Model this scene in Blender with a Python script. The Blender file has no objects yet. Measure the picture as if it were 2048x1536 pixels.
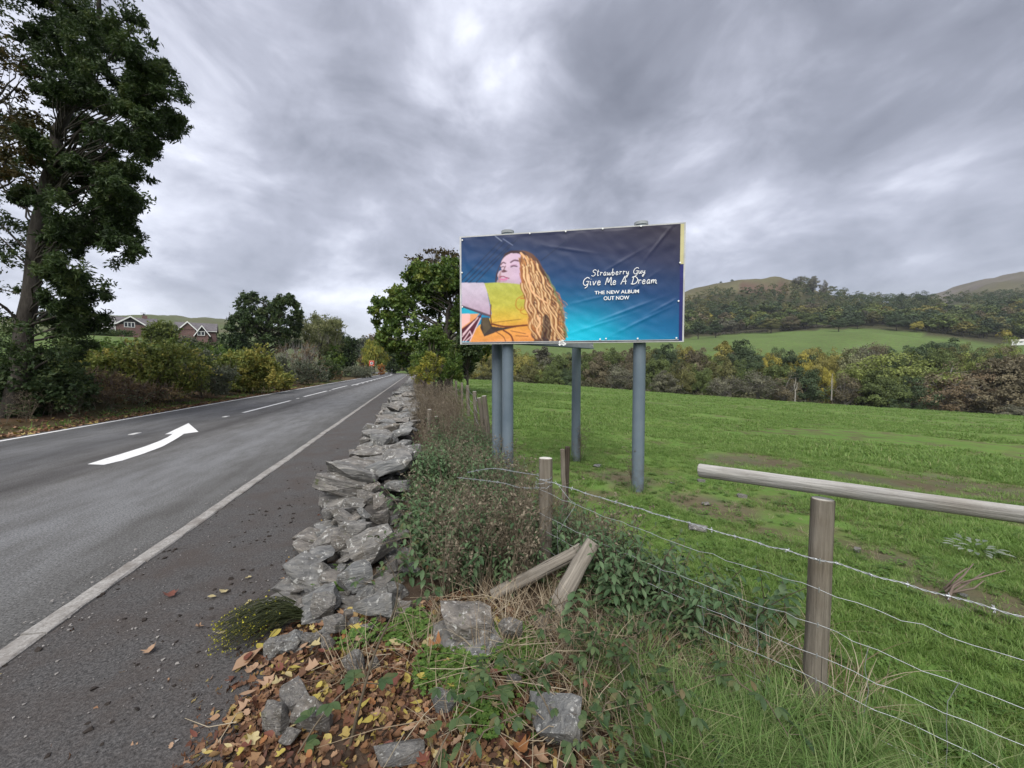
import bpy, bmesh, math, random
import numpy as np
from mathutils import Vector, Matrix, Euler, noise as mnoise

R = math.radians
rng = np.random.default_rng(11)
random.seed(11)
SC = bpy.context.scene
COL = SC.collection

# ------------------------------------------------------------------ camera
CAM_H, YAW, PITCH, FPX = 1.65, 13.9, 2.3, 770.0
cam_data = bpy.data.cameras.new('camera')
cam = bpy.data.objects.new('camera', cam_data)
COL.objects.link(cam)
cam.location = (0, 0, CAM_H)
cam.rotation_euler = (R(90 - PITCH), 0, R(-YAW))
cam_data.sensor_width = 36
cam_data.lens = 36 * FPX / 2048
cam_data.clip_start = 0.05
cam_data.clip_end = 9000
SC.camera = cam
CM = cam.rotation_euler.to_matrix()
C_RIGHT, C_UP, C_FWD = np.array(CM.col[0]), np.array(CM.col[1]), -np.array(CM.col[2])
C_POS = np.array(cam.location)


def P(u, v, d):
    """world point seen at photograph position (u, v), d metres away along the view axis"""
    return C_POS + d * (C_FWD + C_RIGHT * ((u - 1024) / FPX) + C_UP * ((768 - v) / FPX))


def G(u, v, z=0.0):
    """world point at height z seen at photograph position (u, v)"""
    dr = C_FWD + C_RIGHT * ((u - 1024) / FPX) + C_UP * ((768 - v) / FPX)
    return C_POS + dr * ((z - CAM_H) / dr[2])


def proj(X, Y, Z):
    dx, dy, dz = X - C_POS[0], Y - C_POS[1], Z - C_POS[2]
    dd = dx * C_FWD[0] + dy * C_FWD[1] + dz * C_FWD[2]
    dd = np.where(dd < 0.05, 0.05, dd)
    u = 1024 + FPX * (dx * C_RIGHT[0] + dy * C_RIGHT[1] + dz * C_RIGHT[2]) / dd
    v = 768 - FPX * (dx * C_UP[0] + dy * C_UP[1] + dz * C_UP[2]) / dd
    return u, v, dd


# ------------------------------------------------------------------ node helper
class NT:
    def __init__(self, tree):
        self.t = tree

    def n(self, typ, ins=None, **props):
        nd = self.t.nodes.new(typ)
        for k, v in props.items():
            setattr(nd, k, v)
        for k, v in (ins or {}).items():
            sock = nd.inputs[k]
            if isinstance(v, bpy.types.NodeSocket):
                self.t.links.new(v, sock)
            else:
                sock.default_value = v
        return nd

    def math(self, op, a, b=0.0, clamp=False):
        nd = self.n('ShaderNodeMath', {0: a, 1: b}, operation=op)
        nd.use_clamp = clamp
        return nd.outputs[0]

    def vmath(self, op, a, b=(0, 0, 0)):
        nd = self.n('ShaderNodeVectorMath', {0: a, 1: b}, operation=op)
        return nd.outputs['Value'] if op in ('DOT_PRODUCT', 'LENGTH') else nd.outputs[0]

    def noise(self, vec, scale, detail=5, rough=0.55, dist=0.0):
        ins = {'Scale': scale, 'Detail': detail, 'Roughness': rough, 'Distortion': dist}
        if vec is not None:
            ins['Vector'] = vec
        return self.n('ShaderNodeTexNoise', ins).outputs[0]

    def ramp(self, fac, stops, interp='LINEAR'):
        nd = self.n('ShaderNodeValToRGB', {0: fac})
        cr = nd.color_ramp
        cr.interpolation = interp
        while len(cr.elements) < len(stops):
            cr.elements.new(0.5)
        for e, (p, c) in zip(cr.elements, stops):
            e.position = p
            e.color = (*c, 1) if len(c) == 3 else c
        return nd.outputs[0]

    def fit(self, fac, a, b, c, d):
        return self.n('ShaderNodeMapRange', {0: fac, 1: a, 2: b, 3: c, 4: d}).outputs[0]

    def mix(self, fac, a, b, mode='MIX'):
        nd = self.n('ShaderNodeMix', None, data_type='RGBA', blend_type=mode)
        for sock, v in ((nd.inputs[0], fac), (nd.inputs[6], a), (nd.inputs[7], b)):
            if isinstance(v, bpy.types.NodeSocket):
                self.t.links.new(v, sock)
            else:
                sock.default_value = (*v, 1) if isinstance(v, tuple) and len(v) == 3 else v
        return nd.outputs[2]


# ------------------------------------------------------------------ sky
SUN_EL, SUN_AZ = 52.0, 205.0          # azimuth measured clockwise from the road direction
world = bpy.data.worlds.new('World')
SC.world = world
world.use_nodes = True
wt = world.node_tree
wt.nodes.clear()
W = NT(wt)
dirn = W.n('ShaderNodeTexCoord').outputs['Generated']
sep = W.n('ShaderNodeSeparateXYZ', {0: dirn})
up = W.math('MAXIMUM', sep.outputs[2], 0.0)
den = W.math('ADD', up, 0.30)
flat = W.n('ShaderNodeCombineXYZ', {0: W.math('DIVIDE', sep.outputs[0], den),
                                    1: W.math('DIVIDE', sep.outputs[1], den), 2: 0.0}).outputs[0]
# cloud deck seen from below: rotate so streaks run down the valley, stretch along the wind
rot = W.n('ShaderNodeMapping', {0: flat, 'Rotation': (0, 0, R(6)), 'Scale': (1.0, 0.62, 1)}).outputs[0]
big = W.noise(rot, 0.95, 3, 0.5, 0.35)
mid = W.noise(rot, 2.3, 6, 0.52, 0.5)
fine = W.noise(rot, 6.5, 7, 0.6, 0.3)
lump = W.n('ShaderNodeMapping', {0: dirn, 'Scale': (2.3, 2.3, 4.2), 'Location': (3.1, 1.7, .4)}).outputs[0]
lumps = W.noise(lump, 1.7, 8, 0.56, 0.35)
den_c = W.math('ADD', W.math('ADD', W.math('MULTIPLY', big, 0.26), W.math('MULTIPLY', lumps, 0.52)),
               W.math('ADD', W.math('MULTIPLY', mid, 0.17), W.math('MULTIPLY', fine, 0.11)))


def skydir(u, v):
    d = C_FWD + C_RIGHT * ((u - 1024) / FPX) + C_UP * ((768 - v) / FPX)
    return tuple(d / np.linalg.norm(d))


# the thin and the thick places of the cloud layer
for (u_, v_, wid, amp) in ((930, 50, 0.014, .16), (470, 265, 0.009, .10), (1495, 430, 0.008, .10), (1820, 335, 0.006, .11),
                           (980, 345, 0.004, .06), (1570, 60, .012, .05), (250, 560, .02, .02), (700, 620, 0.020, .03), (60, 60, 0.03, .02), (330, 90, 0.02, -.03),
                           (1480, 220, 0.05, -.08), (760, 190, 0.02, -.09), (1930, 90, 0.05, -.10), (1100, 150, 0.02, -.07),
                           (600, 330, 0.012, -.05), (1700, 330, 0.006, -.07), (330, 470, 0.012, -.03), (1250, 380, 0.015, -.03)):
    dt = W.vmath('DOT_PRODUCT', dirn, skydir(u_, v_))
    g = W.math('EXPONENT', W.math('MULTIPLY', W.math('SUBTRACT', 1.0, dt), -1.0 / wid))
    den_c = W.math('ADD', den_c, W.math('MULTIPLY', g, amp))
cloud = W.ramp(den_c, [(0.27, (0.90, 0.95, 1.16)), (0.40, (1.38, 1.45, 1.74)), (0.50, (2.12, 2.20, 2.60)), (0.59, (3.3, 3.40, 3.90)), (0.72, (5.4, 5.5, 5.9))])
# the ramp clips at 1 per channel only on screen, values above 1 are kept
low = W.fit(sep.outputs[2], 0.0, 0.16, 1.0, 0.0)
cloud = W.mix(W.math('MULTIPLY', low, 0.65), cloud, (3.9, 4.0, 4.4))
sky = W.n('ShaderNodeTexSky', None, sky_type='NISHITA', sun_disc=False)
sky.sun_elevation = R(SUN_EL)
sky.sun_rotation = R(SUN_AZ)
col = W.mix(0.94, sky.outputs[0], cloud)
bg = W.n('ShaderNodeBackground', {0: col, 1: 0.092})
W.n('ShaderNodeOutputWorld', {0: bg.outputs[0]})

sun_d = bpy.data.lights.new('sun', 'SUN')
sun_d.energy = 1.5
sun_d.angle = R(50)
sun_d.color = (1.0, 0.97, 0.92)
sun = bpy.data.objects.new('sun', sun_d)
COL.objects.link(sun)
sv = Vector((math.sin(R(SUN_AZ)) * math.cos(R(SUN_EL)), math.cos(R(SUN_AZ)) * math.cos(R(SUN_EL)), math.sin(R(SUN_EL))))
sun.rotation_euler = sv.to_track_quat('Z', 'Y').to_euler()
sun.location = (20, 20, 60)

SC.view_settings.view_transform = 'Standard'
SC.view_settings.look = 'None'
SC.view_settings.exposure = 1.5
SC.view_settings.gamma = 1
SC.view_settings.use_curve_mapping = False
SC.render.engine = 'CYCLES'
SC.cycles.use_denoising = True
SC.cycles.max_bounces = 6
SC.cycles.diffuse_bounces = 3
SC.cycles.glossy_bounces = 2
SC.cycles.transmission_bounces = 3
SC.cycles.caustics_reflective = False
SC.cycles.caustics_refractive = False


# ------------------------------------------------------------------ object helpers
def tag(o, label=None, cat=None, group=None, kind=None):
    if label: o['label'] = label
    if cat: o['category'] = cat
    if group: o['group'] = group
    if kind: o['kind'] = kind
    return o


def empty(name, loc=(0, 0, 0), rz=0.0):
    o = bpy.data.objects.new(name, None)
    o.empty_display_size = 0.2
    COL.objects.link(o)
    o.location = tuple(float(x) for x in loc)
    o.rotation_euler = (0, 0, rz)
    return o


class MB:
    """collects vertices, faces and a per-vertex 'tint' and makes one mesh of them"""

    def __init__(self):
        self.v, self.f, self.t, self.m, self.n = [], [], [], [], 0

    def add(self, verts, faces, tint=0.5, mat=0):
        verts = np.asarray(verts, float).reshape(-1, 3)
        faces = np.asarray(faces, np.int64)
        self.v.append(verts)
        self.t.append(np.broadcast_to(np.asarray(tint, float), (len(verts),)).copy())
        self.f.append(faces + self.n)
        self.m.append(np.full(len(faces), mat, np.int32))
        self.n += len(verts)
        return self

    def box(self, c, s, rot=None, tint=0.5, mat=0):
        p = np.array([(x, y, z) for z in (-.5, .5) for y in (-.5, .5) for x in (-.5, .5)]) * np.asarray(s, float)
        if rot is not None:
            p = p @ np.array(rot).T
        return self.add(p + np.asarray(c, float), [(0, 2, 3, 1), (4, 5, 7, 6), (0, 1, 5, 4), (2, 6, 7, 3), (0, 4, 6, 2), (1, 3, 7, 5)], tint, mat)

    def tube(self, path, rad, n=8, cap=True, tint=0.5, mat=0, wob=0.0):
        path = np.asarray(path, float)
        k = len(path)
        rad = np.broadcast_to(np.asarray(rad, float), (k,))
        tan = np.gradient(path, axis=0)
        tan /= np.linalg.norm(tan, axis=1, keepdims=True) + 1e-9
        ref = np.array([0, 0, 1.0]) if abs(tan[:, 2]).mean() < 0.8 else np.array([1.0, 0, 0])
        a = np.cross(tan, ref); a /= np.linalg.norm(a, axis=1, keepdims=True) + 1e-9
        b = np.cross(tan, a)
        th = np.linspace(0, 2 * np.pi, n, endpoint=False)
        rr = rad[:, None] * (1 + wob * rng.uniform(-1, 1, (k, n)))
        ring = path[:, None, :] + rr[..., None] * (np.cos(th)[None, :, None] * a[:, None, :] + np.sin(th)[None, :, None] * b[:, None, :])
        v = ring.reshape(-1, 3)
        i = np.arange(k - 1)[:, None] * n
        j = np.arange(n)[None, :]
        j2 = (j + 1) % n
        q = np.stack([i + j, i + j2, i + n + j2, i + n + j], -1).reshape(-1, 4)
        self.add(v, q, tint, mat)
        if cap:
            for ends, rev in ((0, True), ((k - 1) * n, False)):
                idx = np.arange(n) + ends
                c = v[idx].mean(0)
                vv = np.vstack([v[idx], c])
                f = [(x, (x + 1) % n, n) for x in range(n)]
                if rev: f = [(b_, a_, c_) for a_, b_, c_ in f]
                self.add(vv, np.array(f), tint, mat)
        return self

    def mesh(self, name, mats, smooth=True):
        me = bpy.data.meshes.new(name)
        if not self.v:
            return me
        v = np.vstack(self.v)
        loops = np.concatenate([f.ravel() for f in self.f]).astype(np.int32)
        tot = np.concatenate([np.full(len(f), f.shape[1], np.int32) for f in self.f])
        start = np.concatenate([[0], np.cumsum(tot)[:-1]]).astype(np.int32)
        me.vertices.add(len(v)); me.vertices.foreach_set('co', v.astype(np.float32).ravel())
        me.loops.add(len(loops)); me.loops.foreach_set('vertex_index', loops)
        me.polygons.add(len(tot)); me.polygons.foreach_set('loop_start', start)
        try:
            me.polygons.foreach_set('loop_total', tot)
        except Exception:
            pass
        me.polygons.foreach_set('material_index', np.concatenate(self.m))
        for m in (mats if isinstance(mats, (list, tuple)) else [mats]):
            me.materials.append(m)
        me.update(calc_edges=True)
        me.polygons.foreach_set('use_smooth', np.full(len(tot), smooth, bool))
        at = me.attributes.new('tint', 'FLOAT', 'POINT')
        at.data.foreach_set('value', np.concatenate(self.t).astype(np.float32))
        me.validate()
        return me

    def build(self, name, mats, parent=None, smooth=True, loc=None):
        o = bpy.data.objects.new(name, self.mesh(name, mats, smooth))
        COL.objects.link(o)
        if parent is not None: o.parent = parent
        if loc is not None: o.location = tuple(float(x) for x in loc)
        return o


def link_mesh(name, me, parent=None, loc=(0, 0, 0), rot=(0, 0, 0), scale=(1, 1, 1)):
    o = bpy.data.objects.new(name, me)
    COL.objects.link(o)
    if parent is not None: o.parent = parent
    o.location = tuple(float(x) for x in loc); o.rotation_euler = tuple(float(x) for x in rot)
    o.scale = tuple(float(x) for x in scale) if hasattr(scale, '__len__') else (scale,) * 3
    return o


def sstep(a, b, x):
    t = np.clip((np.asarray(x, float) - a) / (b - a), 0, 1)
    return t * t * (3 - 2 * t)


# ------------------------------------------------------------------ materials
def new_mat(name):
    m = bpy.data.materials.new(name)
    m.use_nodes = True
    m.node_tree.nodes.clear()
    return m, NT(m.node_tree)


def finish(t, base, rough=0.8, bump=None, bstr=0.3, bdist=0.02, metal=0.0, spec=0.3, extra=None):
    ins = {'Base Color': base, 'Roughness': rough, 'Metallic': metal, 'Specular IOR Level': spec}
    if isinstance(base, tuple) and len(base) == 3: ins['Base Color'] = (*base, 1)
    if bump is not None:
        ins['Normal'] = t.n('ShaderNodeBump', {'Strength': bstr, 'Distance': bdist, 'Height': bump}).outputs[0]
    b = t.n('ShaderNodeBsdfPrincipled', ins)
    t.n('ShaderNodeOutputMaterial', {0: b.outputs[0]})
    return b


def plain(name, c, rough=0.6, metal=0.0, var=0.12, scale=6.0, bump=0.0):
    m, t = new_mat(name)
    co = t.n('ShaderNodeTexCoord').outputs['Object']
    nz = t.noise(co, scale, 6)
    c2 = tuple(x * (1 - var) for x in c); c3 = tuple(min(1, x * (1 + var)) for x in c)
    finish(t, t.ramp(nz, [(0.3, c2), (0.7, c3)]), rough, nz if bump else None, bump, metal=metal)
    return m


def leaf_mat(name, cols, trans=0.3, rough=0.55, patch=0.0, pscale=1.2, objcol=False):
    """leaf colour runs along cols with each leaf's own tint; patch shifts whole sprays"""
    m, t = new_mat(name)
    ti = t.n('ShaderNodeAttribute', None, attribute_name='tint').outputs['Fac']
    if patch:
        co = t.n('ShaderNodeTexCoord').outputs['Object']
        ti = t.math('ADD', ti, t.math('MULTIPLY', t.math('SUBTRACT', t.noise(co, pscale, 2), 0.5), patch), True)
    k = len(cols) - 1
    c = t.ramp(ti, [(i / k, x) for i, x in enumerate(cols)])
    if objcol:
        c = t.mix(1.0, c, t.n('ShaderNodeObjectInfo').outputs['Color'], 'MULTIPLY')
    d = t.n('ShaderNodeBsdfPrincipled', {'Base Color': c, 'Roughness': rough, 'Specular IOR Level': 0.25})
    tr = t.n('ShaderNodeBsdfTranslucent', {0: c})
    mx = t.n('ShaderNodeMixShader', {0: trans, 1: d.outputs[0], 2: tr.outputs[0]})
    t.n('ShaderNodeOutputMaterial', {0: mx.outputs[0]})
    return m
# ------------------------------------------------------------------ terrain
def az_of(u): return math.degrees(math.atan((u - 1024) / FPX)) + YAW     # bearing from the road direction


# one column per bearing: (axis depth, photo v or None, z) nodes
E = lambda d, v: (d, 1.65 - d * (v - 737) / FPX)
cols = {
    -500: [(14, .25), (40, 5.0), (85, 10.5), E(400, 650), E(900, 632), (1500, 60)],
    0:   [(13, .25), (40, 4.2), (85, 9.6), E(400, 655), E(900, 636), (1500, 60)],
    190: [(14, .25), (40, 3.4), (80, 8.6), (95, 9.6), E(420, 652), E(900, 634), (1500, 60)],
    290: [(17, .25), (45, 3.4), (80, 8.2), (95, 9.0), E(420, 655), E(900, 639), (1500, 60)],
    350: [(20, .25), (50, 2.8), (80, 6.8), (95, 7.6), E(420, 660), E(900, 632), (1500, 60)],
    400: [(22, .25), (50, 2.2), (80, 5.6), (95, 6.6), E(420, 665), E(900, 636), (1500, 60)],
    480: [(28, .25), (55, 1.2), (90, 4.0), E(420, 672), E(900, 639), (1500, 60)],
    560: [(36, .2), (60, .6), (120, 3.0), E(420, 690), E(900, 655), (1500, 60)],
    680: [(60, .1), (90, .3), (160, 1.5), E(420, 715), E(900, 672), (1500, 50)],
    750: [(80, 0), (170, 1.0), E(300, 720), E(520, 664), (900, 30)],
    833: [(80, 0), (170, 0.0), E(300, 722), E(560, 676), (900, 40)],
    930: [(2.6, 0), E(75, 757), (125, -7), E(280, 716), E(420, 690), E(700, 655), (1200, 60)],
    1150: [(2.6, 0), E(74, 771), (125, -10), E(270, 708), E(400, 680), E(700, 612), (1200, 80)],
    1370: [(2.6, 0), E(69, 788), (115, -12), E(260, 699), E(380, 676), E(520, 640), E(700, 582), (1200, 110)],
    1480: [(2.6, 0), E(65, 795), (110, -12), E(260, 700), E(390, 668), E(520, 630), E(700, 551), (1200, 110)],
    1570: [(2.6, 0), E(62, 801), (105, -13), E(255, 702), E(390, 662), E(520, 626), E(690, 559), (1200, 100)],
    1640: [(2.6, 0), E(59, 806), (100, -13), E(250, 704), E(385, 660), E(520, 628), E(680, 574), (1000, 60), E(1500, 640)],
    1750: [(2.6, 0), E(55, 813), (95, -13), E(240, 706), E(370, 657), E(520, 632), E(650, 598), (850, 70), E(1400, 608)],
    1850: [(2.6, 0), E(51, 819), (90, -13), E(230, 706), E(350, 668), E(500, 634), E(640, 610), (800, 90), E(1300, 586), (1900, 120)],
    1950: [(2.6, 0), E(48, 826), (85, -13), E(220, 706), E(320, 682), E(480, 636), E(640, 606), E(1300, 558), (1900, 150)],
    2048: [(2.6, 0), E(45, 832), (80, -13), E(200, 706), E(300, 690), E(460, 640), E(640, 600), E(1250, 536), (1900, 200)],
    2500: [(2.2, 0), E(34, 856), (60, -13), E(150, 706), E(240, 690), E(380, 640), E(520, 600), E(1000, 500), (1500, 240)],
}
RG = np.exp(np.linspace(math.log(0.4), math.log(3200), 230))
AZ = np.arange(-180, 180.01, 0.5)
ck = sorted(cols)
tab = []
for u in ck:
    c_ = math.cos(R(az_of(u) - YAW))
    nd = cols[u]
    rr = [0.0] + [d / c_ for d, _ in nd] + [3300 / c_]
    zz = [0.0] + [z for _, z in nd] + [nd[-1][1]]
    tab.append(np.interp(RG, rr, zz))
tab = np.array(tab)
cz = np.array([az_of(u) for u in ck])
back = np.interp(RG, [0, 8, 60, 400, 3200], [0, 0, 1, 25, 40])[None, :]
czx = np.concatenate([[-180, -120], cz, [120, 180]])
tabx = np.vstack([back, 0.5 * back + 0.5 * tab[:1], tab, 0.5 * back + 0.5 * tab[-1:], back])
HT = np.empty((len(AZ), len(RG)))
for j in range(len(RG)):
    HT[:, j] = np.interp(AZ, czx, tabx[:, j])
ker = np.array([1, 2, 3, 2, 1.]) / 9
for ax in (0, 1):                                    # round the breaks of slope, not the brow of the field
    S_ = sum(w * np.roll(HT, k - 2, ax) for k, w in enumerate(ker))
    if ax == 1: S_[:, :3] = HT[:, :3]; S_[:, -3:] = HT[:, -3:]
    HT = S_


def road_x(Y):
    """shift of the road to the left beyond the bend"""
    Y = np.asarray(Y, float)
    return -0.0017 * np.maximum(0, Y - 92) ** 2


def vnoise(X, Y, f, seed=0.0):
    """cheap smooth value noise"""
    x, y = np.asarray(X, float) * f + seed * 13.7, np.asarray(Y, float) * f + seed * 7.3
    xi, yi = np.floor(x), np.floor(y)
    fx, fy = x - xi, y - yi
    fx, fy = fx * fx * (3 - 2 * fx), fy * fy * (3 - 2 * fy)
    h = lambda a, b: np.modf(np.abs(np.sin(a * 127.1 + b * 311.7 + seed) * 43758.5453))[0]
    return (h(xi, yi) * (1 - fx) + h(xi + 1, yi) * fx) * (1 - fy) + (h(xi, yi + 1) * (1 - fx) + h(xi + 1, yi + 1) * fx) * fy


def H(X, Y):
    X, Y = np.asarray(X, float), np.asarray(Y, float)
    r = np.hypot(X, Y)
    az = np.degrees(np.arctan2(X, Y))
    fj = np.clip((np.log(np.maximum(r, .4)) - math.log(.4)) / (math.log(3200) - math.log(.4)) * (len(RG) - 1), 0, len(RG) - 1.001)
    fi = np.clip((az + 180) / 0.5, 0, len(AZ) - 1.001)
    i, j = fi.astype(int), fj.astype(int)
    a, b = fi - i, fj - j
    z = (HT[i, j] * (1 - a) + HT[i + 1, j] * a) * (1 - b) + (HT[i, j + 1] * (1 - a) + HT[i + 1, j + 1] * a) * b
    # lumps in the pasture, bigger on the hill
    z = z + (vnoise(X, Y, .9, 1) - .5) * .07 * sstep(2.5, 6, X) * sstep(80, 30, r) + (vnoise(X, Y, .02, 4) - .5) * 9 * sstep(250, 500, r) + (vnoise(X, Y, .006, 5) - .5) * 20 * sstep(500, 900, r) + ((vnoise(X, Y, .022, 14) - .5) * 13 + (vnoise(X, Y, .06, 15) - .5) * 6) * sstep(480, 900, r)
    xr = X - road_x(Y)
    flat = sstep(-13.5, -9.9, xr) * (1 - sstep(-0.3, 2.6, xr)) * sstep(-60, -30, Y) * (1 - sstep(190, 230, Y))
    low = -0.03 + 0.12 * sstep(-1.1, -0.5, xr) * (1 - sstep(.8, 2.0, xr)) * (vnoise(X, Y, 1.7, 2) * .8 + .3) + .22 * sstep(-9.6, -12.0, xr) + .03 * vnoise(X, Y, 2.0, 8) * sstep(-.9, -.3, xr)
    return z * (1 - flat) + low * flat


RR, AA = np.meshgrid(RG, R(1) * AZ[:-1])
X0, Y0 = RR * np.sin(AA), RR * np.cos(AA)
Z0 = H(X0, Y0)
na, nr = X0.shape
vv = np.stack([X0, Y0, Z0], -1).reshape(-1, 3)
ii = np.arange(na)[:, None]; jj = np.arange(nr - 1)[None, :]
i2 = (ii + 1) % na
ff = np.stack([ii * nr + jj, ii * nr + jj + 1, i2 * nr + jj + 1, i2 * nr + jj], -1).reshape(-1, 4)
g = MB().add(vv, ff)
cen = len(vv)
g.add(np.vstack([vv[np.arange(na) * nr], [[0, 0, float(H(0.0, 0.01))]]]), np.array([(k, (k + 1) % na, na) for k in range(na)])[:, ::-1] * 1)

WORN = []
for u_, v_, w_, h_ in ((1990, 955, 150, 30), (1800, 948, 70, 14), (1500, 905, 130, 14), (1420, 1010, 90, 30), (1930, 1215, 100, 40), (1780, 1120, 70, 25), (1720, 935, 60, 12), (1250, 960, 70, 22)):
    c__ = G(u_, v_, -.1); e__ = G(u_ + w_, v_, -.1); f__ = G(u_, v_ - h_, -.1)
    WORN.append((c__[0], c__[1], np.hypot(*(e__ - c__)[:2]), np.hypot(*(f__ - c__)[:2])))
# what covers the ground: pasture, scrub, bracken moor, rock, leaf litter
UU, VV, DD = proj(X0, Y0, Z0)
cov = np.empty(X0.shape + (3,))
pasture = np.array([.120, .205, .048]); meadow = np.array([.098, .165, .044]); moor = np.array([.100, .100, .055])
rust = np.array([.098, .066, .050]); rock = np.array([.15, .135, .13]); wood = np.array([.040, .046, .022]); soil = np.array([.075, .055, .042])
litterc = np.array([.105, .062, .040]); ban = np.array([.075, .085, .035])
nz1 = vnoise(X0, Y0, .35, 3)[..., None]; nz2 = vnoise(X0, Y0, .012, 6)[..., None]; nz3 = vnoise(X0, Y0, .05, 9)[..., None]
cov[:] = pasture * (.85 + .3 * nz1)
far = sstep(95, 140, RR)[..., None]
cov = cov * (1 - far) + (wood * (.8 + .5 * nz3)) * far
hill = DD
right = (AA > R(az_of(900))) & (AA < R(120))
leftm = (AA < R(az_of(880))) & (AA > -R(120))
md = right & (RR > 200) & (VV > np.interp(UU, [900, 1370, 1480, 1640, 1750, 1850, 1950, 2048], [690, 677, 667, 660, 656, 668, 682, 692])) & (DD < 500)
cov[md] = (meadow * (.85 + .3 * nz3))[md]
up2 = right & (DD > 330) & (DD < 720) & (UU > 1500) & (UU < 1660) & (VV > 632) & (VV < 650)
up3 = right & (DD > 330) & (DD < 760) & (UU > 1860) & (UU < 1990) & (VV > 610) & (VV < 628)
cov[up2 | up3] = (meadow * np.array([1.15, 1.0, 1.1]))
top = right & (DD > 480) & (VV < np.interp(UU, [1370, 1420, 1480, 1560, 1640], [605, 590, 586, 592, 585])) & (DD < 950)
cov[top] = (moor * (.65 + .5 * nz3 + .3 * vnoise(X0, Y0, .11, 31)[..., None]))[top]
rs = right & (DD > 480) & (UU > 1475) & (UU < 1580) & (VV > 568) & (VV < 586) & (DD < 950)
cov[rs] = (rust * (.8 + .4 * nz3))[rs]
rk = right & (DD > 900)
cov[rk] = ((rock * nz3 + moor * (1 - nz3)) * (.8 + .4 * nz2))[rk]
lf = leftm & (RR > 18)
cov[lf] = (meadow * (.8 + .4 * nz1))[lf]
lf2 = leftm & (RR > 180)
cov[lf2] = ((moor * nz2 + meadow * .8 * (1 - nz2)))[lf2]
XR = X0 - road_x(Y0)
lv = sstep(-14, -12.6, XR) * (1 - sstep(-9.3, -9.0, XR)) * (np.abs(Y0) < 200)
lv = lv[..., None]
cov = cov * (1 - lv) + (litterc * nz1 + ban * (1 - nz1)) * lv
worn = np.zeros(X0.shape)
for wx, wy, wrx, wry in WORN:
    worn = np.maximum(worn, 1 - sstep(.5, 1.15, np.hypot((X0 - wx) / wrx, (Y0 - wy) / wry) + .5 * (vnoise(X0, Y0, 3.0, 17) - .5)))
cov = cov * (1 - .8 * worn[..., None]) + (np.array([.135, .108, .085]) * (.7 + .6 * nz1)) * .8 * worn[..., None]
nv = (sstep(-1.6, -.9, X0) * (1 - sstep(1.1, 2.2, X0 - .25 * vnoise(X0, Y0, 1.2, 7))) * (Y0 > -4) * (Y0 < 60))[..., None]
cov = cov * (1 - nv) + (soil * (.75 + .5 * nz1)) * nv

m_ground, t = new_mat('ground')
ca = t.n('ShaderNodeAttribute', None, attribute_name='cover').outputs['Color']
co = t.n('ShaderNodeTexCoord').outputs['Object']
n1 = t.noise(co, 7.0, 8, .65); n2 = t.noise(co, 0.28, 6, .6); n3 = t.noise(co, 1.6, 6, .6)
c_ = t.mix(t.fit(n3, .40, .68, 0.0, .55), ca, t.mix(1.0, ca, (1.6, 1.2, 1.1), 'MULTIPLY'))
c_ = t.mix(t.math('MULTIPLY', t.fit(n3, .46, .60, 0.0, .95), t.fit(t.noise(co, .5, 5, .6), .36, .54, 0, 1)), c_, t.mix(.8, ca, (.12, .088, .062)))
c_ = t.mix(t.fit(n2, .38, .66, 0.0, .5), c_, t.mix(1.0, c_, (.62, .66, .6), 'MULTIPLY'))
c_ = t.mix(t.fit(n1, .35, .7, 0.0, .6), c_, t.mix(1.0, c_, (.68, .72, .66), 'MULTIPLY'))
finish(t, c_, .95, n1, .6, .06, spec=.1)
ground = g.build('ground', m_ground)
ca_ = ground.data.attributes.new('cover', 'FLOAT_COLOR', 'POINT')
cc = np.ones((len(ground.data.vertices), 4), np.float32)
cc[:cen, :3] = cov.reshape(-1, 3)
cc[cen:, :3] = soil
ca_.data.foreach_set('color', cc.ravel())
tag(ground, kind='structure', label='green sloping pasture running down to the wooded valley and up the far hills')

# ------------------------------------------------------------------ road and pavement
YS = np.concatenate([np.arange(-8, 92, 2.0), np.arange(92, 215, 2.5)])


def ribbon(xs, z, y=YS, name='strip', mat=None, parent=None, zedge=None):
    """a sheet following the road between the offsets xs (metres right of the camera line)"""
    b = MB()
    xs = np.asarray(xs, float); k = len(xs)
    sh = road_x(y)
    v = np.stack([np.add.outer(sh, xs), np.broadcast_to(y[:, None], (len(y), k)), np.full((len(y), k), z)], -1)
    if zedge is not None: v[:, :, 2] += np.asarray(zedge)[None, :]
    i = np.arange(len(y) - 1)[:, None] * k; j = np.arange(k - 1)[None, :]
    f = np.stack([i + j, i + j + 1, i + k + j + 1, i + k + j], -1).reshape(-1, 4)
    b.add(v.reshape(-1, 3), f)
    return b.build(name, mat, parent)


KX, LX, CX = -2.37, -9.2, -6.05
m_road, t = new_mat('road_asphalt')
co = t.n('ShaderNodeTexCoord').outputs['Object']
sx = t.n('ShaderNodeSeparateXYZ', {0: co})
stretch = t.n('ShaderNodeMapping', {0: co, 'Scale': (1, .28, 1)}).outputs[0]
wob = t.noise(t.n('ShaderNodeMapping', {0: co, 'Scale': (.6, .25, 1)}).outputs[0], 1.0, 4)
xx = t.math('ADD', sx.outputs[0], t.math('MULTIPLY', t.math('SUBTRACT', wob, .5), .7))
band = t.ramp(t.fit(xx, -9.3, -2.3, 0, 1), [(0.0, (.105, .105, .107)), (.10, (.088, .089, .091)), (.22, (.128, .129, .131)), (.36, (.086, .086, .088)), (.47, (.102, .100, .098)),
                                           (.56, (.068, .065, .063)), (.62, (.125, .123, .120)), (.72, (.145, .146, .147)), (.84, (.155, .157, .158)), (.93, (.118, .117, .114)), (1.0, (.088, .086, .082))])
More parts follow.
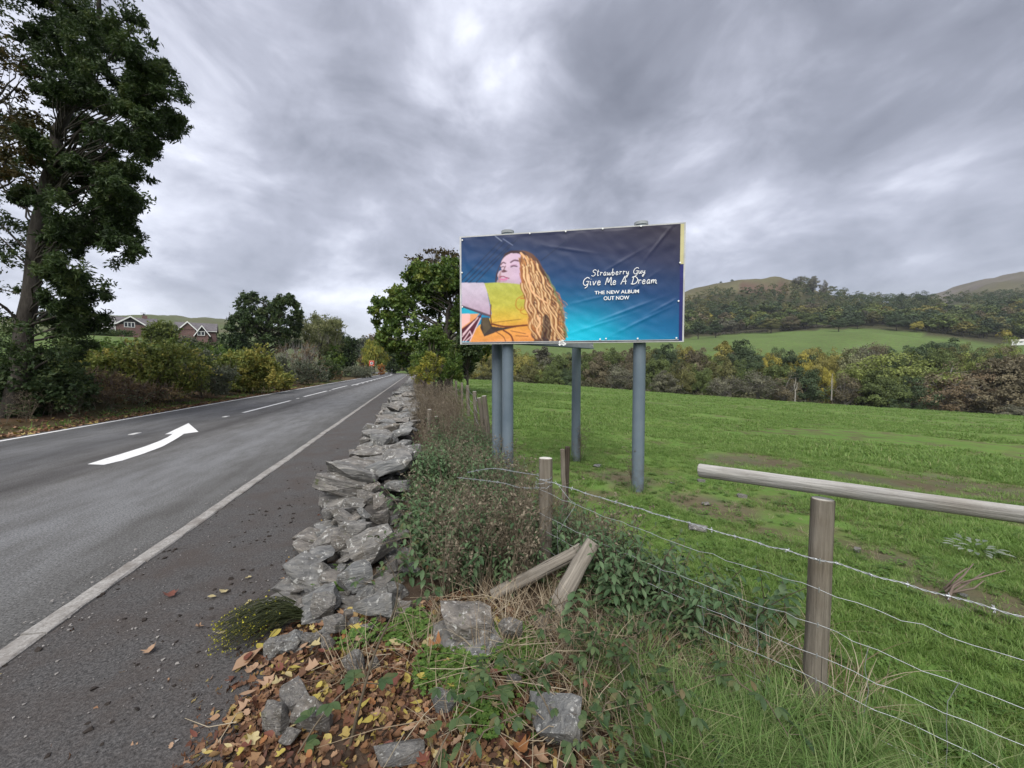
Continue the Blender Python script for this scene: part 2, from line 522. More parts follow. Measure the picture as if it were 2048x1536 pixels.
gr = t.noise(co, 62.0, 5, .8); gr2 = t.noise(co, 30.0, 5, .7); st = t.noise(stretch, 3.0, 7, .65)
c_ = t.mix(t.fit(gr, .38, .64, 0, 1), t.mix(1.0, band, (.36, .36, .36), 'MULTIPLY'), t.mix(1.0, band, (1.75, 1.75, 1.75), 'MULTIPLY'))
c_ = t.mix(t.fit(st, .40, .66, 0, .7), c_, t.mix(1.0, c_, (.50, .475, .44), 'MULTIPLY'))
c_ = t.mix(t.fit(gr2, .5, .75, 0, .45), c_, t.mix(1.0, c_, (1.3, 1.28, 1.24), 'MULTIPLY'))
finish(t, c_, .82, gr, .5, .012, spec=.35)
road = ribbon(np.linspace(LX - .25, KX + .02, 9), 0.0, name='road', mat=m_road)
tag(road, kind='structure', label='grey asphalt two-lane road curving left in the distance')

m_pav, t = new_mat('pavement_asphalt')
co = t.n('ShaderNodeTexCoord').outputs['Object']
gr = t.noise(co, 70.0, 4, .75); md_ = t.noise(co, 2.2, 7, .65); sp = t.n('ShaderNodeTexVoronoi', {0: co, 'Scale': 38.0, 'Randomness': 1.0}).outputs[0]
c_ = t.mix(t.fit(gr, .34, .68, 0, 1), (.034, .033, .032), (.155, .147, .142))
c_ = t.mix(t.fit(md_, .42, .66, 0, .7), c_, (.080, .064, .055))
c_ = t.mix(t.fit(t.noise(co, 5.0, 7, .7), .60, .72, 0, .7), c_, (.030, .024, .020))
c_ = t.mix(t.math('LESS_THAN', sp, t.fit(t.noise(co, 9, 3), .4, .7, .02, .16)), c_, (.20, .19, .18))
finish(t, c_, .9, gr, .9, .02, spec=.25)
pav = ribbon(np.linspace(KX + .13, -.45, 7), .012, name='pavement', mat=m_pav)
tag(pav, kind='structure', label='dark tarmac pavement strewn with mud and leaves between kerb and stone wall')

# kerb of concrete edging stones
m_kerb, t = new_mat('kerb_concrete')
co = t.n('ShaderNodeTexCoord').outputs['Object']
oi = t.n('ShaderNodeObjectInfo').outputs['Random']
sh = t.vmath('ADD', co, t.n('ShaderNodeCombineXYZ', {0: t.math('MULTIPLY', oi, 40.0), 1: t.math('MULTIPLY', oi, 17.0)}).outputs[0])
k1 = t.noise(sh, 55, 5, .7); k2 = t.noise(sh, 5, 6, .65)
c_ = t.mix(t.fit(k1, .35, .7, 0, 1), (.20, .188, .172), (.40, .385, .36))
c_ = t.mix(t.fit(k2, .44, .66, 0, .8), c_, (.15, .132, .115))
finish(t, c_, .85, k1, .5, .01)
kerb = empty('kerb', (0, 0, 0)); tag(kerb, kind='structure', label='pale concrete edging between the road and the pavement')


def kerb_piece(L):
    b = MB(); w = .066; n = 7
    ys = np.linspace(-L / 2, L / 2, n)
    prof = [(-w, -.03), (-w, .016), (-w + .012, .026), (w - .012, .026), (w, .016), (w, -.03)]
    v = np.array([(x + rng.uniform(-.004, .004), y, z + rng.uniform(-.003, .003)) for y in ys for x, z in prof])
    k = len(prof)
    f = [(i * k + j, i * k + j + 1, (i + 1) * k + j + 1, (i + 1) * k + j) for i in range(n - 1) for j in range(k - 1)]
    b.add(v, np.array(f)[:, ::-1])
    for e in (0, (n - 1) * k):
        b.add(v[e:e + k], [list(range(k))[::(1 if e else -1)]])
    return b


kmesh = [kerb_piece(.905).mesh('kerb_stone', m_kerb, False) for _ in range(5)]
y = -1.2
for i in range(52):
    o = link_mesh('kerb_stone', kmesh[i % 5], kerb, (KX + .075 + rng.uniform(-.006, .006), y, .004 + rng.uniform(-.005, .004)), (rng.uniform(-.004, .004), rng.uniform(-.01, .01), rng.uniform(-.007, .007)))
    y += .917
kf = MB()
while y < 170:
    kf.box((KX + .075 + float(road_x(y)), y, 0), (.13, .9, .05), Matrix.Rotation(-math.atan2(-.0034 * max(0, y - 92), 1) * -1, 3, 'Z')); y += .917
tag(kf.build('kerb_run', m_kerb, kerb, False), kind='stuff')

# painted markings
m_paint, t = new_mat('road_paint')
co = t.n('ShaderNodeTexCoord').outputs['Object']
k1 = t.noise(co, 60, 5, .75); k2 = t.noise(co, 4, 6, .7)
c_ = t.mix(t.fit(k2, .35, .7, 0, 1), (.78, .78, .77), (.62, .62, .60))
c_ = t.mix(t.fit(k1, .57, .66, 0, .85), c_, (.20, .20, .20))
c_ = t.mix(t.math('MULTIPLY', t.fit(t.noise(co, 14, 6, .8), .56, .64, 0, .7), t.fit(k2, .4, .55, 0, 1)), c_, (.24, .24, .235))
finish(t, c_, .7, k1, .25, .008)


def flat_poly(pts, z, name, parent, lab=None):
    b = MB(); pts = np.asarray(pts, float)
    b.add(np.c_[pts, np.full(len(pts), z)], [list(range(len(pts)))])
    o = b.build(name, m_paint, parent)
    if lab: o['label'] = lab
    return o


def dash(x0, ya, yb, w, name='centre_dash', parent=road, n=2):
    yy = np.linspace(ya, yb, n); s = road_x(yy)
    b = MB(); v = []
    for q, sx_ in zip(yy, s): v += [(x0 + sx_ - w / 2, q, .006), (x0 + sx_ + w / 2, q, .006)]
    b.add(v, [(2 * i, 2 * i + 1, 2 * i + 3, 2 * i + 2) for i in range(n - 1)])
    return b.build(name, m_paint, parent)


# centre dashes measured on the photograph, then a solid line with short dashes beside it
for ua, va, ub, vb in ((487, 825.5, 580, 801.5), (609, 793.5, 653, 782)):
    a, b_ = G(ua, va), G(ub, vb)
    dash((a[0] + b_[0]) / 2, a[1], b_[1], .13)
for ua, va, ub, vb in ((667, 779, 692, 771.5),):
    a, b_ = G(ua, va), G(ub, vb); dash((a[0] + b_[0]) / 2, a[1], b_[1], .13)
ys_ = G(696, 771)[1]
dash(CX - .14, ys_, 165, .14, 'centre_line', road, 40)
yy_ = ys_ + 1
while yy_ < 110:
    dash(CX + .16, yy_, yy_ + 1.3, .14); yy_ += 4.2
dash(CX, -7, -2.5, .13)
yb_ = -2.0
for ya, yb in ((-7.5, 9.55), (9.75, 215)):
    dash(LX, ya, yb, .12, 'edge_line', road, 70)
# white arrow bending to the left side of the road
tail = [(175, 929), (208, 930)]
rt = [(245, 921.5), (285, 908.5), (325, 893.5), (352, 878.5), (368, 868)]
lt = [(345, 868.5), (335, 875), (315, 884), (285, 895), (240, 909), (210, 918)]
head = [(397, 864), (377, 846.5), (330, 869)]
poly = [G(*q)[:2] for q in tail + rt + head + lt]
flat_poly(poly, .006, 'deflection_arrow', road, 'white painted arrow bending left on the near lane')
# reflecting studs and their worn patches
m_stud = plain('stud', (.55, .55, .53), .5)
for (u, v) in ((452, 833.5), (596, 797), (660, 781.5), (270, 868)):
    p = G(u, v)
    link_mesh('road_stud', MB().box((0, 0, .008), (.13, .26, .014)).mesh('road_stud', m_stud, False), road, (p[0], p[1], .0))
# ------------------------------------------------------------------ foliage
def cards(b, Pn, Nn, L, Wd, tint, mat=0, droop=0.0, sprd=0.9):
    """leaf-sized rhombi: base, two sides, tip; axis leans along Nn"""
    n = len(Pn)
    ax = Nn + sprd * rng.normal(size=(n, 3)); ax[:, 2] -= droop
    ax /= np.linalg.norm(ax, axis=1, keepdims=True) + 1e-9
    q = rng.normal(size=(n, 3)); sd = np.cross(ax, q); sd /= np.linalg.norm(sd, axis=1, keepdims=True) + 1e-9
    nn = np.cross(ax, sd)
    L = (L * rng.uniform(.65, 1.35, n))[:, None]; Wd = (Wd * rng.uniform(.7, 1.3, n))[:, None]
    v = np.stack([Pn - ax * L * .5, Pn + sd * Wd * .5 + nn * L * .08, Pn + ax * L * .5, Pn - sd * Wd * .5 + nn * L * .08], 1).reshape(-1, 3)
    b.add(v, np.arange(4 * n).reshape(n, 4), np.repeat(np.clip(tint, 0, 1), 4), mat)


def unit(n):
    d = rng.normal(size=(n, 3)); return d / np.linalg.norm(d, axis=1, keepdims=True)


def clumps_of(lobes, per, shell=.55):
    """sub-clumps spread through the lobes (centre, radii)"""
    cs, rs = [], []
    for c, r in lobes:
        c = np.asarray(c, float); r = np.asarray(r, float)
        k = max(3, int(per))
        d = unit(k); rad = rng.uniform(shell, 1.0, k) ** .6
        cs.append(c + d * r * rad[:, None]); rs.append(np.full(k, float(np.cbrt(r.prod()))))
    return np.vstack(cs), np.concatenate(rs)


def fill_clumps(b, cs, rs, n, L, Wd, mat=0, rsub=.38, flat=.75, tmean=.5, tvar=.2, droop=.1, cvar=.16):
    """n leaves shared among the clumps, each clump with a tint of its own"""
    k = len(cs)
    who = rng.integers(0, k, n)
    ct = rng.normal(0, cvar, k)
    d = unit(n); rad = rng.uniform(0, 1, n) ** .5
    off = d * rad[:, None] * (rs[who] * rsub)[:, None]; off[:, 2] *= flat
    cards(b, cs[who] + off, d * .8 + np.array([0, 0, .25]), L, Wd, tmean + ct[who] + rng.normal(0, tvar, n), mat, droop)


def shell_cards(b, Pn, Nn, L, Wd, tint, mat=0, jit=.45):
    """leaf clusters lying across the outward direction, so that a crown is lit like a rounded body"""
    n = len(Pn)
    nn = Nn / (np.linalg.norm(Nn, axis=1, keepdims=True) + 1e-9) + jit * rng.normal(size=(n, 3)); nn /= np.linalg.norm(nn, axis=1, keepdims=True)
    ax = np.cross(nn, rng.normal(size=(n, 3))); ax /= np.linalg.norm(ax, axis=1, keepdims=True) + 1e-9
    sd = np.cross(nn, ax)
    L = (L * rng.uniform(.6, 1.4, n))[:, None]; Wd = (Wd * rng.uniform(.6, 1.4, n))[:, None]
    v = np.stack([Pn - ax * L * .5, Pn + sd * Wd * .5 + nn * L * .1, Pn + ax * L * .5, Pn - sd * Wd * .5 + nn * L * .1], 1).reshape(-1, 3)
    b.add(v, np.arange(4 * n).reshape(n, 4), np.repeat(np.clip(tint, 0, 1), 4), mat)


def fill_shell(b, cs, rs, n, L, Wd, rsub=.45, flat=.8, tmean=.5, tvar=.14, cvar=.16, mid=None, mat=0):
    k = len(cs); who = rng.integers(0, k, n); ct = rng.normal(0, cvar, k)
    d = unit(n); d[:, 2] = np.where(d[:, 2] < -.3, -d[:, 2], d[:, 2])
    off = d * (rng.uniform(.35, 1, n) ** .6 * rs[who] * rsub)[:, None]; off[:, 2] *= flat
    p = cs[who] + off
    N = d.copy()
    if mid is not None:
        g_ = p - np.asarray(mid); N = d * .7 + .8 * g_ / (np.linalg.norm(g_, axis=1, keepdims=True) + 1e-9)
    shell_cards(b, p, N, L, Wd, tmean + ct[who] + rng.normal(0, tvar, n), mat)


def fill_sprays(b, cs, rs, n, L, Wd, mat=0, rsub=.5, flat=.75, tmean=.5, tvar=.15, droop=.1, cvar=.16, per=9):
    """leaves strung along short twigs that leave each clump, so that the crown has a feathered edge"""
    k = len(cs); m = max(1, n // per)
    who = rng.integers(0, k, m); ct = rng.normal(0, cvar, k)
    d = unit(m); d[:, 2] = d[:, 2] * flat + .12
    r = (rs[who] * rsub)[:, None]
    o = cs[who] + d * r * rng.uniform(0, .55, (m, 1))
    ln = r * rng.uniform(.35, .85, (m, 1))
    dd = d + .45 * rng.normal(size=(m, 3)); dd[:, 2] -= droop * .6
    dd /= np.linalg.norm(dd, axis=1, keepdims=True)
    s = rng.uniform(0.1, 1, (m, per, 1))
    pts = o[:, None] + dd[:, None] * ln[:, None] * s + np.array([0, 0, -1]) * (droop * .35 * ln[:, None] * s ** 2)
    pts = pts + rng.normal(0, .35 * L, pts.shape)
    nn = np.repeat(dd[:, None], per, 1)
    tt = np.repeat((tmean + ct[who] + rng.normal(0, tvar * .6, m))[:, None], per, 1) + rng.normal(0, tvar * .7, (m, per))
    cards(b, pts.reshape(-1, 3), nn.reshape(-1, 3), L, Wd, tt.ravel(), mat, droop, .75)


def limb(b, p0, p1, r0, r1, sag=.15, n=6, seg=7, mat=0, kink=.05):
    p0, p1 = np.asarray(p0, float), np.asarray(p1, float)
    Ld = np.linalg.norm(p1 - p0)
    m = (p0 + p1) / 2 + np.array([0, 0, sag * Ld]) + rng.normal(0, kink * Ld, 3)
    s = np.linspace(0, 1, seg)[:, None]
    path = (1 - s) ** 2 * p0 + 2 * s * (1 - s) * m + s ** 2 * p1
    path[1:-1] += rng.normal(0, kink * .25 * Ld, (seg - 2, 3))
    b.tube(path, np.linspace(r0, r1, seg), n, cap=False, mat=mat)
    return path


m_bark, t = new_mat('bark')
co = t.n('ShaderNodeTexCoord').outputs['Object']
k1 = t.noise(t.n('ShaderNodeMapping', {0: co, 'Scale': (1, 1, .22)}).outputs[0], 14, 7, .7)
finish(t, t.ramp(k1, [(.3, (.028, .024, .020)), (.55, (.060, .052, .044)), (.75, (.10, .092, .078))]), .95, k1, .8, .03)
m_twig = plain('twig', (.17, .13, .105), .9, var=.35, scale=3)
m_palebark = plain('pale_bark', (.24, .22, .20), .9, var=.4, scale=4)

LM = {
    'ash': leaf_mat('ash_leaf', [(0.020, 0.035, 0.012), (0.033, 0.058, 0.017), (0.051, 0.083, 0.023), (0.084, 0.111, 0.031)], .28, patch=.5, pscale=.5),
    'brownash': leaf_mat('rusty_leaf', [(0.029, 0.033, 0.011), (0.054, 0.051, 0.014), (0.086, 0.061, 0.017), (0.108, 0.075, 0.020)], .28, patch=.5, pscale=.7),
    'syc': leaf_mat('sycamore_leaf', [(0.041, 0.074, 0.018), (0.080, 0.135, 0.027), (0.131, 0.192, 0.037), (0.217, 0.248, 0.050)], .30, patch=.4, pscale=.5),
    'dark': leaf_mat('dark_leaf', [(0.023, 0.041, 0.018), (0.042, 0.071, 0.025), (0.067, 0.099, 0.034), (0.109, 0.135, 0.050)], .22, patch=.35),
    'bramble': leaf_mat('bramble_leaf', [(0.069, 0.092, 0.024), (0.130, 0.165, 0.036), (0.205, 0.230, 0.054), (0.332, 0.288, 0.068)], .3, patch=.6),
    'yellow': leaf_mat('yellow_leaf', [(0.100, 0.131, 0.025), (0.192, 0.213, 0.038), (0.316, 0.302, 0.051), (0.500, 0.408, 0.071)], .35, patch=.5),
    'grey': leaf_mat('grey_leaf', [(0.064, 0.078, 0.048), (0.105, 0.122, 0.078), (0.155, 0.166, 0.108), (0.226, 0.230, 0.155)], .25, patch=.4),
    'brown': leaf_mat('brown_leaf', [(0.090, 0.061, 0.036), (0.148, 0.102, 0.054), (0.217, 0.154, 0.078), (0.295, 0.222, 0.113)], .25, patch=.5),
    'pale': leaf_mat('pale_leaf', [(0.102, 0.121, 0.050), (0.167, 0.185, 0.077), (0.239, 0.248, 0.112), (0.348, 0.341, 0.175)], .32, patch=.4),
    'far': leaf_mat('far_leaf', [(.5, .5, .5), (.85, .85, .85), (1.2, 1.2, 1.2), (1.7, 1.65, 1.6)], .2, patch=.35, pscale=.35, objcol=True),
    'rust': leaf_mat('rust_leaf', [(0.203, 0.078, 0.025), (0.348, 0.142, 0.037), (0.478, 0.227, 0.050), (0.580, 0.312, 0.075)], .3),
}


def px_lobes(lst, d, dz=.12, sc=1.0):
    """lobes given as (u, v, half width, half height) on the photograph, at axis depth d"""
    out = []
    for it in lst:
        u, v, a, b_ = it[:4]
        dd = d + (it[4] if len(it) > 4 else rng.uniform(-dz, dz) * d * .4)
        c = P(u, v, dd); k = dd / FPX
        out.append((c, (a * k * sc, (a + b_) / 2 * k * sc, b_ * k * sc)))
    return out


def plant(name, label, cat, base, lobes, leafmat, n, L, Wd, per=9, trunk=None, rsub=.42, flat=.8, tm=.5, group=None, twigs=0, twigmat=None, droop=.1, stick=None, shell=.55, cvar=.16, smallname='trunk', crown='crown', limbs=14, thin=.5):
    """a tree or bush: crown of leaf clumps, trunk with a limb to many of the clumps"""
    root = empty(name, base); tag(root, label, cat, group)
    off = np.asarray(base, float)
    b = MB()
    cs, rs = clumps_of([(c - off, r) for c, r in lobes], per, shell)
    fill_sprays(b, cs, rs, n, L, Wd, 0, rsub * 1.25, flat, tm, .2, droop, cvar)
    b.build(crown, leafmat, root, False)
    tb = MB()
    if trunk is not None:
        path = np.asarray(trunk['path'], float) - off
        rad = np.asarray(trunk['rad'], float)
        ss = np.linspace(0, 1, len(path)); s2 = np.linspace(0, 1, len(path) * 4)
        pth = np.stack([np.interp(s2, ss, path[:, k]) for k in range(3)], 1); rr = np.interp(s2, ss, rad)
        pth[1:-1] += rng.normal(0, rad[0] * .12, (len(pth) - 2, 3))
        tb.tube(pth, rr, 9, wob=.06)
    else:
        pth = np.array([[0, 0, -.2], [0, 0, max(.4, cs[:, 2].mean() * .6)]]); rr = np.array([max(.03, .02 * cs[:, 2].max())] * 2)
        tb.tube(np.linspace(pth[0], pth[1], 5), rr[0], 6)
        pth = np.linspace(pth[0], pth[1], 8); rr = np.full(8, rr[0])
    pick = rng.permutation(len(cs))[:limbs]
    for k in pick:
        c = cs[k]
        j = np.argmin(np.abs(pth[:, 2] - (c[2] - .45 * abs(np.linalg.norm(c[:2] - pth[-1, :2])))))
        r0 = rr[j] * thin
        pp = limb(tb, pth[j], c, r0, r0 * .2, .1, 5)
        for _ in range(3):
            q = cs[rng.integers(0, len(cs))]
            if np.linalg.norm(q - c) < 1.6 * rs[k]:
                limb(tb, pp[4], q, r0 * .4, r0 * .1, .05, 4, 5)
    tb.build(smallname, m_bark if trunk is None or 'mat' not in trunk else trunk['mat'], root)
    if twigs:
        w = MB()
        for _ in range(twigs):
            k = rng.integers(0, len(cs)); c = cs[k]
            d = unit(1)[0]; d[2] = abs(d[2]) + .3
            limb(w, c * np.array([.9, .9, .7]), c + d * rs[k] * rng.uniform(.4, .9), .012 * rs[k] + .003, .003, .05, 3, 5)
        w.build('twig', twigmat or m_twig, root)['kind'] = 'stuff'
    return root


def ground_at(u, d):
    p = P(u, 737, d); return np.array([p[0], p[1], float(H(p[0], p[1]))])


# the tall ash on the left verge
D_ = 11.5
ash = [(95, 30, 95, 45), (235, 60, 60, 48), (245, 140, 80, 48), (305, 215, 68, 50), (335, 250, 50, 40), (195, 175, 70, 40), (120, 150, 60, 45), (250, 330, 55, 32), (165, 350, 80, 45),
       (235, 415, 42, 34), (110, 420, 80, 55), (200, 465, 66, 34), (150, 540, 78, 40), (55, 500, 80, 70), (178, 592, 40, 24), (90, 610, 80, 60), (55, 690, 100, 70),
       (20, 330, 70, 80), (100, -90, 170, 90), (-130, 60, 130, 130), (-170, 330, 130, 130), (-120, 560, 120, 110), (30, 770, 100, 70), (130, 690, 40, 40), (290, 100, 50, 40), (60, 260, 60, 50), (215, 280, 55, 34), (150, 250, 45, 32), (260, 375, 50, 32), (245, 490, 40, 30), (185, 640, 45, 36), (330, 180, 50, 40), (170, 90, 60, 40), (-60, 720, 120, 110)]
def between(lobes, n, k=.62, reach=170):
    """smaller sprays that tie neighbouring lobes together"""
    out = []
    while len(out) < n:
        a, b_ = lobes[rng.integers(0, len(lobes))], lobes[rng.integers(0, len(lobes))]
        if a is b_ or math.hypot(a[0] - b_[0], a[1] - b_[1]) > reach: continue
        f = rng.uniform(.3, .7)
        out.append((a[0] + (b_[0] - a[0]) * f + rng.normal(0, 16), a[1] + (b_[1] - a[1]) * f + rng.normal(0, 16), rng.uniform(.5, 1) * k * a[2], rng.uniform(.5, 1) * k * a[3]))
    return out


ash = ash + between(ash, 62)
tp = [P(18, 870, D_), P(40, 740, D_), P(58, 600, D_), P(82, 430, D_), P(106, 290, D_), P(135, 210, D_ + .1), P(170, 120, D_ + .2), P(200, 30, D_ + .2), P(215, -90, D_ + .2)]
base = np.array([*tp[0][:2], float(H(tp[0][0], tp[0][1]))])
tp[0] = base - np.array([0, 0, .3])
plant('ash_tree', 'tall dark green ash tree leaning over the left verge beside the road', 'tree', base, px_lobes(ash, D_, .35, .98), LM['ash'], 172000, .13, .044, per=15,
      trunk={'path': tp, 'rad': [.26, .22, .19, .16, .14, .12, .09, .06, .03]}, rsub=.27, droop=.35, limbs=170, shell=.15, cvar=.2, thin=.2)
# its rusty neighbour at the picture's edge
ru = [(10, 210, 55, 55), (20, 150, 45, 40), (70, 270, 30, 28), (-60, 180, 80, 80), (-40, 300, 70, 70), (-150, 230, 80, 100), (40, 330, 30, 30), (-60, 60, 60, 50)]
b0 = ground_at(-130, 10.6)
plant('oak_tree', 'brown tinged tree at the left edge, beside the tall ash', 'tree', b0, px_lobes(ru, 10.8, .2), LM['brownash'], 6500, .11, .055, per=14,
      trunk={'path': [b0 - np.array([0, 0, .2]), P(-100, 600, 10.7), P(-50, 420, 10.7), P(-20, 220, 10.8)], 'rad': [.22, .18, .13, .06]}, limbs=40, droop=.2)

# the big sycamore beyond the stone wall
D_ = 27.0
sy = [(868, 565, 55, 38), (815, 590, 40, 36), (775, 625, 35, 30), (850, 640, 70, 55), (795, 672, 40, 30), (905, 600, 55, 60), (925, 680, 55, 55), (860, 705, 60, 36), (960, 640, 60, 60), (845, 560, 35, 28), (905, 550, 40, 30), (990, 600, 50, 60), (930, 560, 50, 30)]
b0 = ground_at(895, D_)
plant('sycamore_tree', 'broad rounded green sycamore behind the billboard at the end of the stone wall', 'tree', b0, px_lobes(sy, D_, .25), LM['syc'], 34000, .24, .18, per=26,
      trunk={'path': [b0 - np.array([0, 0, .2]), b0 + np.array([.1, 0, 2]), b0 + np.array([0, .2, 4.5]), b0 + np.array([.2, 0, 6.6])], 'rad': [.34, .28, .22, .1]}, limbs=70, rsub=.27, cvar=.22, thin=.35)
# bare twigged tree showing above it
b0 = ground_at(880, 31)
plant('ash_tree', 'thin twiggy treetop rising above the broad sycamore', 'tree', b0, px_lobes([(835, 522, 24, 12), (868, 510, 26, 12), (895, 520, 25, 14), (915, 530, 20, 18), (880, 545, 40, 20)], 31, .2), LM['brownash'], 2200, .22, .12, per=10,
      trunk={'path': [b0, b0 + np.array([0, 0, 5]), b0 + np.array([0, 0, 8.4])], 'rad': [.25, .16, .05]}, limbs=50, twigs=160)
# shrubs at its foot
b0 = ground_at(868, 22)
plant('hawthorn_bush', 'dark green hawthorn under the big sycamore', 'bush', b0, px_lobes([(868, 700, 30, 30), (850, 725, 25, 25), (890, 715, 28, 36), (905, 740, 24, 22), (865, 670, 22, 20)], 22, .2), LM['syc'], 9000, .16, .08, per=14, twigs=40, tm=.45, smallname='stem')
b0 = ground_at(850, 17)
plant('willow_sapling', 'pale yellow green sapling growing beside the stone wall', 'sapling', b0, px_lobes([(850, 742, 28, 20), (872, 726, 16, 18), (832, 752, 14, 14), (858, 716, 10, 14)], 17, .15), LM['yellow'], 3400, .11, .05, per=14, twigs=50, tm=.45, smallname='stem')
b0 = ground_at(935, 25)
plant('elder_bush', 'dark shrub at the field edge behind the left billboard post', 'bush', b0, px_lobes([(930, 705, 25, 28), (945, 690, 25, 22), (925, 735, 18, 16)], 25, .2), LM['dark'], 6000, .17, .1, per=12, smallname='stem')

# ------------------------------------------------------------------ bushes and trees along the left of the road
def bush(name, label, u, vt, hw, d, mat, n, L=.12, W_=.07, tm=.5, twigs=0, cat='bush', twigmat=None, lob=6, vb=None, group=None, per=10):
    b0 = ground_at(u, d)
    zt = P(u, vt, d)[2] - b0[2]
    k = d / FPX
    lobes = []
    for i in range(lob):
        x = rng.uniform(-.62, .62); hgt = zt * (1 - .55 * x * x) * rng.uniform(.82, 1.0)
        c = b0 + C_RIGHT * x * hw * k + C_FWD * rng.uniform(-.25, .25) * hw * k * np.array([1, 1, 0]) + np.array([0, 0, hgt * .55])
        lobes.append((c, (hw * k * .46, hw * k * .5, hgt * .46)))
    return plant(name, label, cat, b0, lobes, mat, n, L, W_, per=per, tm=tm, twigs=twigs, twigmat=twigmat, smallname='stem', crown='foliage', group=group, limbs=10, rsub=.5)


bush('ivy_thicket', 'very dark ivy thicket round the foot of the tall ash', 40, 725, 120, 12.3, LM['dark'], 15000, .12, .09, .5, lob=9)
bush('ivy_thicket', 'dark thicket beside the road just right of the tall ash trunk', 125, 735, 60, 13.4, LM['dark'], 6000, .11, .08, .6, lob=6, twigs=40)
bush('dead_bramble', 'dry brown tangle of bramble canes at the verge', 175, 742, 75, 14.4, LM['brown'], 3500, .09, .05, .35, twigs=420, lob=8, twigmat=m_twig)
bush('bramble_bush', 'yellow green bramble bush left of the big round bramble', 185, 690, 70, 16.5, LM['bramble'], 9500, .13, .09, .62, lob=8, twigs=60)
bush('bramble_bush', 'sprawling yellowing bramble under the grass bank near the houses', 120, 690, 60, 18.5, LM['yellow'], 6000, .13, .09, .3, lob=7)
bush('bramble_bush', 'big round olive bramble bush with reddish skirts beside the road', 305, 672, 92, 17.3, LM['bramble'], 15500, .13, .09, .5, lob=11, twigs=120)
bush('dead_bramble', 'brown leafless scrub under the big round bramble bush', 290, 765, 70, 16.2, LM['brown'], 3500, .08, .05, .4, twigs=300, lob=8)
bush('hawthorn_bush', 'green hawthorn behind the yellowing brambles below the garden hedge', 225, 676, 60, 23.0, LM['syc'], 7000, .15, .09, .45, lob=8)
bush('hawthorn_bush', 'mid green bush rising behind the right half of the round bramble', 358, 680, 52, 24.0, LM['syc'], 7000, .15, .09, .5, lob=8)
bush('hawthorn_bush', 'green hedge bush behind the grey green loose one', 428, 686, 50, 28.0, LM['syc'], 6500, .17, .10, .42, lob=8)
bush('hawthorn_bush', 'dark green hedge bush filling the gap right of the grey green one', 452, 706, 36, 22.5, LM['bramble'], 5200, .14, .09, .2, lob=7)
bush('elder_bush', 'grey green loose bush between the olive bramble and the bright hazel', 400, 694, 58, 20.0, LM['grey'], 9500, .12, .05, .36, lob=8, twigs=90)
bush('hazel_bush', 'bright yellow green hazel bush in the middle of the roadside hedge', 500, 690, 64, 25.0, LM['bramble'], 12500, .15, .10, .72, lob=9)
bush('hazel_bush', 'low yellow green bush just right of the bright hazel', 552, 735, 32, 29.0, LM['bramble'], 3500, .14, .1, .66, lob=6)
bush('buddleia_bush', 'blue grey leafy bush behind the bright hazel', 565, 706, 36, 34.0, LM['grey'], 4800, .18, .08, .62, lob=6)
bush('hawthorn_bush', 'leafless grey brown hawthorn in front of the pale willow', 595, 682, 46, 42.0, LM['brown'], 2600, .2, .08, .35, twigs=420, lob=8, twigmat=m_palebark)
bush('hawthorn_bush', 'low round grey bush at the verge under the leafless hawthorn', 612, 722, 42, 38.0, LM['grey'], 5200, .16, .08, .3, lob=7, twigs=80)
bush('hawthorn_bush', 'dark green bush under the pale willow', 652, 715, 36, 46.0, LM['dark'], 4500, .2, .12, .75, lob=6)
bush('hawthorn_bush', 'small brownish bush on the verge below the white board', 668, 740, 24, 52.0, LM['brown'], 2500, .2, .1, .4, lob=5, twigs=50)
bush('round_hedge', 'low clipped grey green hedge left of the speed sign', 712, 731, 38, 68.0, LM['grey'], 5000, .24, .11, .5, lob=8)
bush('maple_shrub', 'small bright orange shrub behind the speed sign', 762, 722, 7, 92.0, LM['rust'], 600, .3, .2, .2, lob=4, per=6)

b0 = ground_at(535, 62)
plant('oak_tree', 'tall dark oak with gaps of sky left of the road', 'tree', b0, px_lobes([(510, 610, 36, 24), (572, 608, 24, 18), (590, 640, 14, 24), (480, 650, 26, 26), (530, 655, 50, 30), (520, 685, 55, 22), (545, 630, 25, 22), (500, 640, 30, 25), (575, 680, 26, 26)], 62, .15), LM['dark'], 21000, .42, .26, per=22,
      trunk={'path': [b0, b0 + np.array([0, 0, 5]), b0 + np.array([.3, 0, 10.5])], 'rad': [.45, .35, .12]}, limbs=90, rsub=.25, shell=.4, tm=.5, thin=.35)
bush('holly_tree', 'dark holly on the left flank of the tall dark oak', 462, 660, 32, 58, LM['dark'], 4200, .35, .22, .35, cat='tree', lob=6)
bush('hawthorn_bush', 'dark green shrub below the small gabled house', 420, 682, 34, 45, LM['dark'], 4200, .26, .16, .7, lob=6)
b0 = ground_at(640, 72)
plant('willow_tree', 'pale green feathery willow between the dark oak and the evergreens', 'tree', b0, px_lobes([(625, 652, 22, 18), (652, 648, 26, 22), (640, 675, 38, 24), (668, 660, 20, 18), (615, 675, 22, 24), (655, 692, 32, 22)], 72, .15), LM['pale'], 11000, .5, .15, per=18, droop=-.5, tm=.42, twigs=140, twigmat=m_palebark)
bush('cypress_tree', 'dark conical evergreen right of the pale willow', 690, 654, 22, 78, LM['dark'], 4200, .4, .2, .42, cat='tree', lob=7)
bush('cypress_tree', 'rounded dark evergreen above the clipped hedge', 706, 664, 22, 74, LM['dark'], 4200, .4, .2, .3, cat='tree', lob=7)
bush('maple_tree', 'mid green tree between the willow and the dark evergreens', 668, 690, 24, 69, LM['syc'], 3500, .35, .22, .42, cat='tree', lob=6)
b0 = ground_at(748, 112)
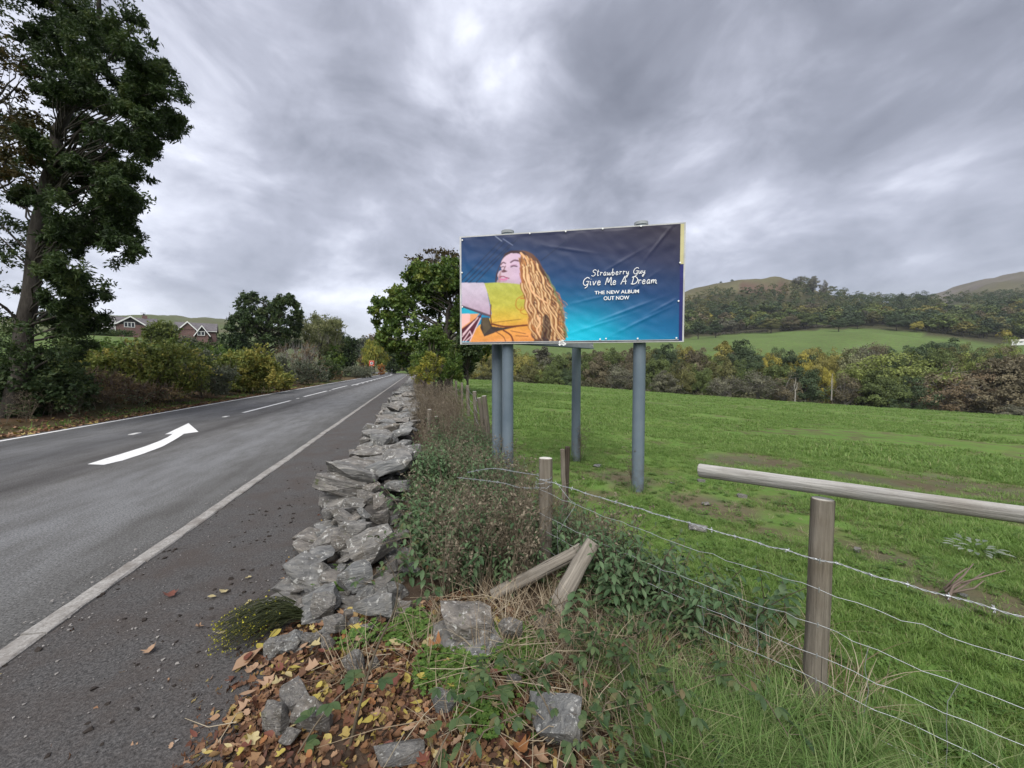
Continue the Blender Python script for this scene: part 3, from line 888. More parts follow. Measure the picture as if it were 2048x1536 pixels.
plant('weeping_willow', 'yellow weeping willow above the speed sign', 'tree', b0, px_lobes([(748, 692, 16, 12), (740, 705, 14, 20), (758, 706, 14, 22), (748, 715, 18, 18)], 112, .1), LM['yellow'], 6500, .9, .22, per=14, droop=1.6, tm=.42)
bush('brown_tree', 'russet tree left of the weeping willow', 733, 700, 14, 118, LM['brown'], 2200, .55, .35, .5, cat='tree', lob=5)
bush('dark_tree', 'dark green tree right of the weeping willow at the road bend', 786, 690, 20, 125, LM['dark'], 4000, .6, .36, .55, cat='tree', lob=7)
bush('brown_tree', 'low brown tree at the outside of the road bend', 815, 706, 20, 140, LM['brown'], 3000, .6, .36, .35, cat='tree', lob=6)
bush('dark_tree', 'grey green tree closing the view along the road', 800, 712, 26, 175, LM['grey'], 3500, .8, .45, .35, cat='tree', lob=7)
bush('dark_tree', 'dark tree behind the sapling at the inside of the bend', 833, 700, 26, 120, LM['dark'], 3500, .6, .36, .6, cat='tree', lob=7)
for i, (u, vt, hw, d, mk, lab) in enumerate(((752, 655, 22, 300, 'brown', 'rusty tree on the hill above the weeping willow'), (728, 668, 16, 280, 'grey', 'grey tree on the low hill left of the rusty one'),
                                            (772, 664, 20, 310, 'syc', 'green tree on the low hill right of the rusty one'), (795, 672, 20, 330, 'grey', 'tree on the low hill half hidden by the sycamore'))):
    bush('hill_tree', lab, u, vt, hw, d, LM[mk], 2600, 1.3, .8, .45, cat='tree', lob=6)
bush('round_tree', 'olive brown round tree in front of the brick houses', 329, 640, 35, 66, LM['bramble'], 7500, .36, .2, .2, cat='tree', lob=9)
bush('shrub', 'small dark shrub between the round tree and the far gables', 378, 670, 22, 62, LM['grey'], 2500, .3, .16, .3, lob=5)
bush('garden_tree', 'dark garden tree behind the ash at the leftmost house', 205, 632, 18, 128, LM['dark'], 2500, .55, .35, .7, cat='tree', lob=5)

# clipped hedge below the houses
hb = MB(); p0, p1 = ground_at(120, 84), ground_at(262, 80)
cs = np.array([p0 + (p1 - p0) * s_ + np.array([0, 0, .75]) for s_ in np.linspace(0, 1, 26)])
cs[:, 2] = H(cs[:, 0], cs[:, 1]) + .75
o = empty('garden_hedge', p0); tag(o, 'long dark clipped hedge in front of the brick houses', 'hedge')
fill_clumps(hb, cs - p0, np.full(26, 1.6), 5200, .3, .18, rsub=.62, flat=.75)
hb.build('foliage', LM['dark'], o, False)
# ------------------------------------------------------------------ woods across the valley
def crown_proto(kind, n, L, W_):
    """one tree 1 unit high; kinds: round, tall, wide, bare, pine"""
    b = MB()
    if kind == 'round': lobes = [((x, y, z), (r, r, r * .9)) for x, y, z, r in ((0, 0, .62, .30), (.2, .05, .5, .24), (-.2, .1, .52, .25), (.02, -.2, .5, .24), (.05, .2, .55, .22), (.0, .0, .8, .2))]
    elif kind == 'tall': lobes = [((x, y, z), (r, r, r * 1.2)) for x, y, z, r in ((0, 0, .45, .2), (.08, 0, .65, .18), (-.07, .04, .8, .15), (.1, .06, .35, .18), (-.1, -.06, .5, .19))]
    elif kind == 'wide': lobes = [((x, y, z), (r, r, r * .75)) for x, y, z, r in ((0, 0, .7, .3), (.33, .05, .58, .26), (-.34, .1, .56, .27), (.12, -.3, .52, .26), (-.1, .28, .55, .25), (.4, .1, .38, .2), (-.42, 0, .36, .22), (0, -.1, .4, .3))]
    elif kind == 'bare': lobes = [((x, y, z), (r, r, r)) for x, y, z, r in ((0, 0, .66, .28), (.2, .05, .55, .22), (-.2, .1, .5, .24), (.02, -.18, .6, .22), (0, 0, .4, .25))]
    else: lobes = [((0, 0, z), (r, r, .14)) for z, r in ((.2, .24), (.36, .2), (.52, .16), (.68, .12), (.84, .08))]
    cs, rs = clumps_of(lobes, 12, .5)
    m = n if kind != 'bare' else n // 2
    fill_shell(b, cs, rs, m, L, W_, .46, .85, .5, .16, .16, (0, 0, .45))
    wood = MB()
    wood.tube([(0, 0, -.12), (.005, 0, .2), (0, .01, .42), (.01, 0, .6)], [.024, .02, .014, .008], 6, False)
    for k in rng.permutation(len(cs))[:(40 if kind == 'bare' else 16)]:
        z0 = min(.55, max(.16, cs[k][2] * .55))
        pp = limb(wood, (0, 0, z0), cs[k], .010, .003, .08, 4, 5)
        if kind == 'bare':
            for _ in range(3):
                limb(wood, pp[3], cs[k] + rng.normal(0, .09, 3), .004, .0012, .05, 3, 4)
    return b, wood


KINDS = ['round', 'tall', 'wide', 'bare']
near_p = {}
for kd in KINDS:
    for q in range(3 if kd != 'tall' else 2):
        b, w = crown_proto(kd, 9500, .027, .019)
        near_p[kd, q] = (b.mesh('crown', LM['far'], False), w.mesh('trunk', m_palebark if kd == 'bare' else m_bark))
far_p = {}
for kd in KINDS:
    for q in range(3):
        b, w = crown_proto(kd, 1100, .085, .062)
        b.t.extend(w.t); b.v.extend(w.v); b.f.extend([f + b.n for f in w.f]); b.m.extend([m * 0 + 1 for m in w.m])
        far_p[kd, q] = b.mesh('hillside_tree', [LM['far'], m_bark], False)
TINT = {'green': (.075, .098, .030), 'dark': (.042, .062, .028), 'olive': (.105, .105, .038), 'yellow': (.25, .22, .045), 'gold': (.17, .155, .042), 'brown': (.098, .084, .050),
        'grey': (.100, .098, .066), 'rust': (.115, .086, .050), 'lime': (.135, .16, .042), 'pale': (.16, .165, .085)}
WORD = {'green': 'mid green', 'dark': 'dark green', 'olive': 'olive', 'yellow': 'bright yellow', 'gold': 'golden green', 'brown': 'brown', 'grey': 'grey brown', 'rust': 'russet', 'lime': 'light green', 'pale': 'pale'}


def valley_tree(u, vt, vb, hw, d, kd, tint, label, cat='tree', name='broadleaf_tree', group=None, z=None):
    p = P(u, 737, d); z0 = float(H(p[0], p[1])) if z is None else z
    base = np.array([p[0], p[1], z0])
    hgt = (P(u, vt - 5, d)[2] - z0)
    wid = {'round': .46, 'tall': .3, 'wide': .66, 'bare': .46}[kd]
    sxy = 1.42 * hw * d / FPX / wid
    root = empty(name, base, rng.uniform(0, 6.28)); tag(root, label, cat, group)
    q = int(rng.integers(0, 3 if kd != 'tall' else 2))
    c = near_p[kd, q]
    k = 1.4 * rng.uniform(.88, 1.12)
    for nm, me in (('crown', c[0]), ('trunk', c[1])):
        o = link_mesh(nm, me, root, (0, 0, 0), (0, 0, 0), (sxy, sxy, hgt))
        if nm == 'crown': o.color = (*(x * k for x in TINT[tint]), 1)
    return root


# the row behind the field, as it stands in the photograph from left to right
VT = [  # u, top v, half width, depth, kind, tint, label
    (935, 712, 22, 95, 'round', 'pale', 'pale tree at the left end of the valley wood'), (962, 698, 24, 112, 'round', 'gold', 'golden tree left of the front left billboard post'),
    (985, 716, 18, 100, 'round', 'olive', 'olive tree close behind the pair of billboard posts'), (1040, 690, 26, 125, 'wide', 'gold', 'golden green tree right of the pair of billboard posts'),
    (1062, 722, 26, 98, 'wide', 'olive', 'low olive tree right of the pair of billboard posts'), (1090, 696, 20, 130, 'tall', 'grey', 'slim grey tree between the left and the back billboard post'),
    (1118, 708, 22, 112, 'round', 'green', 'green tree just left of the back billboard post'), (1100, 733, 26, 96, 'wide', 'green', 'low green bushy tree left of the back billboard post'),
    (1135, 735, 20, 96, 'wide', 'dark', 'dark low tree against the back billboard post'), (1175, 703, 20, 108, 'round', 'green', 'green tree just right of the back billboard post'),
    (1195, 712, 24, 100, 'round', 'brown', 'brown tree right of the back billboard post'), (1215, 690, 24, 135, 'wide', 'olive', 'olive tree behind the brown one under the billboard'),
    (1240, 728, 26, 95, 'bare', 'grey', 'grey half bare tree left of the right billboard post'), (1262, 700, 20, 118, 'round', 'brown', 'brown tree hard against the right billboard post'),
    (1312, 706, 24, 104, 'round', 'green', 'green tree just right of the right billboard post'), (1335, 692, 24, 125, 'round', 'dark', 'dark green tree under the lower right billboard corner'),
    (1362, 712, 26, 98, 'wide', 'olive', 'olive tree under the lower right billboard corner'), (1330, 745, 20, 92, 'round', 'grey', 'low grey brown bushy tree right of the right billboard post'),
    (1395, 694, 26, 118, 'round', 'brown', 'russet brown tree right of the billboard'), (1400, 722, 28, 98, 'wide', 'green', 'wide mid green tree right of the billboard'),
    (1446, 688, 20, 128, 'tall', 'gold', 'slim golden tree left of the tall dark one'), (1482, 684, 32, 126, 'round', 'dark', 'tall dark green tree standing above the wood'),
    (1440, 716, 26, 100, 'round', 'olive', 'round olive tree in front of the tall dark one'), (1485, 718, 26, 98, 'wide', 'green', 'green tree below the tall dark one'),
    (1452, 745, 28, 92, 'bare', 'grey', 'grey half bare tree at the field edge below the tall dark one'), (1515, 740, 30, 92, 'bare', 'grey', 'pale leafless tree at the field edge'),
    (1538, 702, 20, 122, 'round', 'yellow', 'small bright yellow tree right of the tall dark one'), (1560, 716, 26, 100, 'round', 'green', 'green tree below the small bright yellow one'),
    (1570, 742, 24, 91, 'bare', 'brown', 'brown leafless tree beside the pale dead trunk'), (1622, 686, 32, 126, 'wide', 'gold', 'wide golden tree at the top of the wood'),
    (1606, 704, 24, 112, 'wide', 'yellow', 'yellow orange tree below the wide golden one'), (1655, 700, 34, 108, 'wide', 'gold', 'golden green tree in the middle of the wood'),
    (1610, 732, 30, 94, 'round', 'dark', 'dark green tree behind the pale dead trunk'), (1655, 734, 13, 93, 'round', 'yellow', 'little vivid yellow tree low in the wood'),
    (1702, 700, 26, 104, 'round', 'pale', 'pale grey green tree right of the golden green one'), (1750, 678, 22, 150, 'bare', 'brown', 'leafless brown clump on the edge of the far meadow'),
    (1688, 742, 26, 90, 'bare', 'brown', 'brown leafless tree right of the little yellow one'), (1725, 722, 34, 92, 'round', 'lime', 'light green tree left of the huge green one'),
    (1785, 690, 78, 95, 'wide', 'lime', 'huge spreading yellow green tree in front of the far meadow'), (1760, 745, 34, 86, 'round', 'green', 'green tree low down in front of the huge spreading one'),
    (1815, 752, 40, 84, 'wide', 'dark', 'dark green tree under the huge spreading one'), (1880, 674, 30, 130, 'round', 'dark', 'dark tree standing out before the far meadow'),
    (1855, 690, 24, 128, 'round', 'dark', 'lower dark tree left of the one before the far meadow'), (1920, 694, 30, 122, 'wide', 'dark', 'dark low tree below the meadow right of the dark one'),
    (1965, 700, 24, 118, 'round', 'olive', 'olive tree below the far white house'), (1900, 722, 50, 88, 'bare', 'brown', 'broad brown half bare tree right of the huge green one'),
    (1895, 752, 44, 82, 'bare', 'rust', 'low russet scrub tree at the field edge'), (1960, 716, 52, 84, 'wide', 'rust', 'wide russet brown tree near the right edge'),
    (2025, 706, 52, 80, 'round', 'brown', 'tall brown tree at the right edge of the picture'), (2015, 672, 26, 118, 'wide', 'lime', 'light green tree hiding part of the far white house'),
    (1975, 762, 44, 78, 'bare', 'brown', 'brown leafless tree at the field edge near the right'), (2042, 812, 26, 60, 'round', 'grey', 'round grey green bush at the right end of the field'),
    (2090, 740, 50, 72, 'round', 'brown', 'brown tree cut by the right picture edge'), (2140, 720, 60, 74, 'wide', 'olive', 'olive tree beyond the right edge'),
]
for u, vt, hw, d, kd, ti, lab in VT:
    if u > 2100: continue
    valley_tree(u, vt, 0, hw, d, kd, ti, lab, name='bare_tree' if kd == 'bare' else 'broadleaf_tree')
for k, u in enumerate(np.arange(925, 2060, 25.0)):
    d = float(np.interp(u, [905, 1370, 1700, 2048], [135, 132, 122, 108])) + rng.uniform(-8, 14)
    ti = str(rng.choice(['green', 'olive', 'gold', 'brown', 'dark', 'lime', 'grey'], p=[.27, .22, .1, .14, .12, .09, .06]))
    pos = 'left of the billboard posts' if u < 980 else 'behind the billboard posts' if u < 1290 else 'right of the billboard' if u < 1480 else 'behind the golden trees' if u < 1720 else 'behind the huge spreading tree' if u < 1860 else 'near the right edge'
    valley_tree(u + rng.uniform(-6, 6), float(rng.uniform(686, 703)) + (6 if u < 1280 else 0), 0, float(rng.uniform(19, 28)), d, str(rng.choice(['round', 'wide'])), ti, f'{WORD[ti]} tree in the back row of the valley wood {pos}', group=f'{WORD[ti]} trees in the back row {pos}')
# scrub that fills the foot of the wood
sb = MB(); pts = []
for u in np.arange(905, 2160, 7.0):
    d = np.interp(u, [905, 1370, 1700, 2048, 2160], [97, 93, 84, 70, 66]) + rng.uniform(-3, 14)
    p = P(u, 737, d); pts.append((p[0], p[1], float(H(p[0], p[1])) + rng.uniform(.3, 2.6)))
pts = np.array(pts)
fill_shell(sb, pts, rng.uniform(2.0, 3.6, len(pts)), 42000, .42, .28, .8, .8, .4, .2, .25)
o = sb.build('undergrowth', leaf_mat('scrub_leaf', [(.040, .042, .020), (.062, .062, .030), (.090, .086, .046), (.105, .105, .04)], .2), None, False)
tag(o, 'brown and green scrub along the foot of the valley wood', kind='stuff')

# pale dead trunks at the field edge
m_dead = plain('dead_wood', (.27, .25, .22), .85, var=.3, scale=2)
for (u, vt, vb, d, lab, xs) in ((1590, 752, 792, 84, 'forked pale dead trunk standing at the field edge', .9), (1663, 745, 790, 88, 'thin pale dead trunk below the vivid yellow tree', .5)):
    p = P(u, vb, d); hgt = (vb - vt) * d / FPX
    o = empty('dead_tree', (p[0], p[1], p[2] - 1.2)); tag(o, lab, 'dead tree')
    b = MB()
    b.tube([(0, 0, 0), (.1 * xs, 0, hgt * .4), (-.05, 0, hgt * .6), (-.45 * xs, 0, hgt * .85)], [.15, .12, .09, .05], 7)
    b.build('trunk', m_dead, o)
    b2 = MB(); b2.tube([(.0, 0, hgt * .5), (.5 * xs, 0, hgt * .7), (.7 * xs, .1, hgt * .95)], [.08, .07, .03], 6); b2.build('branch', m_dead, o)
    b3 = MB(); b3.tube([(-.2, 0, hgt * .72), (.05, 0, hgt * 1.05), (.1, 0, hgt * 1.2)], [.08, .06, .03], 6); b3.build('branch', m_dead, o)

# hillside trees: seats chosen on the slope, kept off the meadows and the open moor
def hill_label(ti, u, v):
    if v < 590: return None
    return None


single = [  # standing apart on the photograph
    (1675, 645, 17, 360, 'round', 'dark', 'lone dark tree standing in the far meadow'), (1395, 655, 20, 360, 'round', 'dark', 'dark bushy tree at the left end of the far meadow'),
    (1430, 640, 12, 372, 'tall', 'dark', 'slim dark tree above the left of the far meadow'), (1540, 634, 20, 385, 'round', 'olive', 'olive tree on the upper edge of the far meadow, left'),
    (1580, 634, 20, 388, 'round', 'brown', 'brownish tree on the upper edge of the far meadow'), (1610, 628, 22, 390, 'round', 'green', 'green tree right of the brownish one above the meadow'),
    (1592, 558, 13, 640, 'round', 'grey', 'grey tree on the skyline at the right of the moor'), (1622, 554, 14, 640, 'round', 'grey', 'thin see-through tree on the skyline'),
    (1643, 559, 8, 640, 'bare', 'grey', 'small bare tree beside the thin skyline tree'), (1712, 636, 12, 380, 'round', 'dark', 'small dark tree right of the lone meadow tree'),
    (1790, 630, 19, 365, 'round', 'dark', 'dark tree on the right brow of the far meadow'), (1830, 648, 14, 355, 'wide', 'yellow', 'yellow bush on the right brow of the far meadow'),
    (1797, 588, 13, 560, 'round', 'dark', 'dark tree standing in the saddle between the hills'), (1838, 592, 24, 560, 'wide', 'dark', 'wide dark clump right of the saddle tree'),
    (1460, 560, 4, 690, 'wide', 'dark', 'small dark tree on the bare hilltop'), (1438, 562, 3, 690, 'wide', 'dark', 'tiny tree on the left of the bare hilltop'),
]
for u, vt, hw, d, kd, ti, lab in single:
    p = P(u, 737, d); z0 = float(H(p[0], p[1])); top_ = P(u, vt, d)[2]
    hgt = max(top_ - z0, hw * d / FPX * 1.7)
    z0 = min(z0, top_ - hgt * .66) if d < 685 else z0 - hgt * .3
    s_ = hw * d / FPX / {'round': .46, 'tall': .3, 'wide': .66, 'bare': .46}[kd]
    q = int(rng.integers(0, 3))
    o = empty('hillside_tree', (p[0], p[1], z0), rng.uniform(0, 6)); tag(o, lab, 'tree')
    c = near_p[kd, min(q, 1)]
    for nm, me in (('crown', c[0]), ('trunk', c[1])):
        x = link_mesh(nm, me, o, scale=(s_, s_, hgt))
        if nm == 'crown': x.color = (*(q * 1.35 for q in TINT[ti]), 1)


def edge_v(u): return np.interp(u, [900, 1370, 1480, 1640, 1750, 1850, 1950, 2048], [686, 674, 664, 657, 653, 665, 679, 689])


cand = []
for _ in range(60000):
    u = rng.uniform(1010, 2075); d = rng.uniform(330, 690)
    p = P(u, 737, d); z = float(H(p[0], p[1])); _, v, _ = proj(p[0], p[1], z)
    top = np.interp(u, [1010, 1280, 1370, 1420, 1480, 1560, 1600, 1640, 1700, 1760, 1850, 2048], [668, 622, 602, 592, 589, 586, 572, 564, 574, 596, 598, 566])
    if v > edge_v(u) - 1 or v < top: continue
    if 1500 < u < 1640 and 634 < v < 648: continue
    if 1870 < u < 1970 and 612 < v < 630: continue
    if u < 1560 and 648 < v < 662 and rng.uniform() < .75: continue
    cand.append((u, v, p[0], p[1], z, d))
seats = []
for c in cand:
    if all((c[2] - s_[2]) ** 2 + (c[3] - s_[3]) ** 2 > (6.5 + .0125 * c[5]) ** 2 for s_ in seats): seats.append(c)
seats.sort(key=lambda c: c[5])
mats_c = list(TINT)
n_single = 0
wood_b = MB()
REGION = [(1480, 'left of the hilltop'), (1600, 'below the hilltop'), (1720, 'above the far meadow'), (1850, 'under the saddle'), (1950, 'on the right hill'), (9999, 'on the right hill by the picture edge')]
for (u, v, x, y_, z, d) in seats:
    pr = rng.uniform()
    wgt = [.30, .36, .12, .035, .05, .07, .04, .0, .03, .0] if u < 1750 else [.26, .46, .10, .015, .03, .06, .03, .0, .03, .02]
    ti = rng.choice(mats_c, p=np.array(wgt) / sum(wgt))
    kd = rng.choice(['round', 'wide', 'tall'], p=[.62, .28, .10])
    hgt = rng.uniform(11, 19) * (1.0 if ti != 'yellow' else .7); s_ = hgt * rng.uniform(1.05, 1.5)
    if n_single < 240 and u > 1335:
        o = link_mesh('hillside_tree', far_p[kd, int(rng.integers(0, 3))], None, (x, y_, z), (0, 0, rng.uniform(0, 6.28)), (s_, s_, hgt))
        k = 1.35 * rng.uniform(.7, 1.3); o.color = (*(q * k for q in TINT[ti]), 1)
        reg = next(r for lim, r in REGION if u < lim)
        tall = ' spreading' if kd == 'wide' else ' slim' if kd == 'tall' else ' rounded'
        fr_ = (edge_v(u) - v) / max(8.0, edge_v(u) - np.interp(u, [1280, 1370, 1480, 1640, 1760, 2048], [628, 612, 593, 572, 600, 570]))
        band_ = 'low in the wood' if fr_ < .22 else 'halfway up the wood' if fr_ < .6 else 'high in the wood'
        tag(o, f'{WORD[ti]}{tall} tree {band_} {reg}', 'tree', f'{WORD[ti]}{tall} trees {band_} {reg}')
        n_single += 1
    else:
        lobes = [((x + rng.normal(0, 1.6), y_ + rng.normal(0, 1.6), z + hgt * f), (s_ * .3, s_ * .3, hgt * .26)) for f in (.35, .55, .72)]
        cs, rs = clumps_of(lobes, 6)
        fill_shell(wood_b, cs, rs, 420, 1.25, .95, .5, mid=(x, y_, z + hgt * .4), tmean={'dark': .22, 'green': .45, 'olive': .7, 'yellow': .95}.get(ti, .6), tvar=.1, cvar=.05)
if wood_b.n:
    o = wood_b.build('woodland', leaf_mat('wood_leaf', [(.046, .068, .032), (.068, .10, .038), (.115, .12, .048), (.19, .17, .055)], .2), None, False)
    tag(o, 'dark woodland covering the upper hillside', kind='stuff')
print('hill trees', len(seats))
# hedge lines on the hill
hb = MB(); hp = []
for (ua, va, ub, vb, da, db) in ((1430, 660, 1530, 668, 395, 400), (1420, 652, 1530, 648, 420, 430), (1560, 662, 1660, 660, 395, 392), (1500, 634, 1640, 632, 520, 520)):
    for s_ in np.linspace(0, 1, 26):
        p = P(ua + (ub - ua) * s_, 737, da + (db - da) * s_); hp.append((p[0], p[1], float(H(p[0], p[1])) + 1.2))
hp = np.array(hp)
fill_shell(hb, hp, np.full(len(hp), 3.2), 5200, 1.1, .7, rsub=.7, tmean=.5)
tag(hb.build('hedgerow', leaf_mat('hedge_leaf', [(.05, .048, .035), (.08, .07, .05), (.10, .09, .07), (.10, .10, .05)], .2), None, False), 'low brown hedgerows along the top of the far meadow', kind='stuff')

# ------------------------------------------------------------------ houses
m_brick, t = new_mat('brick_wall')
tc = t.n('ShaderNodeTexCoord').outputs['Object']
bk = t.n('ShaderNodeTexBrick', {'Vector': t.n('ShaderNodeMapping', {0: tc, 'Rotation': (R(90), 0, 0)}).outputs[0], 'Color1': (.185, .098, .088, 1), 'Color2': (.14, .078, .072, 1), 'Mortar': (.3, .26, .24, 1), 'Scale': 4.0, 'Mortar Size': .012})
finish(t, t.mix(t.fit(t.noise(tc, 1.2, 5), .35, .7, 0, .5), bk.outputs[0], (.12, .078, .072)), .9)
m_slate = plain('slate_roof', (.115, .105, .11), .7, var=.35, scale=3)
m_white = plain('white_trim', (.76, .76, .74), .5, var=.05)
m_clad = plain('dark_cladding', (.030, .028, .028), .7)
m_glass, t = new_mat('window_glass')
finish(t, (.025, .03, .035), .12, spec=.6)
m_cream = plain('cream_render', (.5, .48, .43), .8, var=.1)
m_black = plain('black_gutter', (.02, .02, .02), .5)


def roof_block(root, x0, x1, y0, y1, ze, zr, along, mats=(m_slate, m_white), gable=None):
    """a pitched roof over the rectangle with its ridge along x or y; each slope a slab, barge boards at the gable"""
    th = .14; ov = .28
    if along == 'y':
        xm = (x0 + x1) / 2; sl = (zr - ze) / (xm - x0)
        for s_, xa in ((-1, x0 - ov), (1, x1 + ov)):
            b = MB(); za = ze - sl * ov
            v = [(xa, y0 - ov, za), (xm, y0 - ov, zr), (xm, y1, zr), (xa, y1, za)]
            v += [(a, b_, c + th) for a, b_, c in v]
            b.add(v, [(0, 1, 2, 3), (7, 6, 5, 4), (0, 4, 5, 1), (1, 5, 6, 2), (2, 6, 7, 3), (3, 7, 4, 0)]); b.build('roof', mats[0], root, False)
            b = MB(); d = (0, -.05, 0)
            v = [(xa, y0 - ov - .06, za - .16), (xm, y0 - ov - .06, zr - .16), (xm, y0 - ov - .06, zr + th + .03), (xa, y0 - ov - .06, za + th + .03)]
            v += [(a, b_ + .05, c) for a, b_, c in v]
            b.add(v, [(0, 1, 2, 3), (7, 6, 5, 4), (0, 4, 5, 1), (1, 5, 6, 2), (2, 6, 7, 3), (3, 7, 4, 0)]); b.build('bargeboard', mats[1], root, False)
        g_ = MB(); g_.add([(x0, y0 - .01, ze), (x1, y0 - .01, ze), (xm, y0 - .01, zr), (x0, y0 + .1, ze), (x1, y0 + .1, ze), (xm, y0 + .1, zr)], [(0, 1, 2), (5, 4, 3)]); g_.build('gable', gable or m_brick, root, False)
    else:
        ym = (y0 + y1) / 2; sl = (zr - ze) / (ym - y0)
        for s_, ya in ((-1, y0 - ov), (1, y1 + ov)):
            b = MB(); za = ze - sl * ov
            v = [(x0 - ov, ya, za), (x1 + ov, ya, za), (x1 + ov, ym, zr), (x0 - ov, ym, zr)]
            v += [(a, b_, c + th) for a, b_, c in v]
            b.add(v, [(0, 1, 2, 3), (7, 6, 5, 4), (0, 4, 5, 1), (1, 5, 6, 2), (2, 6, 7, 3), (3, 7, 4, 0)]); b.build('roof', mats[0], root, False)
        g_ = MB().box(((x0 + x1) / 2, y0 - ov - .05, ze - sl * ov + .02), (x1 - x0 + .5, .1, .12)); g_.build('gutter', mats[1], root, False)


def window(root, x, y, z, w, h, lights=2):
    fr = MB(); f = .09
    for dz in (-h / 2, h / 2): fr.box((x, y, z + dz), (w + f, .1, f))
    for k in range(lights + 1): fr.box((x - w / 2 + w * k / lights, y - .004, z), (f, .09, h))
    o = fr.build('window', m_white, root, False)
    for k in range(lights):
        MB().box((x - w / 2 + w * (k + .5) / lights, y + .02, z), (w / lights - f, .04, h - f)).build('pane', m_glass, o, False)


def house(u, d, lab, parts, turn=0.0):
    p = P(u, 737, d)
    z = float(H(p[0], p[1]))
    face = math.atan2(-p[0], p[1])            # local -y looks at the road's start
    o = empty('brick_house', (p[0], p[1], z), face + turn); tag(o, lab, 'house')
    return o, (lambda v: 1.65 + (737 - v) / FPX * d - z)


# main house: two front gables joined by a long slate roof
o, zv = house(236, 90, 'red brick house with a big dark-clad gable and a small gable, chimney on the right', None)
S = 90 / FPX * 1.1
X_ = lambda u: (u - 236) * S
MB().box(((X_(181) + X_(292)) / 2, 4.0, zv(649) / 2 - 1), (X_(292) - X_(181), 5.4, zv(649) + 2)).build('wall', m_brick, o, False)
roof_block(o, X_(188), X_(291), 1.3, 6.7, zv(648), zv(631), 'x')
MB().box(((X_(235) + X_(274)) / 2, 1.0, zv(648) / 2 - 1), (X_(274) - X_(235), 4.0, zv(648) + 2)).build('wall', m_brick, o, False)
roof_block(o, X_(235), X_(274), -1.0, 4.2, zv(648.5), zv(632.5), 'y', gable=m_clad)
MB().box(((X_(181) + X_(199)) / 2, 1.6, zv(648) / 2 - 1), (X_(199) - X_(181), 3.0, zv(648) + 2)).build('wall', m_brick, o, False)
roof_block(o, X_(181), X_(199), .1, 4.2, zv(648.5), zv(633), 'y', gable=m_clad)
window(o, X_(253), -1.04, zv(649), 1.75, 1.1, 3)
window(o, X_(216), 1.2, zv(641.5), .9, .5, 1)
lt = MB(); lt.add([(X_(200), -.6, zv(661)), (X_(234), -.6, zv(661)), (X_(234), 1.28, zv(652.5)), (X_(206), 1.28, zv(652.5))], [(0, 1, 2, 3)]); lt.add([(X_(200), -.6, zv(662)), (X_(234), -.6, zv(662)), (X_(234), 1.28, zv(653.5)), (X_(206), 1.28, zv(653.5))], [(3, 2, 1, 0)])
lt.build('lean_to_roof', m_slate, o, False)
b = MB(); b.tube([(X_(216), -.66, zv(660.5)), (X_(234.5), -.66, zv(652.8))], .1, 4); b.build('bargeboard', m_white, o, False)
MB().tube([(X_(234.6), -1.05, zv(636)), (X_(234.6), -1.05, zv(664))], .09, 6).build('downpipe', m_white, o)
ch = MB().box((X_(275), 4.2, zv(633)), (.95, .8, 2.0)).build('chimney', m_brick, o, False)
MB().tube([(X_(274), 4.2, zv(633) + .9), (X_(274), 4.2, zv(633) + 1.5)], .16, 8).build('chimney_pot', m_black, ch)
b = MB(); b.tube([(X_(273), 4.2, zv(633)), (X_(273), 4.2, zv(619))], .03, 4)
for k in range(4): b.tube([(X_(273) - .5, 4.2, zv(619) + .1 - k * .25), (X_(273) + .5, 4.2, zv(619) + .1 - k * .25)], .025, 4)
b.build('aerial', m_slate, ch)
MB().box((X_(281), .6, zv(661)), (1.3, 1.4, 2.6)).build('porch', m_clad, o, False)
MB().box((X_(285.3), -.12, zv(661)), (.14, .12, 2.6)).build('porch_post', m_white, o, False)

o, zv = house(170, 96, 'house on the far left with a plain slate roof, half hidden by the ash', None, .25)
S = 96 / FPX * 1.15; X_ = lambda u: (u - 170) * S
MB().box((0, 4, zv(655) / 2 - 1), (X_(184) - X_(148), 5, zv(655) + 2)).build('wall', m_cream, o, False)
roof_block(o, X_(146), X_(180), 1.4, 6.6, zv(656), zv(637), 'x')
roof_block(o, X_(165), X_(179), -.2, 3.6, zv(658), zv(643), 'y', gable=m_brick)
MB().box((X_(172), 1.6, zv(657) / 2 - 1), (X_(178) - X_(166), 3.4, zv(657) + 2)).build('wall', m_brick, o, False)
window(o, X_(172), -.14, zv(657), .9, .7, 2)

o, zv = house(302, 98, 'house whose white gable peeps out between the chimney and the round tree', None, -.5)
S = 98 / FPX * 1.1; X_ = lambda u: (u - 302) * S
MB().box((0, 4, zv(655) / 2 - 1), (4.4, 5, zv(655) + 2)).build('wall', m_brick, o, False)
roof_block(o, -2.4, 2.4, 1.2, 6.6, zv(658), zv(645), 'y', gable=m_cream)
window(o, 0, 1.08, zv(659), 1.2, .8, 2)

o, zv = house(385, 92, 'low brick house with two steep white-edged gables right of the round tree', None, -.1)
S = 92 / FPX * 1.08; X_ = lambda u: (u - 385) * S
MB().box((X_(392), 4.6, zv(658) / 2 - 1), (X_(418) - X_(362), 5, zv(658) + 2)).build('wall', m_brick, o, False)
roof_block(o, X_(360), X_(420), 2.0, 7.2, zv(659), zv(643), 'x')
for ua, ub, ve, va, yy, mt in ((368, 392, 659, 644.5, 0, m_brick), (391.5, 411.5, 669, 652, -1.2, m_clad)):
    MB().box(((X_(ua) + X_(ub)) / 2, yy + 1.8, zv(ve) / 2 - 1.5), (X_(ub) - X_(ua) - .3, 3.4, zv(ve) + 3)).build('wall', m_brick, o, False)
    roof_block(o, X_(ua), X_(ub), yy, yy + 4, zv(ve), zv(va), 'y', gable=mt)
window(o, X_(400), -1.3, zv(667), 1.3, .9, 2)

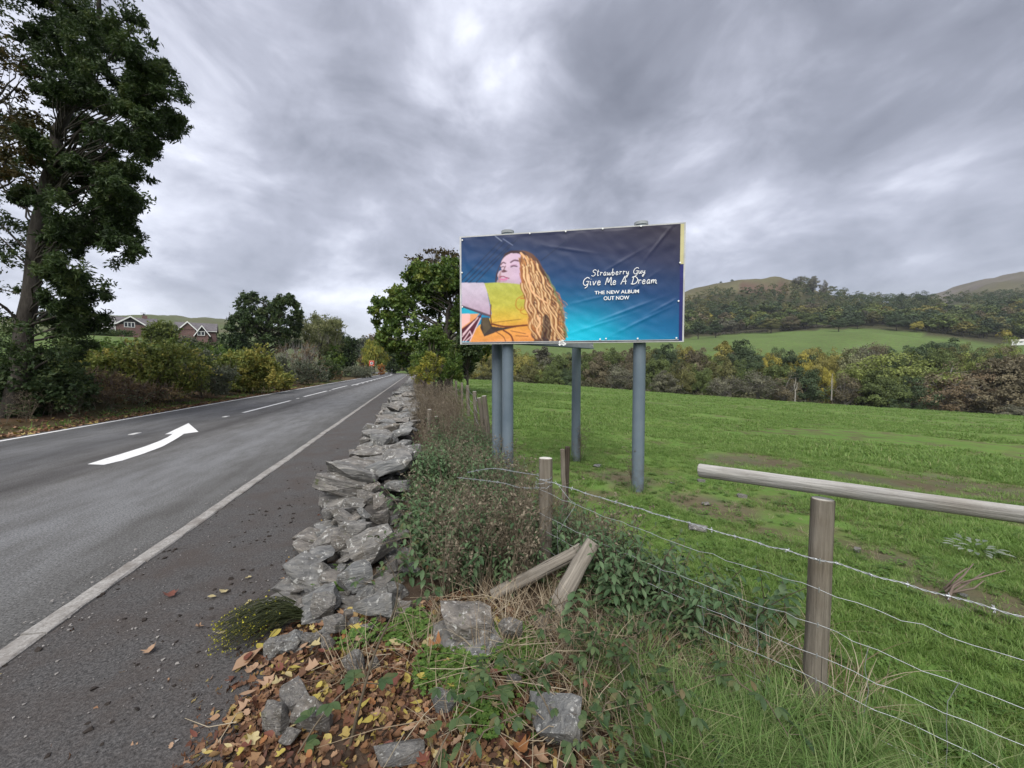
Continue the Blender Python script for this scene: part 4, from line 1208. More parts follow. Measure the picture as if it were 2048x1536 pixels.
# white cottage far off at the right
p = P(2034, 737, 215); z = float(H(p[0], p[1]))
zc = P(2034, 686, 215)[2]
o = empty('white_cottage', (p[0], p[1], zc), math.atan2(-p[0], p[1])); tag(o, 'white cottage at the right end of the far meadow', 'cottage')
o.scale = (.55, .55, .42)
MB().box((0, 2, 0), (9, 5, 6)).build('wall', m_white, o, False)
roof_block(o, -4.5, 4.5, -.5, 4.5, 2.6, 4.8, 'x', (m_cream, m_white))
window(o, -2, -.55, 1.0, 1.2, 1.3, 2); window(o, 2, -.55, 1.0, 1.2, 1.3, 2)

# ------------------------------------------------------------------ speed sign, notice board, car, mast
m_pole = plain('galvanised', (.42, .43, .43), .45, .6)
m_red = plain('sign_red', (.55, .03, .03), .5, var=.05)
m_yel = plain('sign_orange', (.55, .20, .10), .5, var=.05)


def disc(b, r0, r1, y, n=28, z=0):
    th = np.linspace(0, 2 * np.pi, n, endpoint=False)
    v = np.r_[np.c_[r0 * np.cos(th), np.full(n, y), z + r0 * np.sin(th)], np.c_[r1 * np.cos(th), np.full(n, y), z + r1 * np.sin(th)]]
    b.add(v, [(i, (i + 1) % n, n + (i + 1) % n, n + i) for i in range(n)])


D_ = 88
p = P(743.5, 749, D_); gz = float(H(p[0], p[1])); k = D_ / FPX
o = empty('speed_sign', (p[0], p[1], gz), R(-YAW + 20)); tag(o, 'round red and white speed sign on a pale post with an orange backing board', 'road sign')
zc = P(743.5, 726.5, D_)[2] - gz
MB().tube([(0, .05, -.3), (0, .05, zc + .6)], .09, 8).build('post', m_pole, o)
MB().box((0, .0, zc), (9.6 * k, .03, 11.5 * k)).build('backing_board', m_yel, o, False)
b = MB(); disc(b, .0, 3.4 * k, -.03, z=zc); b.build('sign_face', m_white, o, False)
b = MB(); disc(b, 3.0 * k, 4.6 * k, -.035, z=zc); b.build('red_ring', m_red, o, False)
b = MB(); b.box((-.1, -.04, zc + .05), (.07, .006, .38), Matrix.Rotation(.45, 3, 'Y')); b.box((-.08, -.04, zc - .08), (.34, .006, .07)); b.box((-.01, -.041, zc), (.07, .006, .42))
disc(b, .11, .19, -.04, 16, zc); b.v[-1][:, 0] += .27; b.v[-1][:, 2] = zc + (b.v[-1][:, 2] - zc) * 1.15
b.build('number', m_black, o, False)

D_ = 76
p = P(690, 730, D_); gz = float(H(p[0], p[1])); k = D_ / FPX
o = empty('notice_board', (p[0], p[1], gz), R(-YAW + 20)); tag(o, 'weathered white notice board behind the clipped hedge', 'notice board')
zc = P(689, 722.5, D_)[2] - gz
MB().box((0, 0, zc), (17 * k, .06, 4.6 * k)).build('board', plain('weathered_white', (.55, .55, .53), .8, var=.3, scale=1.2), o, False)
for s_ in (-1, 1): MB().tube([(s_ * 7.5 * k, .08, -.2), (s_ * 7.5 * k, .08, zc + .2)], .06, 6).build('post', m_bark, o)

# dark hatchback with its pale windscreen, coming round the bend
D_ = 128
p = G(782, 748.5, .0); d_ = proj(*p)[2]; p = P(782.5, 737, D_)
car = empty('parked_car'.replace('parked_', ''), (p[0], p[1], .01), R(14)); tag(car, 'small dark car with a bright windscreen coming round the far bend', 'car')
m_carp = plain('car_paint', (.018, .02, .024), .3, var=.1)
m_scr, t = new_mat('windscreen'); finish(t, (.5, .52, .55), .1, spec=.8)
prof = [(-2.0, .3), (-2.05, .62), (-1.95, .85), (-1.0, .98), (-.35, 1.45), (.9, 1.48), (1.75, 1.05), (2.0, .95), (2.02, .4), (1.9, .28)]
w = .88; b = MB(); n = len(prof)
for s_, wd in ((-1, w), (1, w)):
    pass
v = [(sx_ * w * (.82 if z > 1.1 else 1), y, z) for sx_ in (-1, 1) for y, z in prof]
b.add(v, [(i, (i + 1) % n, n + (i + 1) % n, n + i) for i in range(n)])
b.add(v[:n], [list(range(n))]); b.add(v[n:], [list(range(n))[::-1]])
b.build('body', m_carp, car, False)
b = MB(); b.add([(-.74, -1.0, 1.02), (.74, -1.0, 1.02), (.64, -.4, 1.44), (-.64, -.4, 1.44)], [(0, 1, 2, 3)]); b.v[-1][:, 1] -= .03; b.v[-1][:, 2] += .02; b.build('windscreen', m_scr, car, False)
for s_ in (-1, 1):
    MB().box((s_ * .81, .35, 1.2), (.03, 1.9, .3), Matrix.Rotation(s_ * .35, 3, 'Y')).build('side_window', m_glass, car, False)
    for y in (-1.3, 1.25):
        wh = MB().tube([(s_ * .72, y, .31), (s_ * .9, y, .31)], .31, 14).build('wheel', m_black, car)
        MB().tube([(s_ * .9, y, .31), (s_ * .915, y, .31)], .18, 10).build('rim', m_pole, wh)
    MB().box((s_ * .62, -2.02, .7), (.34, .06, .16)).build('headlight', m_scr, car, False)
MB().box((0, -2.06, .48), (.52, .02, .12)).build('number_plate', m_white, car, False)
MB().box((0, -2.04, .36), (1.5, .05, .16)).build('grille', m_black, car, False)

p = P(462, 737, 420); gz = float(H(p[0], p[1]))
zt = P(462, 625, 420)[2]
o = empty('radio_mast', (p[0], p[1], gz)); tag(o, 'thin lattice mast on the far left skyline', 'mast')
b = MB()
for a in range(3): b.tube([(1.1 * math.cos(a * 2.09), 1.1 * math.sin(a * 2.09), 0), (.3 * math.cos(a * 2.09), .3 * math.sin(a * 2.09), zt - gz)], .09, 4)
for q in np.linspace(.05, .95, 14):
    r = 1.1 - .8 * q
    for a in range(3): b.tube([(r * math.cos(a * 2.09), r * math.sin(a * 2.09), (zt - gz) * q), (r * math.cos(a * 2.09 + 2.09), r * math.sin(a * 2.09 + 2.09), (zt - gz) * (q + .05))], .05, 3)
b.build('lattice', m_slate, o)
# ------------------------------------------------------------------ billboard
m_steel, t = new_mat('painted_steel')
co = t.n('ShaderNodeTexCoord').outputs['Object']
k1 = t.noise(co, 2.0, 6, .6); k2 = t.noise(t.n('ShaderNodeMapping', {0: co, 'Scale': (1, 1, .12)}).outputs[0], 16, 5, .6)
c_ = t.mix(t.fit(k1, .3, .7, 0, 1), (.105, .140, .172), (.148, .186, .218))
c_ = t.mix(t.fit(k2, .52, .75, 0, .6), c_, (.19, .215, .225))
zz_ = t.n('ShaderNodeSeparateXYZ', {0: co}).outputs[2]
c_ = t.mix(t.math('MULTIPLY', t.fit(zz_, -.2, .55, 1, 0), t.fit(t.noise(co, 9, 6, .7), .38, .6, 0, .9)), c_, (.085, .072, .055))
finish(t, c_, .55, k1, .1, .01, spec=.4)
m_edge = plain('frame_edge', (.48, .48, .47), .6, var=.2)
m_blueb = plain('blue_backing', (.018, .022, .14), .5, var=.2)
m_creamb = plain('cream_backing', (.55, .50, .27), .6, var=.12)
m_dullgrey = plain('dull_grey', (.30, .32, .33), .6, var=.15)

DL, DR = 5.70, 5.14
TL, TR, BL, BR = P(920.5, 474.5, DL), P(1370, 448, DR), P(920.5, 686.5, DL), P(1368, 684.5, DR)
bx = np.array([TR[0] + BR[0] - TL[0] - BL[0], TR[1] + BR[1] - TL[1] - BL[1], 0]) / 2
BW = np.linalg.norm(bx); bx /= BW
bn = np.array([bx[1], -bx[0], 0.0]); bn = bn if bn @ C_FWD < 0 else -bn      # towards the road
bz = np.array([0, 0, 1.0])
zt_, zb_ = (TL[2] + TR[2]) / 2, (BL[2] + BR[2]) / 2
BH = zt_ - zb_
O_ = np.array([(TL[0] + BL[0]) / 2, (TL[1] + BL[1]) / 2, zb_])
print('board', BW, BH, zb_, 'left/right top z', TL[2], TR[2])


def bp(s, h, out=0.0):
    """point on the board: s metres from its left edge, h metres above its bottom, out metres in front"""
    return O_ + bx * s + bz * h + bn * out


bmid = bp(BW / 2, 0); bg_ = float(H(bmid[0], bmid[1]))
bb = empty('billboard', (bmid[0], bmid[1], bg_)); tag(bb, 'blue album billboard on grey steel posts standing in the field behind the wire fence', 'billboard')
boff = np.array([bmid[0], bmid[1], bg_])
ROT = np.stack([bx, bn, bz], 1)


def bbox(name, s0, s1, h0, h1, o0, o1, mat, parent=bb, label=None):
    c = bp((s0 + s1) / 2, (h0 + h1) / 2, (o0 + o1) / 2) - boff
    b = MB().box(c, (s1 - s0, abs(o1 - o0), h1 - h0), ROT)
    o = b.build(name, mat, parent, False)
    if label: o['label'] = label
    return o


bbox('backing_panel', 0.01, BW - .01, 0.01, BH - .01, -.045, 0, m_blueb)
bbox('frame_rail', -.004, .022, -.004, BH + .004, -.05, .004, m_edge)
bbox('frame_rail', BW - .016, BW + .004, -.004, BH + .004, -.05, .0025, m_edge)
bbox('frame_rail', .022, BW - .016, BH - .012, BH + .004, -.05, .003, m_edge)
bbox('frame_rail', .022, BW - .016, -.004, .008, -.05, .003, m_edge)
bbox('panel_strip', BW - .062, BW - .017, BH * .655, BH - .013, .0, .0022, m_creamb, label='cream strip of backing left bare at the top right')
# posts
POLE_FEET = []
PO = [('post', 1012, 5.60, .085, 'front'), ('post', 1283.5, 5.24, .085, 'front'), ('post', 994.5, 6.05, .085, 'back'), ('post', 1153, 7.25, .084, 'back')]
for nm, u, d, r, wh in PO:
    if wh == 'front':
        # just behind the panel
        q = P(u, 600, d); s_ = (q - O_) @ bx
        q = bp(s_, 0, -.05 - r - .01); top = zt_ + .075
    else:
        q = P(u, 700, d); top = zt_ - .25
    gz = float(H(q[0], q[1]))
    POLE_FEET.append((q[0], q[1]))
    b = MB(); b.tube([(q[0], q[1], gz - .3), (q[0], q[1], gz + 1.2), (q[0], q[1], top)], r, 24)
    b.v = [x - boff for x in b.v]
    po = b.build('post', m_steel, bb)
    c = MB(); c.tube([(q[0], q[1], top - .028), (q[0], q[1], top + .012)], r * 1.1, 24); c.v = [x - boff for x in c.v]; c.build('cap', m_dullgrey, po)
    if wh == 'front':
        for h_ in (.18, BH - .2):
            c = MB(); w_ = q + np.array([0, 0, zb_ + h_ - q[2]]); c.tube([w_ + bz * -.03, w_ + bz * .03], r + .008, 20); c.v = [x - boff for x in c.v]; c.build('clamp', m_dullgrey, po)
# the second board behind: a steel beam under it, seen end on
A_, B_ = P(1002, 689, 5.86), P(1171, 697.5, 7.38)
ax_ = (B_ - A_); ax_[2] = 0; L2 = np.linalg.norm(ax_); ax_ /= L2
zb2 = (A_[2] + B_[2]) / 2
n2 = np.array([ax_[1], -ax_[0], 0.0]); n2 = n2 if n2 @ C_FWD < 0 else -n2
R2 = np.stack([ax_, n2, bz], 1)
mid2 = (A_ + B_) / 2; mid2[2] = zb2
ax0 = A_ - ax_ * .02
b = MB().box(mid2 + bz * .075 + n2 * .13 - boff, (L2, .09, .15), R2); b.build('beam', m_dullgrey, bb, False)
b = MB().box(mid2 + bz * .005 + n2 * .13 - boff, (L2 + .01, .13, .014), R2); b.build('beam_flange', m_steel, bb, False)
b = MB().box(mid2 + bz * .71 + n2 * -.12 - boff, (L2 - .02, .05, 1.12), R2); b.build('rear_panel', m_dullgrey, bb, False)
for k in range(2):
    c = B_ - ax_ * (.045 + .0) + n2 * .18 + bz * (.05 + .06 * k); c[2] = zb2 + .05 + .06 * k
    b = MB().tube([c - boff, c + n2 * .02 - boff], .011, 8); b.build('bolt', m_edge, bb)

# ---- the print, painted point by point on the sheet's own grid (photo crop pixels as drawing units)
NX, NY = 560, 270
CXL, CXR = 170.0, 1904.0
ytop = lambda x: 180 - (x - 170) * (102 / 1740.)
ybot = lambda x: 991 - (x - 170) * (7 / 1740.)
gs, gt = np.meshgrid(np.linspace(0, 1, NX), np.linspace(0, 1, NY))          # t downwards
uu, _v, _d = proj(*(O_[k] + bx[k] * gs * BW for k in range(3)))
PXX = CXL + (uu - uu.min()) / (uu.max() - uu.min()) * (CXR - CXL)
PYY = ytop(PXX) + gt * (ybot(PXX) - ytop(PXX))
img = np.zeros((NY, NX, 3))


def lin(r, g, b_): return np.array([((c / 255 + .055) / 1.055) ** 2.4 if c > 10 else c / 3294.6 for c in (r, g, b_)])


# background: near black violet above, blue, turquoise towards the bottom
sky_t = [(0, lin(36, 31, 50)), (.22, lin(33, 40, 72)), (.45, lin(24, 60, 104)), (.7, lin(4, 92, 138)), (.88, lin(0, 132, 172)), (1, lin(0, 168, 200))]
diag = np.clip(gt + .16 * (1 - gs) * (1 - gt) * 2 - .30 * np.clip(gs - .35, 0, 1) * gt * 1.0 - .06 * gs, 0, 1)
for c in range(3): img[..., c] = np.interp(diag, [a for a, _ in sky_t], [b_[c] for _, b_ in sky_t])
glow = np.exp(-((PXX - 1080) / 330) ** 2 - ((PYY - 960) / 190) ** 2)[..., None]
img = img * (1 - .8 * glow) + lin(0, 186, 212) * .8 * glow
img *= (1 + .05 * (vnoise(PXX, PYY, .02, 3) - .5)[..., None])


def poly(pts, colr, soft=None, alpha=1.0):
    pts = np.asarray(pts, float); ins = np.zeros(PXX.shape, bool)
    n = len(pts)
    for i in range(n):
        x1, y1 = pts[i]; x2, y2 = pts[(i + 1) % n]
        if y1 == y2: continue
        c = ((y1 > PYY) != (y2 > PYY)) & (PXX < (x2 - x1) * (PYY - y1) / (y2 - y1) + x1)
        ins ^= c
    colr = np.asarray(colr, float)
    src = colr if colr.ndim == 3 else np.broadcast_to(colr, img.shape)
    img[ins] = img[ins] * (1 - alpha) + src[ins] * alpha
    return ins


def stroke(pts, w, colr, alpha=1.0, w2=None):
    pts = np.asarray(pts, float)
    seg = np.linalg.norm(np.diff(pts, axis=0), axis=1); L = np.r_[0, np.cumsum(seg)]
    k = max(2, int(L[-1] / 2.0))
    s = np.linspace(0, L[-1], k); xs = np.interp(s, L, pts[:, 0]); ys = np.interp(s, L, pts[:, 1])
    wd = np.linspace(w, w if w2 is None else w2, k)
    for x, y, q in zip(xs, ys, wd):
        ci = int((x - CXL) / (CXR - CXL) * NX); cj = int((y - ytop(x)) / (ybot(x) - ytop(x)) * NY)
        m = int(q / 2.8) + 3
        a0, a1, b0_, b1 = max(0, cj - m), min(NY, cj + m + 1), max(0, ci - m - 18), min(NX, ci + m + 19)
        if a0 >= a1 or b0_ >= b1: continue
        dd = np.hypot(PXX[a0:a1, b0_:b1] - x, PYY[a0:a1, b0_:b1] - y)
        al = (np.clip((q * .5 + 1.6 - dd) / 3.2, 0, 1) * alpha)[..., None]
        sub = img[a0:a1, b0_:b1]; sub += (colr - sub) * al


def curve(pts, n=24):
    """smooth line through the points"""
    pts = np.asarray(pts, float); k = len(pts)
    t_ = np.linspace(0, k - 1, n * (k - 1)); i = np.clip(t_.astype(int), 0, k - 2); f = (t_ - i)[:, None]
    p0, p1, p2, p3 = pts[np.clip(i - 1, 0, k - 1)], pts[i], pts[i + 1], pts[np.clip(i + 2, 0, k - 1)]
    return .5 * (2 * p1 + (p2 - p0) * f + (2 * p0 - 5 * p1 + 4 * p2 - p3) * f ** 2 + (3 * p1 - p0 - 3 * p2 + p3) * f ** 3)


# overhead wires
for a, b_ in (((172, 510), (480, 205)), ((200, 525), (525, 205)), ((235, 525), (575, 215)), ((285, 525), (620, 185)), ((800, 360), (1000, 210))):
    stroke([a, b_], 6, lin(20, 36, 66))
stroke([(438, 168), (490, 208)], 5, lin(130, 140, 165)); stroke([(500, 190), (577, 240)], 5, lin(110, 120, 150))
# hair behind the head, then face, arm, shirt
r2 = np.random.default_rng(5)
hair_area = curve([(560, 300), (640, 280), (720, 300), (780, 355), (820, 430), (880, 530), (925, 630), (965, 740), (985, 850), (1005, 920), (985, 985), (850, 992), (715, 992), (720, 900), (770, 800), (740, 640), (700, 560), (690, 470), (690, 380), (640, 320)])
poly(hair_area, lin(96, 62, 44))
poly(curve([(500, 330), (520, 300), (580, 280), (660, 290), (700, 330), (640, 320), (560, 310), (490, 380), (460, 440), (448, 520), (440, 525), (445, 460), (475, 390)]), lin(58, 38, 42))
face_c = np.zeros(img.shape); fr = np.clip((PXX - 450) / 250, 0, 1)[..., None]; fd = np.clip((PYY - 300) / 250, 0, 1)[..., None]
face_c[:] = lin(205, 178, 190) * (1 - fr) + lin(196, 168, 196) * fr
face_c *= (1.06 - .2 * fd)
poly(curve([(560, 302), (620, 305), (670, 335), (698, 385), (705, 440), (690, 500), (680, 556), (560, 545), (455, 532), (462, 500), (456, 470), (470, 440), (488, 430), (480, 395), (492, 355), (520, 322)]), face_c)
poly(curve([(640, 470), (700, 440), (690, 540), (640, 548)]), lin(196, 130, 165), alpha=.45)
poly(curve([(453, 532), (462, 480), (480, 440), (486, 470), (478, 532)]), lin(150, 112, 110), alpha=.7)
stroke(curve([(560, 372), (590, 356), (626, 362)]), 11, lin(96, 62, 78)); stroke(curve([(484, 388), (500, 372), (520, 380)]), 9, lin(96, 62, 78))
stroke(curve([(562, 408), (582, 400), (612, 404)]), 8, lin(70, 44, 60)); stroke(curve([(560, 398), (580, 392), (606, 392)]), 5, lin(160, 112, 140))
stroke(curve([(484, 412), (496, 404), (512, 408)]), 6, lin(80, 50, 66))
stroke(curve([(520, 400), (506, 428), (490, 440), (500, 448), (530, 440)]), 7, lin(120, 82, 92)); poly(curve([(492, 440), (512, 430), (530, 442), (512, 450)]), lin(90, 55, 62))
stroke(curve([(474, 486), (500, 480), (520, 488), (548, 496)]), 7, lin(140, 52, 84)); stroke(curve([(478, 500), (500, 506), (530, 500)]), 12, lin(205, 120, 160))
stroke(curve([(470, 515), (500, 520), (530, 514)]), 5, lin(170, 120, 140), .6)
# bare arm
armc = np.zeros(img.shape); ad = np.clip((PYY - 530) / 230, 0, 1)[..., None]
armc[:] = lin(196, 184, 200) * (1 - ad) + lin(176, 152, 170) * ad
armc *= (.94 + .12 * vnoise(PXX, PYY, .06, 8))[..., None]
poly([(168, 527), (360, 530), (412, 800), (330, 765), (172, 705)], armc)
poly([(168, 700), (330, 755), (412, 785), (412, 800), (320, 775), (168, 716)], lin(70, 44, 48), alpha=.85)
poly([(168, 716), (320, 772), (255, 772), (168, 768)], lin(24, 160, 186))
poly([(168, 768), (240, 770), (235, 830), (168, 880)], lin(226, 176, 168))
poly([(240, 770), (310, 770), (250, 850), (172, 935), (168, 880), (235, 830)], lin(216, 148, 96))
# shirt
shc = np.zeros(img.shape); sd_ = np.clip((PYY - 530) / 460, 0, 1)
stops = [(0, lin(168, 172, 78)), (.38, lin(180, 172, 66)), (.62, lin(206, 168, 62)), (.75, lin(216, 150, 66)), (1, lin(216, 142, 78))]
for c in range(3): shc[..., c] = np.interp(sd_ + .12 * np.clip((PXX - 600) / 250, 0, 1), [a for a, _ in stops], [b_[c] for _, b_ in stops])
shc *= (.92 + .16 * vnoise(PXX, PYY, .09, 2))[..., None]
poly(curve([(350, 532), (450, 528), (560, 534), (650, 548), (730, 590), (790, 650), (800, 760), (770, 860), (720, 935), (715, 995), (240, 992), (300, 870), (400, 800), (402, 720), (380, 620)], 8), shc)
poly([(330, 800), (385, 800), (410, 870), (500, 880), (690, 862), (560, 885), (470, 905), (350, 950), (318, 880)], lin(58, 48, 44))
poly([(330, 805), (378, 800), (402, 880), (345, 935)], lin(84, 72, 54))
for pts, w in (([(410, 850), (520, 872), (690, 862)], 13), ([(500, 900), (560, 940), (580, 990)], 12), ([(440, 910), (500, 950), (520, 990)], 6), ([(560, 905), (680, 930)], 5), ([(600, 945), (700, 950)], 5), ([(420, 840), (640, 815)], 4), ([(404, 700), (400, 780), (410, 860)], 8)):
    stroke(curve(pts), w, lin(104, 52, 30), .85)
# striped cloth in the corner
poly([(168, 890), (330, 770), (325, 800), (230, 985), (168, 985)], lin(78, 22, 40))
for a, b_ in (((172, 950), (300, 800)), ((180, 985), (235, 905)), ((235, 905), (250, 940)), ((250, 940), (200, 985)), ((178, 930), (270, 830)), ((236, 980), (320, 805))):
    stroke([a, b_], 6, lin(222, 190, 196))
# line drawing on the shirt
for pts in ([(660, 630), (610, 660), (605, 720), (650, 745), (700, 690), (690, 650), (640, 650)], [(650, 720), (640, 760), (690, 778), (740, 750), (760, 700), (720, 690), (690, 730)], [(640, 655), (690, 660), (730, 690), (770, 690)]):
    stroke(curve(pts), 6, lin(176, 112, 34), .85)
# hair strands: wavy locks over the mass
tones = [lin(204, 150, 92), lin(232, 190, 140), lin(166, 104, 56), lin(120, 74, 48), lin(70, 44, 40), lin(186, 124, 70), lin(236, 206, 160), lin(146, 84, 60)]
for k in range(430):
    f = r2.uniform(0, 1)
    x0 = 640 + 130 * f + r2.normal(0, 10); y0 = 300 + 60 * f + r2.uniform(0, 160)
    x1 = 735 + 255 * f + r2.normal(0, 14); y1 = r2.uniform(700, 985)
    n = 14; s = np.linspace(0, 1, n)
    ph = r2.uniform(0, 6.28); am = r2.uniform(7, 21); fq = r2.uniform(2.6, 5.0)
    xs = x0 + (x1 - x0) * s ** 1.05 + 25 * np.sin(s * 3.1) * (f - .3) + am * np.sin(ph + s * 6.28 * fq) * s
    ys = y0 + (y1 - y0) * s
    wi = r2.choice([0, 1, 2, 3, 4, 5, 6, 7], p=[.17, .06, .18, .20, .17, .12, .03, .07])
    stroke(curve(np.c_[xs, ys], 5), r2.uniform(3, 9), tones[wi], .85, 3)
for k in range(34):                                   # curls lit along their middle
    f = r2.uniform(.05, 1); n = 18; s = np.linspace(0, 1, n)
    x0 = 650 + 125 * f + r2.normal(0, 8); y0 = 320 + 50 * f + r2.uniform(0, 220); x1 = 745 + 240 * f; y1 = min(985, y0 + r2.uniform(260, 560))
    ph = r2.uniform(0, 6.28); am = r2.uniform(12, 22); fq = r2.uniform(2.5, 4.2)
    q = (y1 - y0) / 600
    for j in range(7):
        o_ = (j - 3) * 5.0
        xs = x0 + (x1 - x0) * s * q ** .3 + am * np.sin(ph + s * 6.28 * fq) * (.3 + .7 * s) + o_
        tone_ = [3, 5, 1, 6, 0, 2, 4][j]
        stroke(curve(np.c_[xs, y0 + (y1 - y0) * s + j * 2], 4), 5.5, tones[tone_] * r2.uniform(.75, 1.05), .8, 3)
for pts, w in (([(775, 790), (795, 850), (770, 900), (800, 960), (815, 990)], 16), ([(700, 470), (710, 540), (730, 600), (790, 650), (850, 690)], 17), ([(640, 300), (680, 340), (700, 380)], 14)):
    stroke(curve(pts), w, lin(226, 176, 130), .95, 8)
poly(curve([(815, 800), (850, 780), (880, 860), (870, 985), (800, 990), (815, 900)]), lin(30, 22, 28), alpha=.75)
for k in range(46):
    y0 = r2.uniform(430, 950); x0 = np.interp(y0, [430, 530, 630, 740, 850, 950], [820, 880, 925, 965, 985, 1000])
    stroke(curve([(x0 - 18, y0 - 30), (x0 + r2.uniform(-4, 12), y0), (x0 + r2.uniform(-6, 24), y0 + 40)]), 4, lin(104, 140, 96) if r2.uniform() < .5 else lin(120, 88, 60), .6)
# the print's own softness and grain
fig = (PXX < 1010)[..., None]
bl = img.copy()
for _ in range(2):
    pad = np.pad(bl, ((1, 1), (1, 1), (0, 0)), 'edge')
    bl = (pad[:-2, 1:-1] + pad[2:, 1:-1] + pad[1:-1, :-2] + pad[1:-1, 2:] + 2 * pad[1:-1, 1:-1]) / 6
img = np.where(fig, bl, img) * r2.normal(1, .035, img.shape[:2])[..., None]
img = np.clip(img * 1.12, .004, .9)

NGX, NGY = NX, NY
s0, s1, h0, h1 = .022, BW - .064, .030, BH - .014
sx_ = s0 + (s1 - s0) * gs; hz_ = h1 + (h0 - h1) * gt
crease = (vnoise(sx_ * 1.0, hz_ * 1.0, 3.2, 4) - .5) * .008 + (vnoise(sx_ + hz_ * .8, hz_ - sx_ * .4, 9, 6) - .5) * .0055
for (cx_, cy_, an, ln, am) in ((2.35, .42, .35, .55, .010), (2.6, .30, .45, .5, .011), (2.9, .5, .5, .4, .009), (2.0, .25, .3, .5, .008), (2.8, 1.35, .9, .35, .009), (1.6, 1.3, -.2, .4, .006), (2.5, .75, .6, .4, .007), (1.9, .6, .2, .4, .006), (2.3, 1.1, .5, .5, .005)):
    dx_, dy_ = sx_ - cx_, hz_ - cy_
    a_, b_ = dx_ * math.cos(an) + dy_ * math.sin(an), -dx_ * math.sin(an) + dy_ * math.cos(an)
    crease = crease + .55 * am * np.exp(-(a_ / ln) ** 2 * 2) * np.exp(-(b_ / .022) ** 2)
edge = np.minimum.reduce([gs, 1 - gs, gt, 1 - gt]); crease = crease * sstep(0, .03, edge)
out_ = .008 + crease
bvx = O_[None, None] + sx_[..., None] * bx + hz_[..., None] * bz + out_[..., None] * bn - boff
i = np.arange(NY - 1)[:, None] * NX; j = np.arange(NX - 1)[None, :]
fb = np.stack([i + j, i + NX + j, i + NX + j + 1, i + j + 1], -1).reshape(-1, 4)
m_print, t = new_mat('printed_vinyl')
pc = t.n('ShaderNodeAttribute', None, attribute_name='print').outputs['Color']
finish(t, pc, .42, t.noise(t.n('ShaderNodeTexCoord').outputs['Object'], 9, 4), .05, .01, spec=.35)
banner = MB().add(bvx.reshape(-1, 3), fb).build('banner', m_print, bb)
banner['label'] = 'vinyl banner printed with a long haired person in a yellow shirt and white lettering'
at = banner.data.attributes.new('print', 'FLOAT_COLOR', 'POINT')
cc = np.ones((NX * NY, 4), np.float32); cc[:, :3] = img.reshape(-1, 3)
at.data.foreach_set('color', cc.ravel())
# white hem along the lower edge and the fixings
bbox('hem', s0, s1, h0 - .010, h0 - .002, .003, .011, m_edge, bb)
mE = plain('white_fixing', (.85, .85, .84), .4, var=.02)
fix = [(1908, 382), (1897, 682), (1885, 973), (1575, 975), (1322, 974), (1275, 978), (995, 136), (1288, 116), (1590, 97), (712, 150), (178, 716), (176, 450), (180, 200)]


def crop_sh(x, y):
    """board coordinates of a point given on the enlarged photograph"""
    f = (x - CXL) / (CXR - CXL)
    s_ = np.interp(f, (uu[0] - uu[0].min()) / (uu[0].max() - uu[0].min()), gs[0])
    return s0 + (s1 - s0) * s_, h1 + (h0 - h1) * (y - ytop(x)) / (ybot(x) - ytop(x))


for x, y in fix:
    s_, h_ = crop_sh(x, y)
    c = bp(min(s_, BW - .03), h_) - boff
    MB().tube([c + bn * .006, c + bn * .022], .011, 10).build('fixing', mE, bb)
s_, h_ = crop_sh(990, 998)
b = MB()
for k in range(5): b.box(bp(s_ + rng.uniform(-.05, .05), h_ + rng.uniform(-.03, .01), .02) - boff, (.07, .01, .03), ROT @ np.array(Matrix.Rotation(rng.uniform(-1, 1), 3, 'Y')))
b.build('torn_paper', mE, bb, False)['label'] = 'scraps of white paper hanging from the lower edge'

# ---- lettering
m_letter = plain('white_lettering', (.86, .86, .86), .5, var=.01)
GL = {  # strokes in a unit box, y up, for a loose hand
    'S': [[(.9, .85), (.6, 1.0), (.25, .85), (.3, .62), (.7, .48), (.75, .2), (.4, 0), (0, .1)]],
    't': [[(.45, .95), (.35, .3), (.5, .02), (.8, .15)], [(.1, .62), (.8, .66)]],
    'r': [[(.1, .5), (.25, .5), (.25, .05)], [(.25, .3), (.5, .5), (.85, .45)]],
    'a': [[(.75, .5), (.4, .52), (.15, .25), (.35, .02), (.65, .2), (.75, .5), (.72, .1), (.95, .05)]],
    'w': [[(.05, .5), (.15, .08), (.35, .1), (.48, .42), (.55, .08), (.8, .1), (.95, .5)]],
    'b': [[(.2, 1.0), (.2, .05), (.5, 0), (.75, .25), (.5, .48), (.22, .3)]],
    'e': [[(.1, .28), (.7, .3), (.6, .5), (.3, .48), (.15, .2), (.4, 0), (.85, .12)]],
    'y': [[(.1, .5), (.2, .15), (.5, .15), (.75, .5)], [(.75, .5), (.6, -.2), (.3, -.45), (.2, -.25), (.9, .1)]],
    'G': [[(.95, .85), (.6, 1.0), (.15, .7), (.1, .25), (.45, 0), (.8, .2), (.85, .5), (.5, .48), (1.0, .5)], [(.85, .5), (.8, -.1), (.45, -.35)]],
    'u': [[(.1, .5), (.15, .1), (.45, .05), (.75, .5), (.75, .08), (.95, .05)]],
    'i': [[(.4, .5), (.4, .08), (.7, .06)], [(.45, .74), (.5, .78)]],
    'v': [[(.1, .5), (.35, .02), (.8, .52)]],
    'M': [[(.0, .0), (.15, .9), (.4, .3), (.7, .95), (.85, .05), (1.05, .05)]],
    'A': [[(.0, .0), (.45, .95), (.55, .9), (.85, .0)], [(.15, .35), (.95, .42)]],
    'D': [[(.25, .9), (.2, .05)], [(.0, .85), (.5, .95), (.95, .6), (.8, .15), (.3, 0), (.0, .08)]],
    'm': [[(.05, .5), (.1, .05), (.2, .45), (.42, .45), (.42, .08), (.55, .45), (.8, .42), (.82, .1), (1.05, .05)]],
}


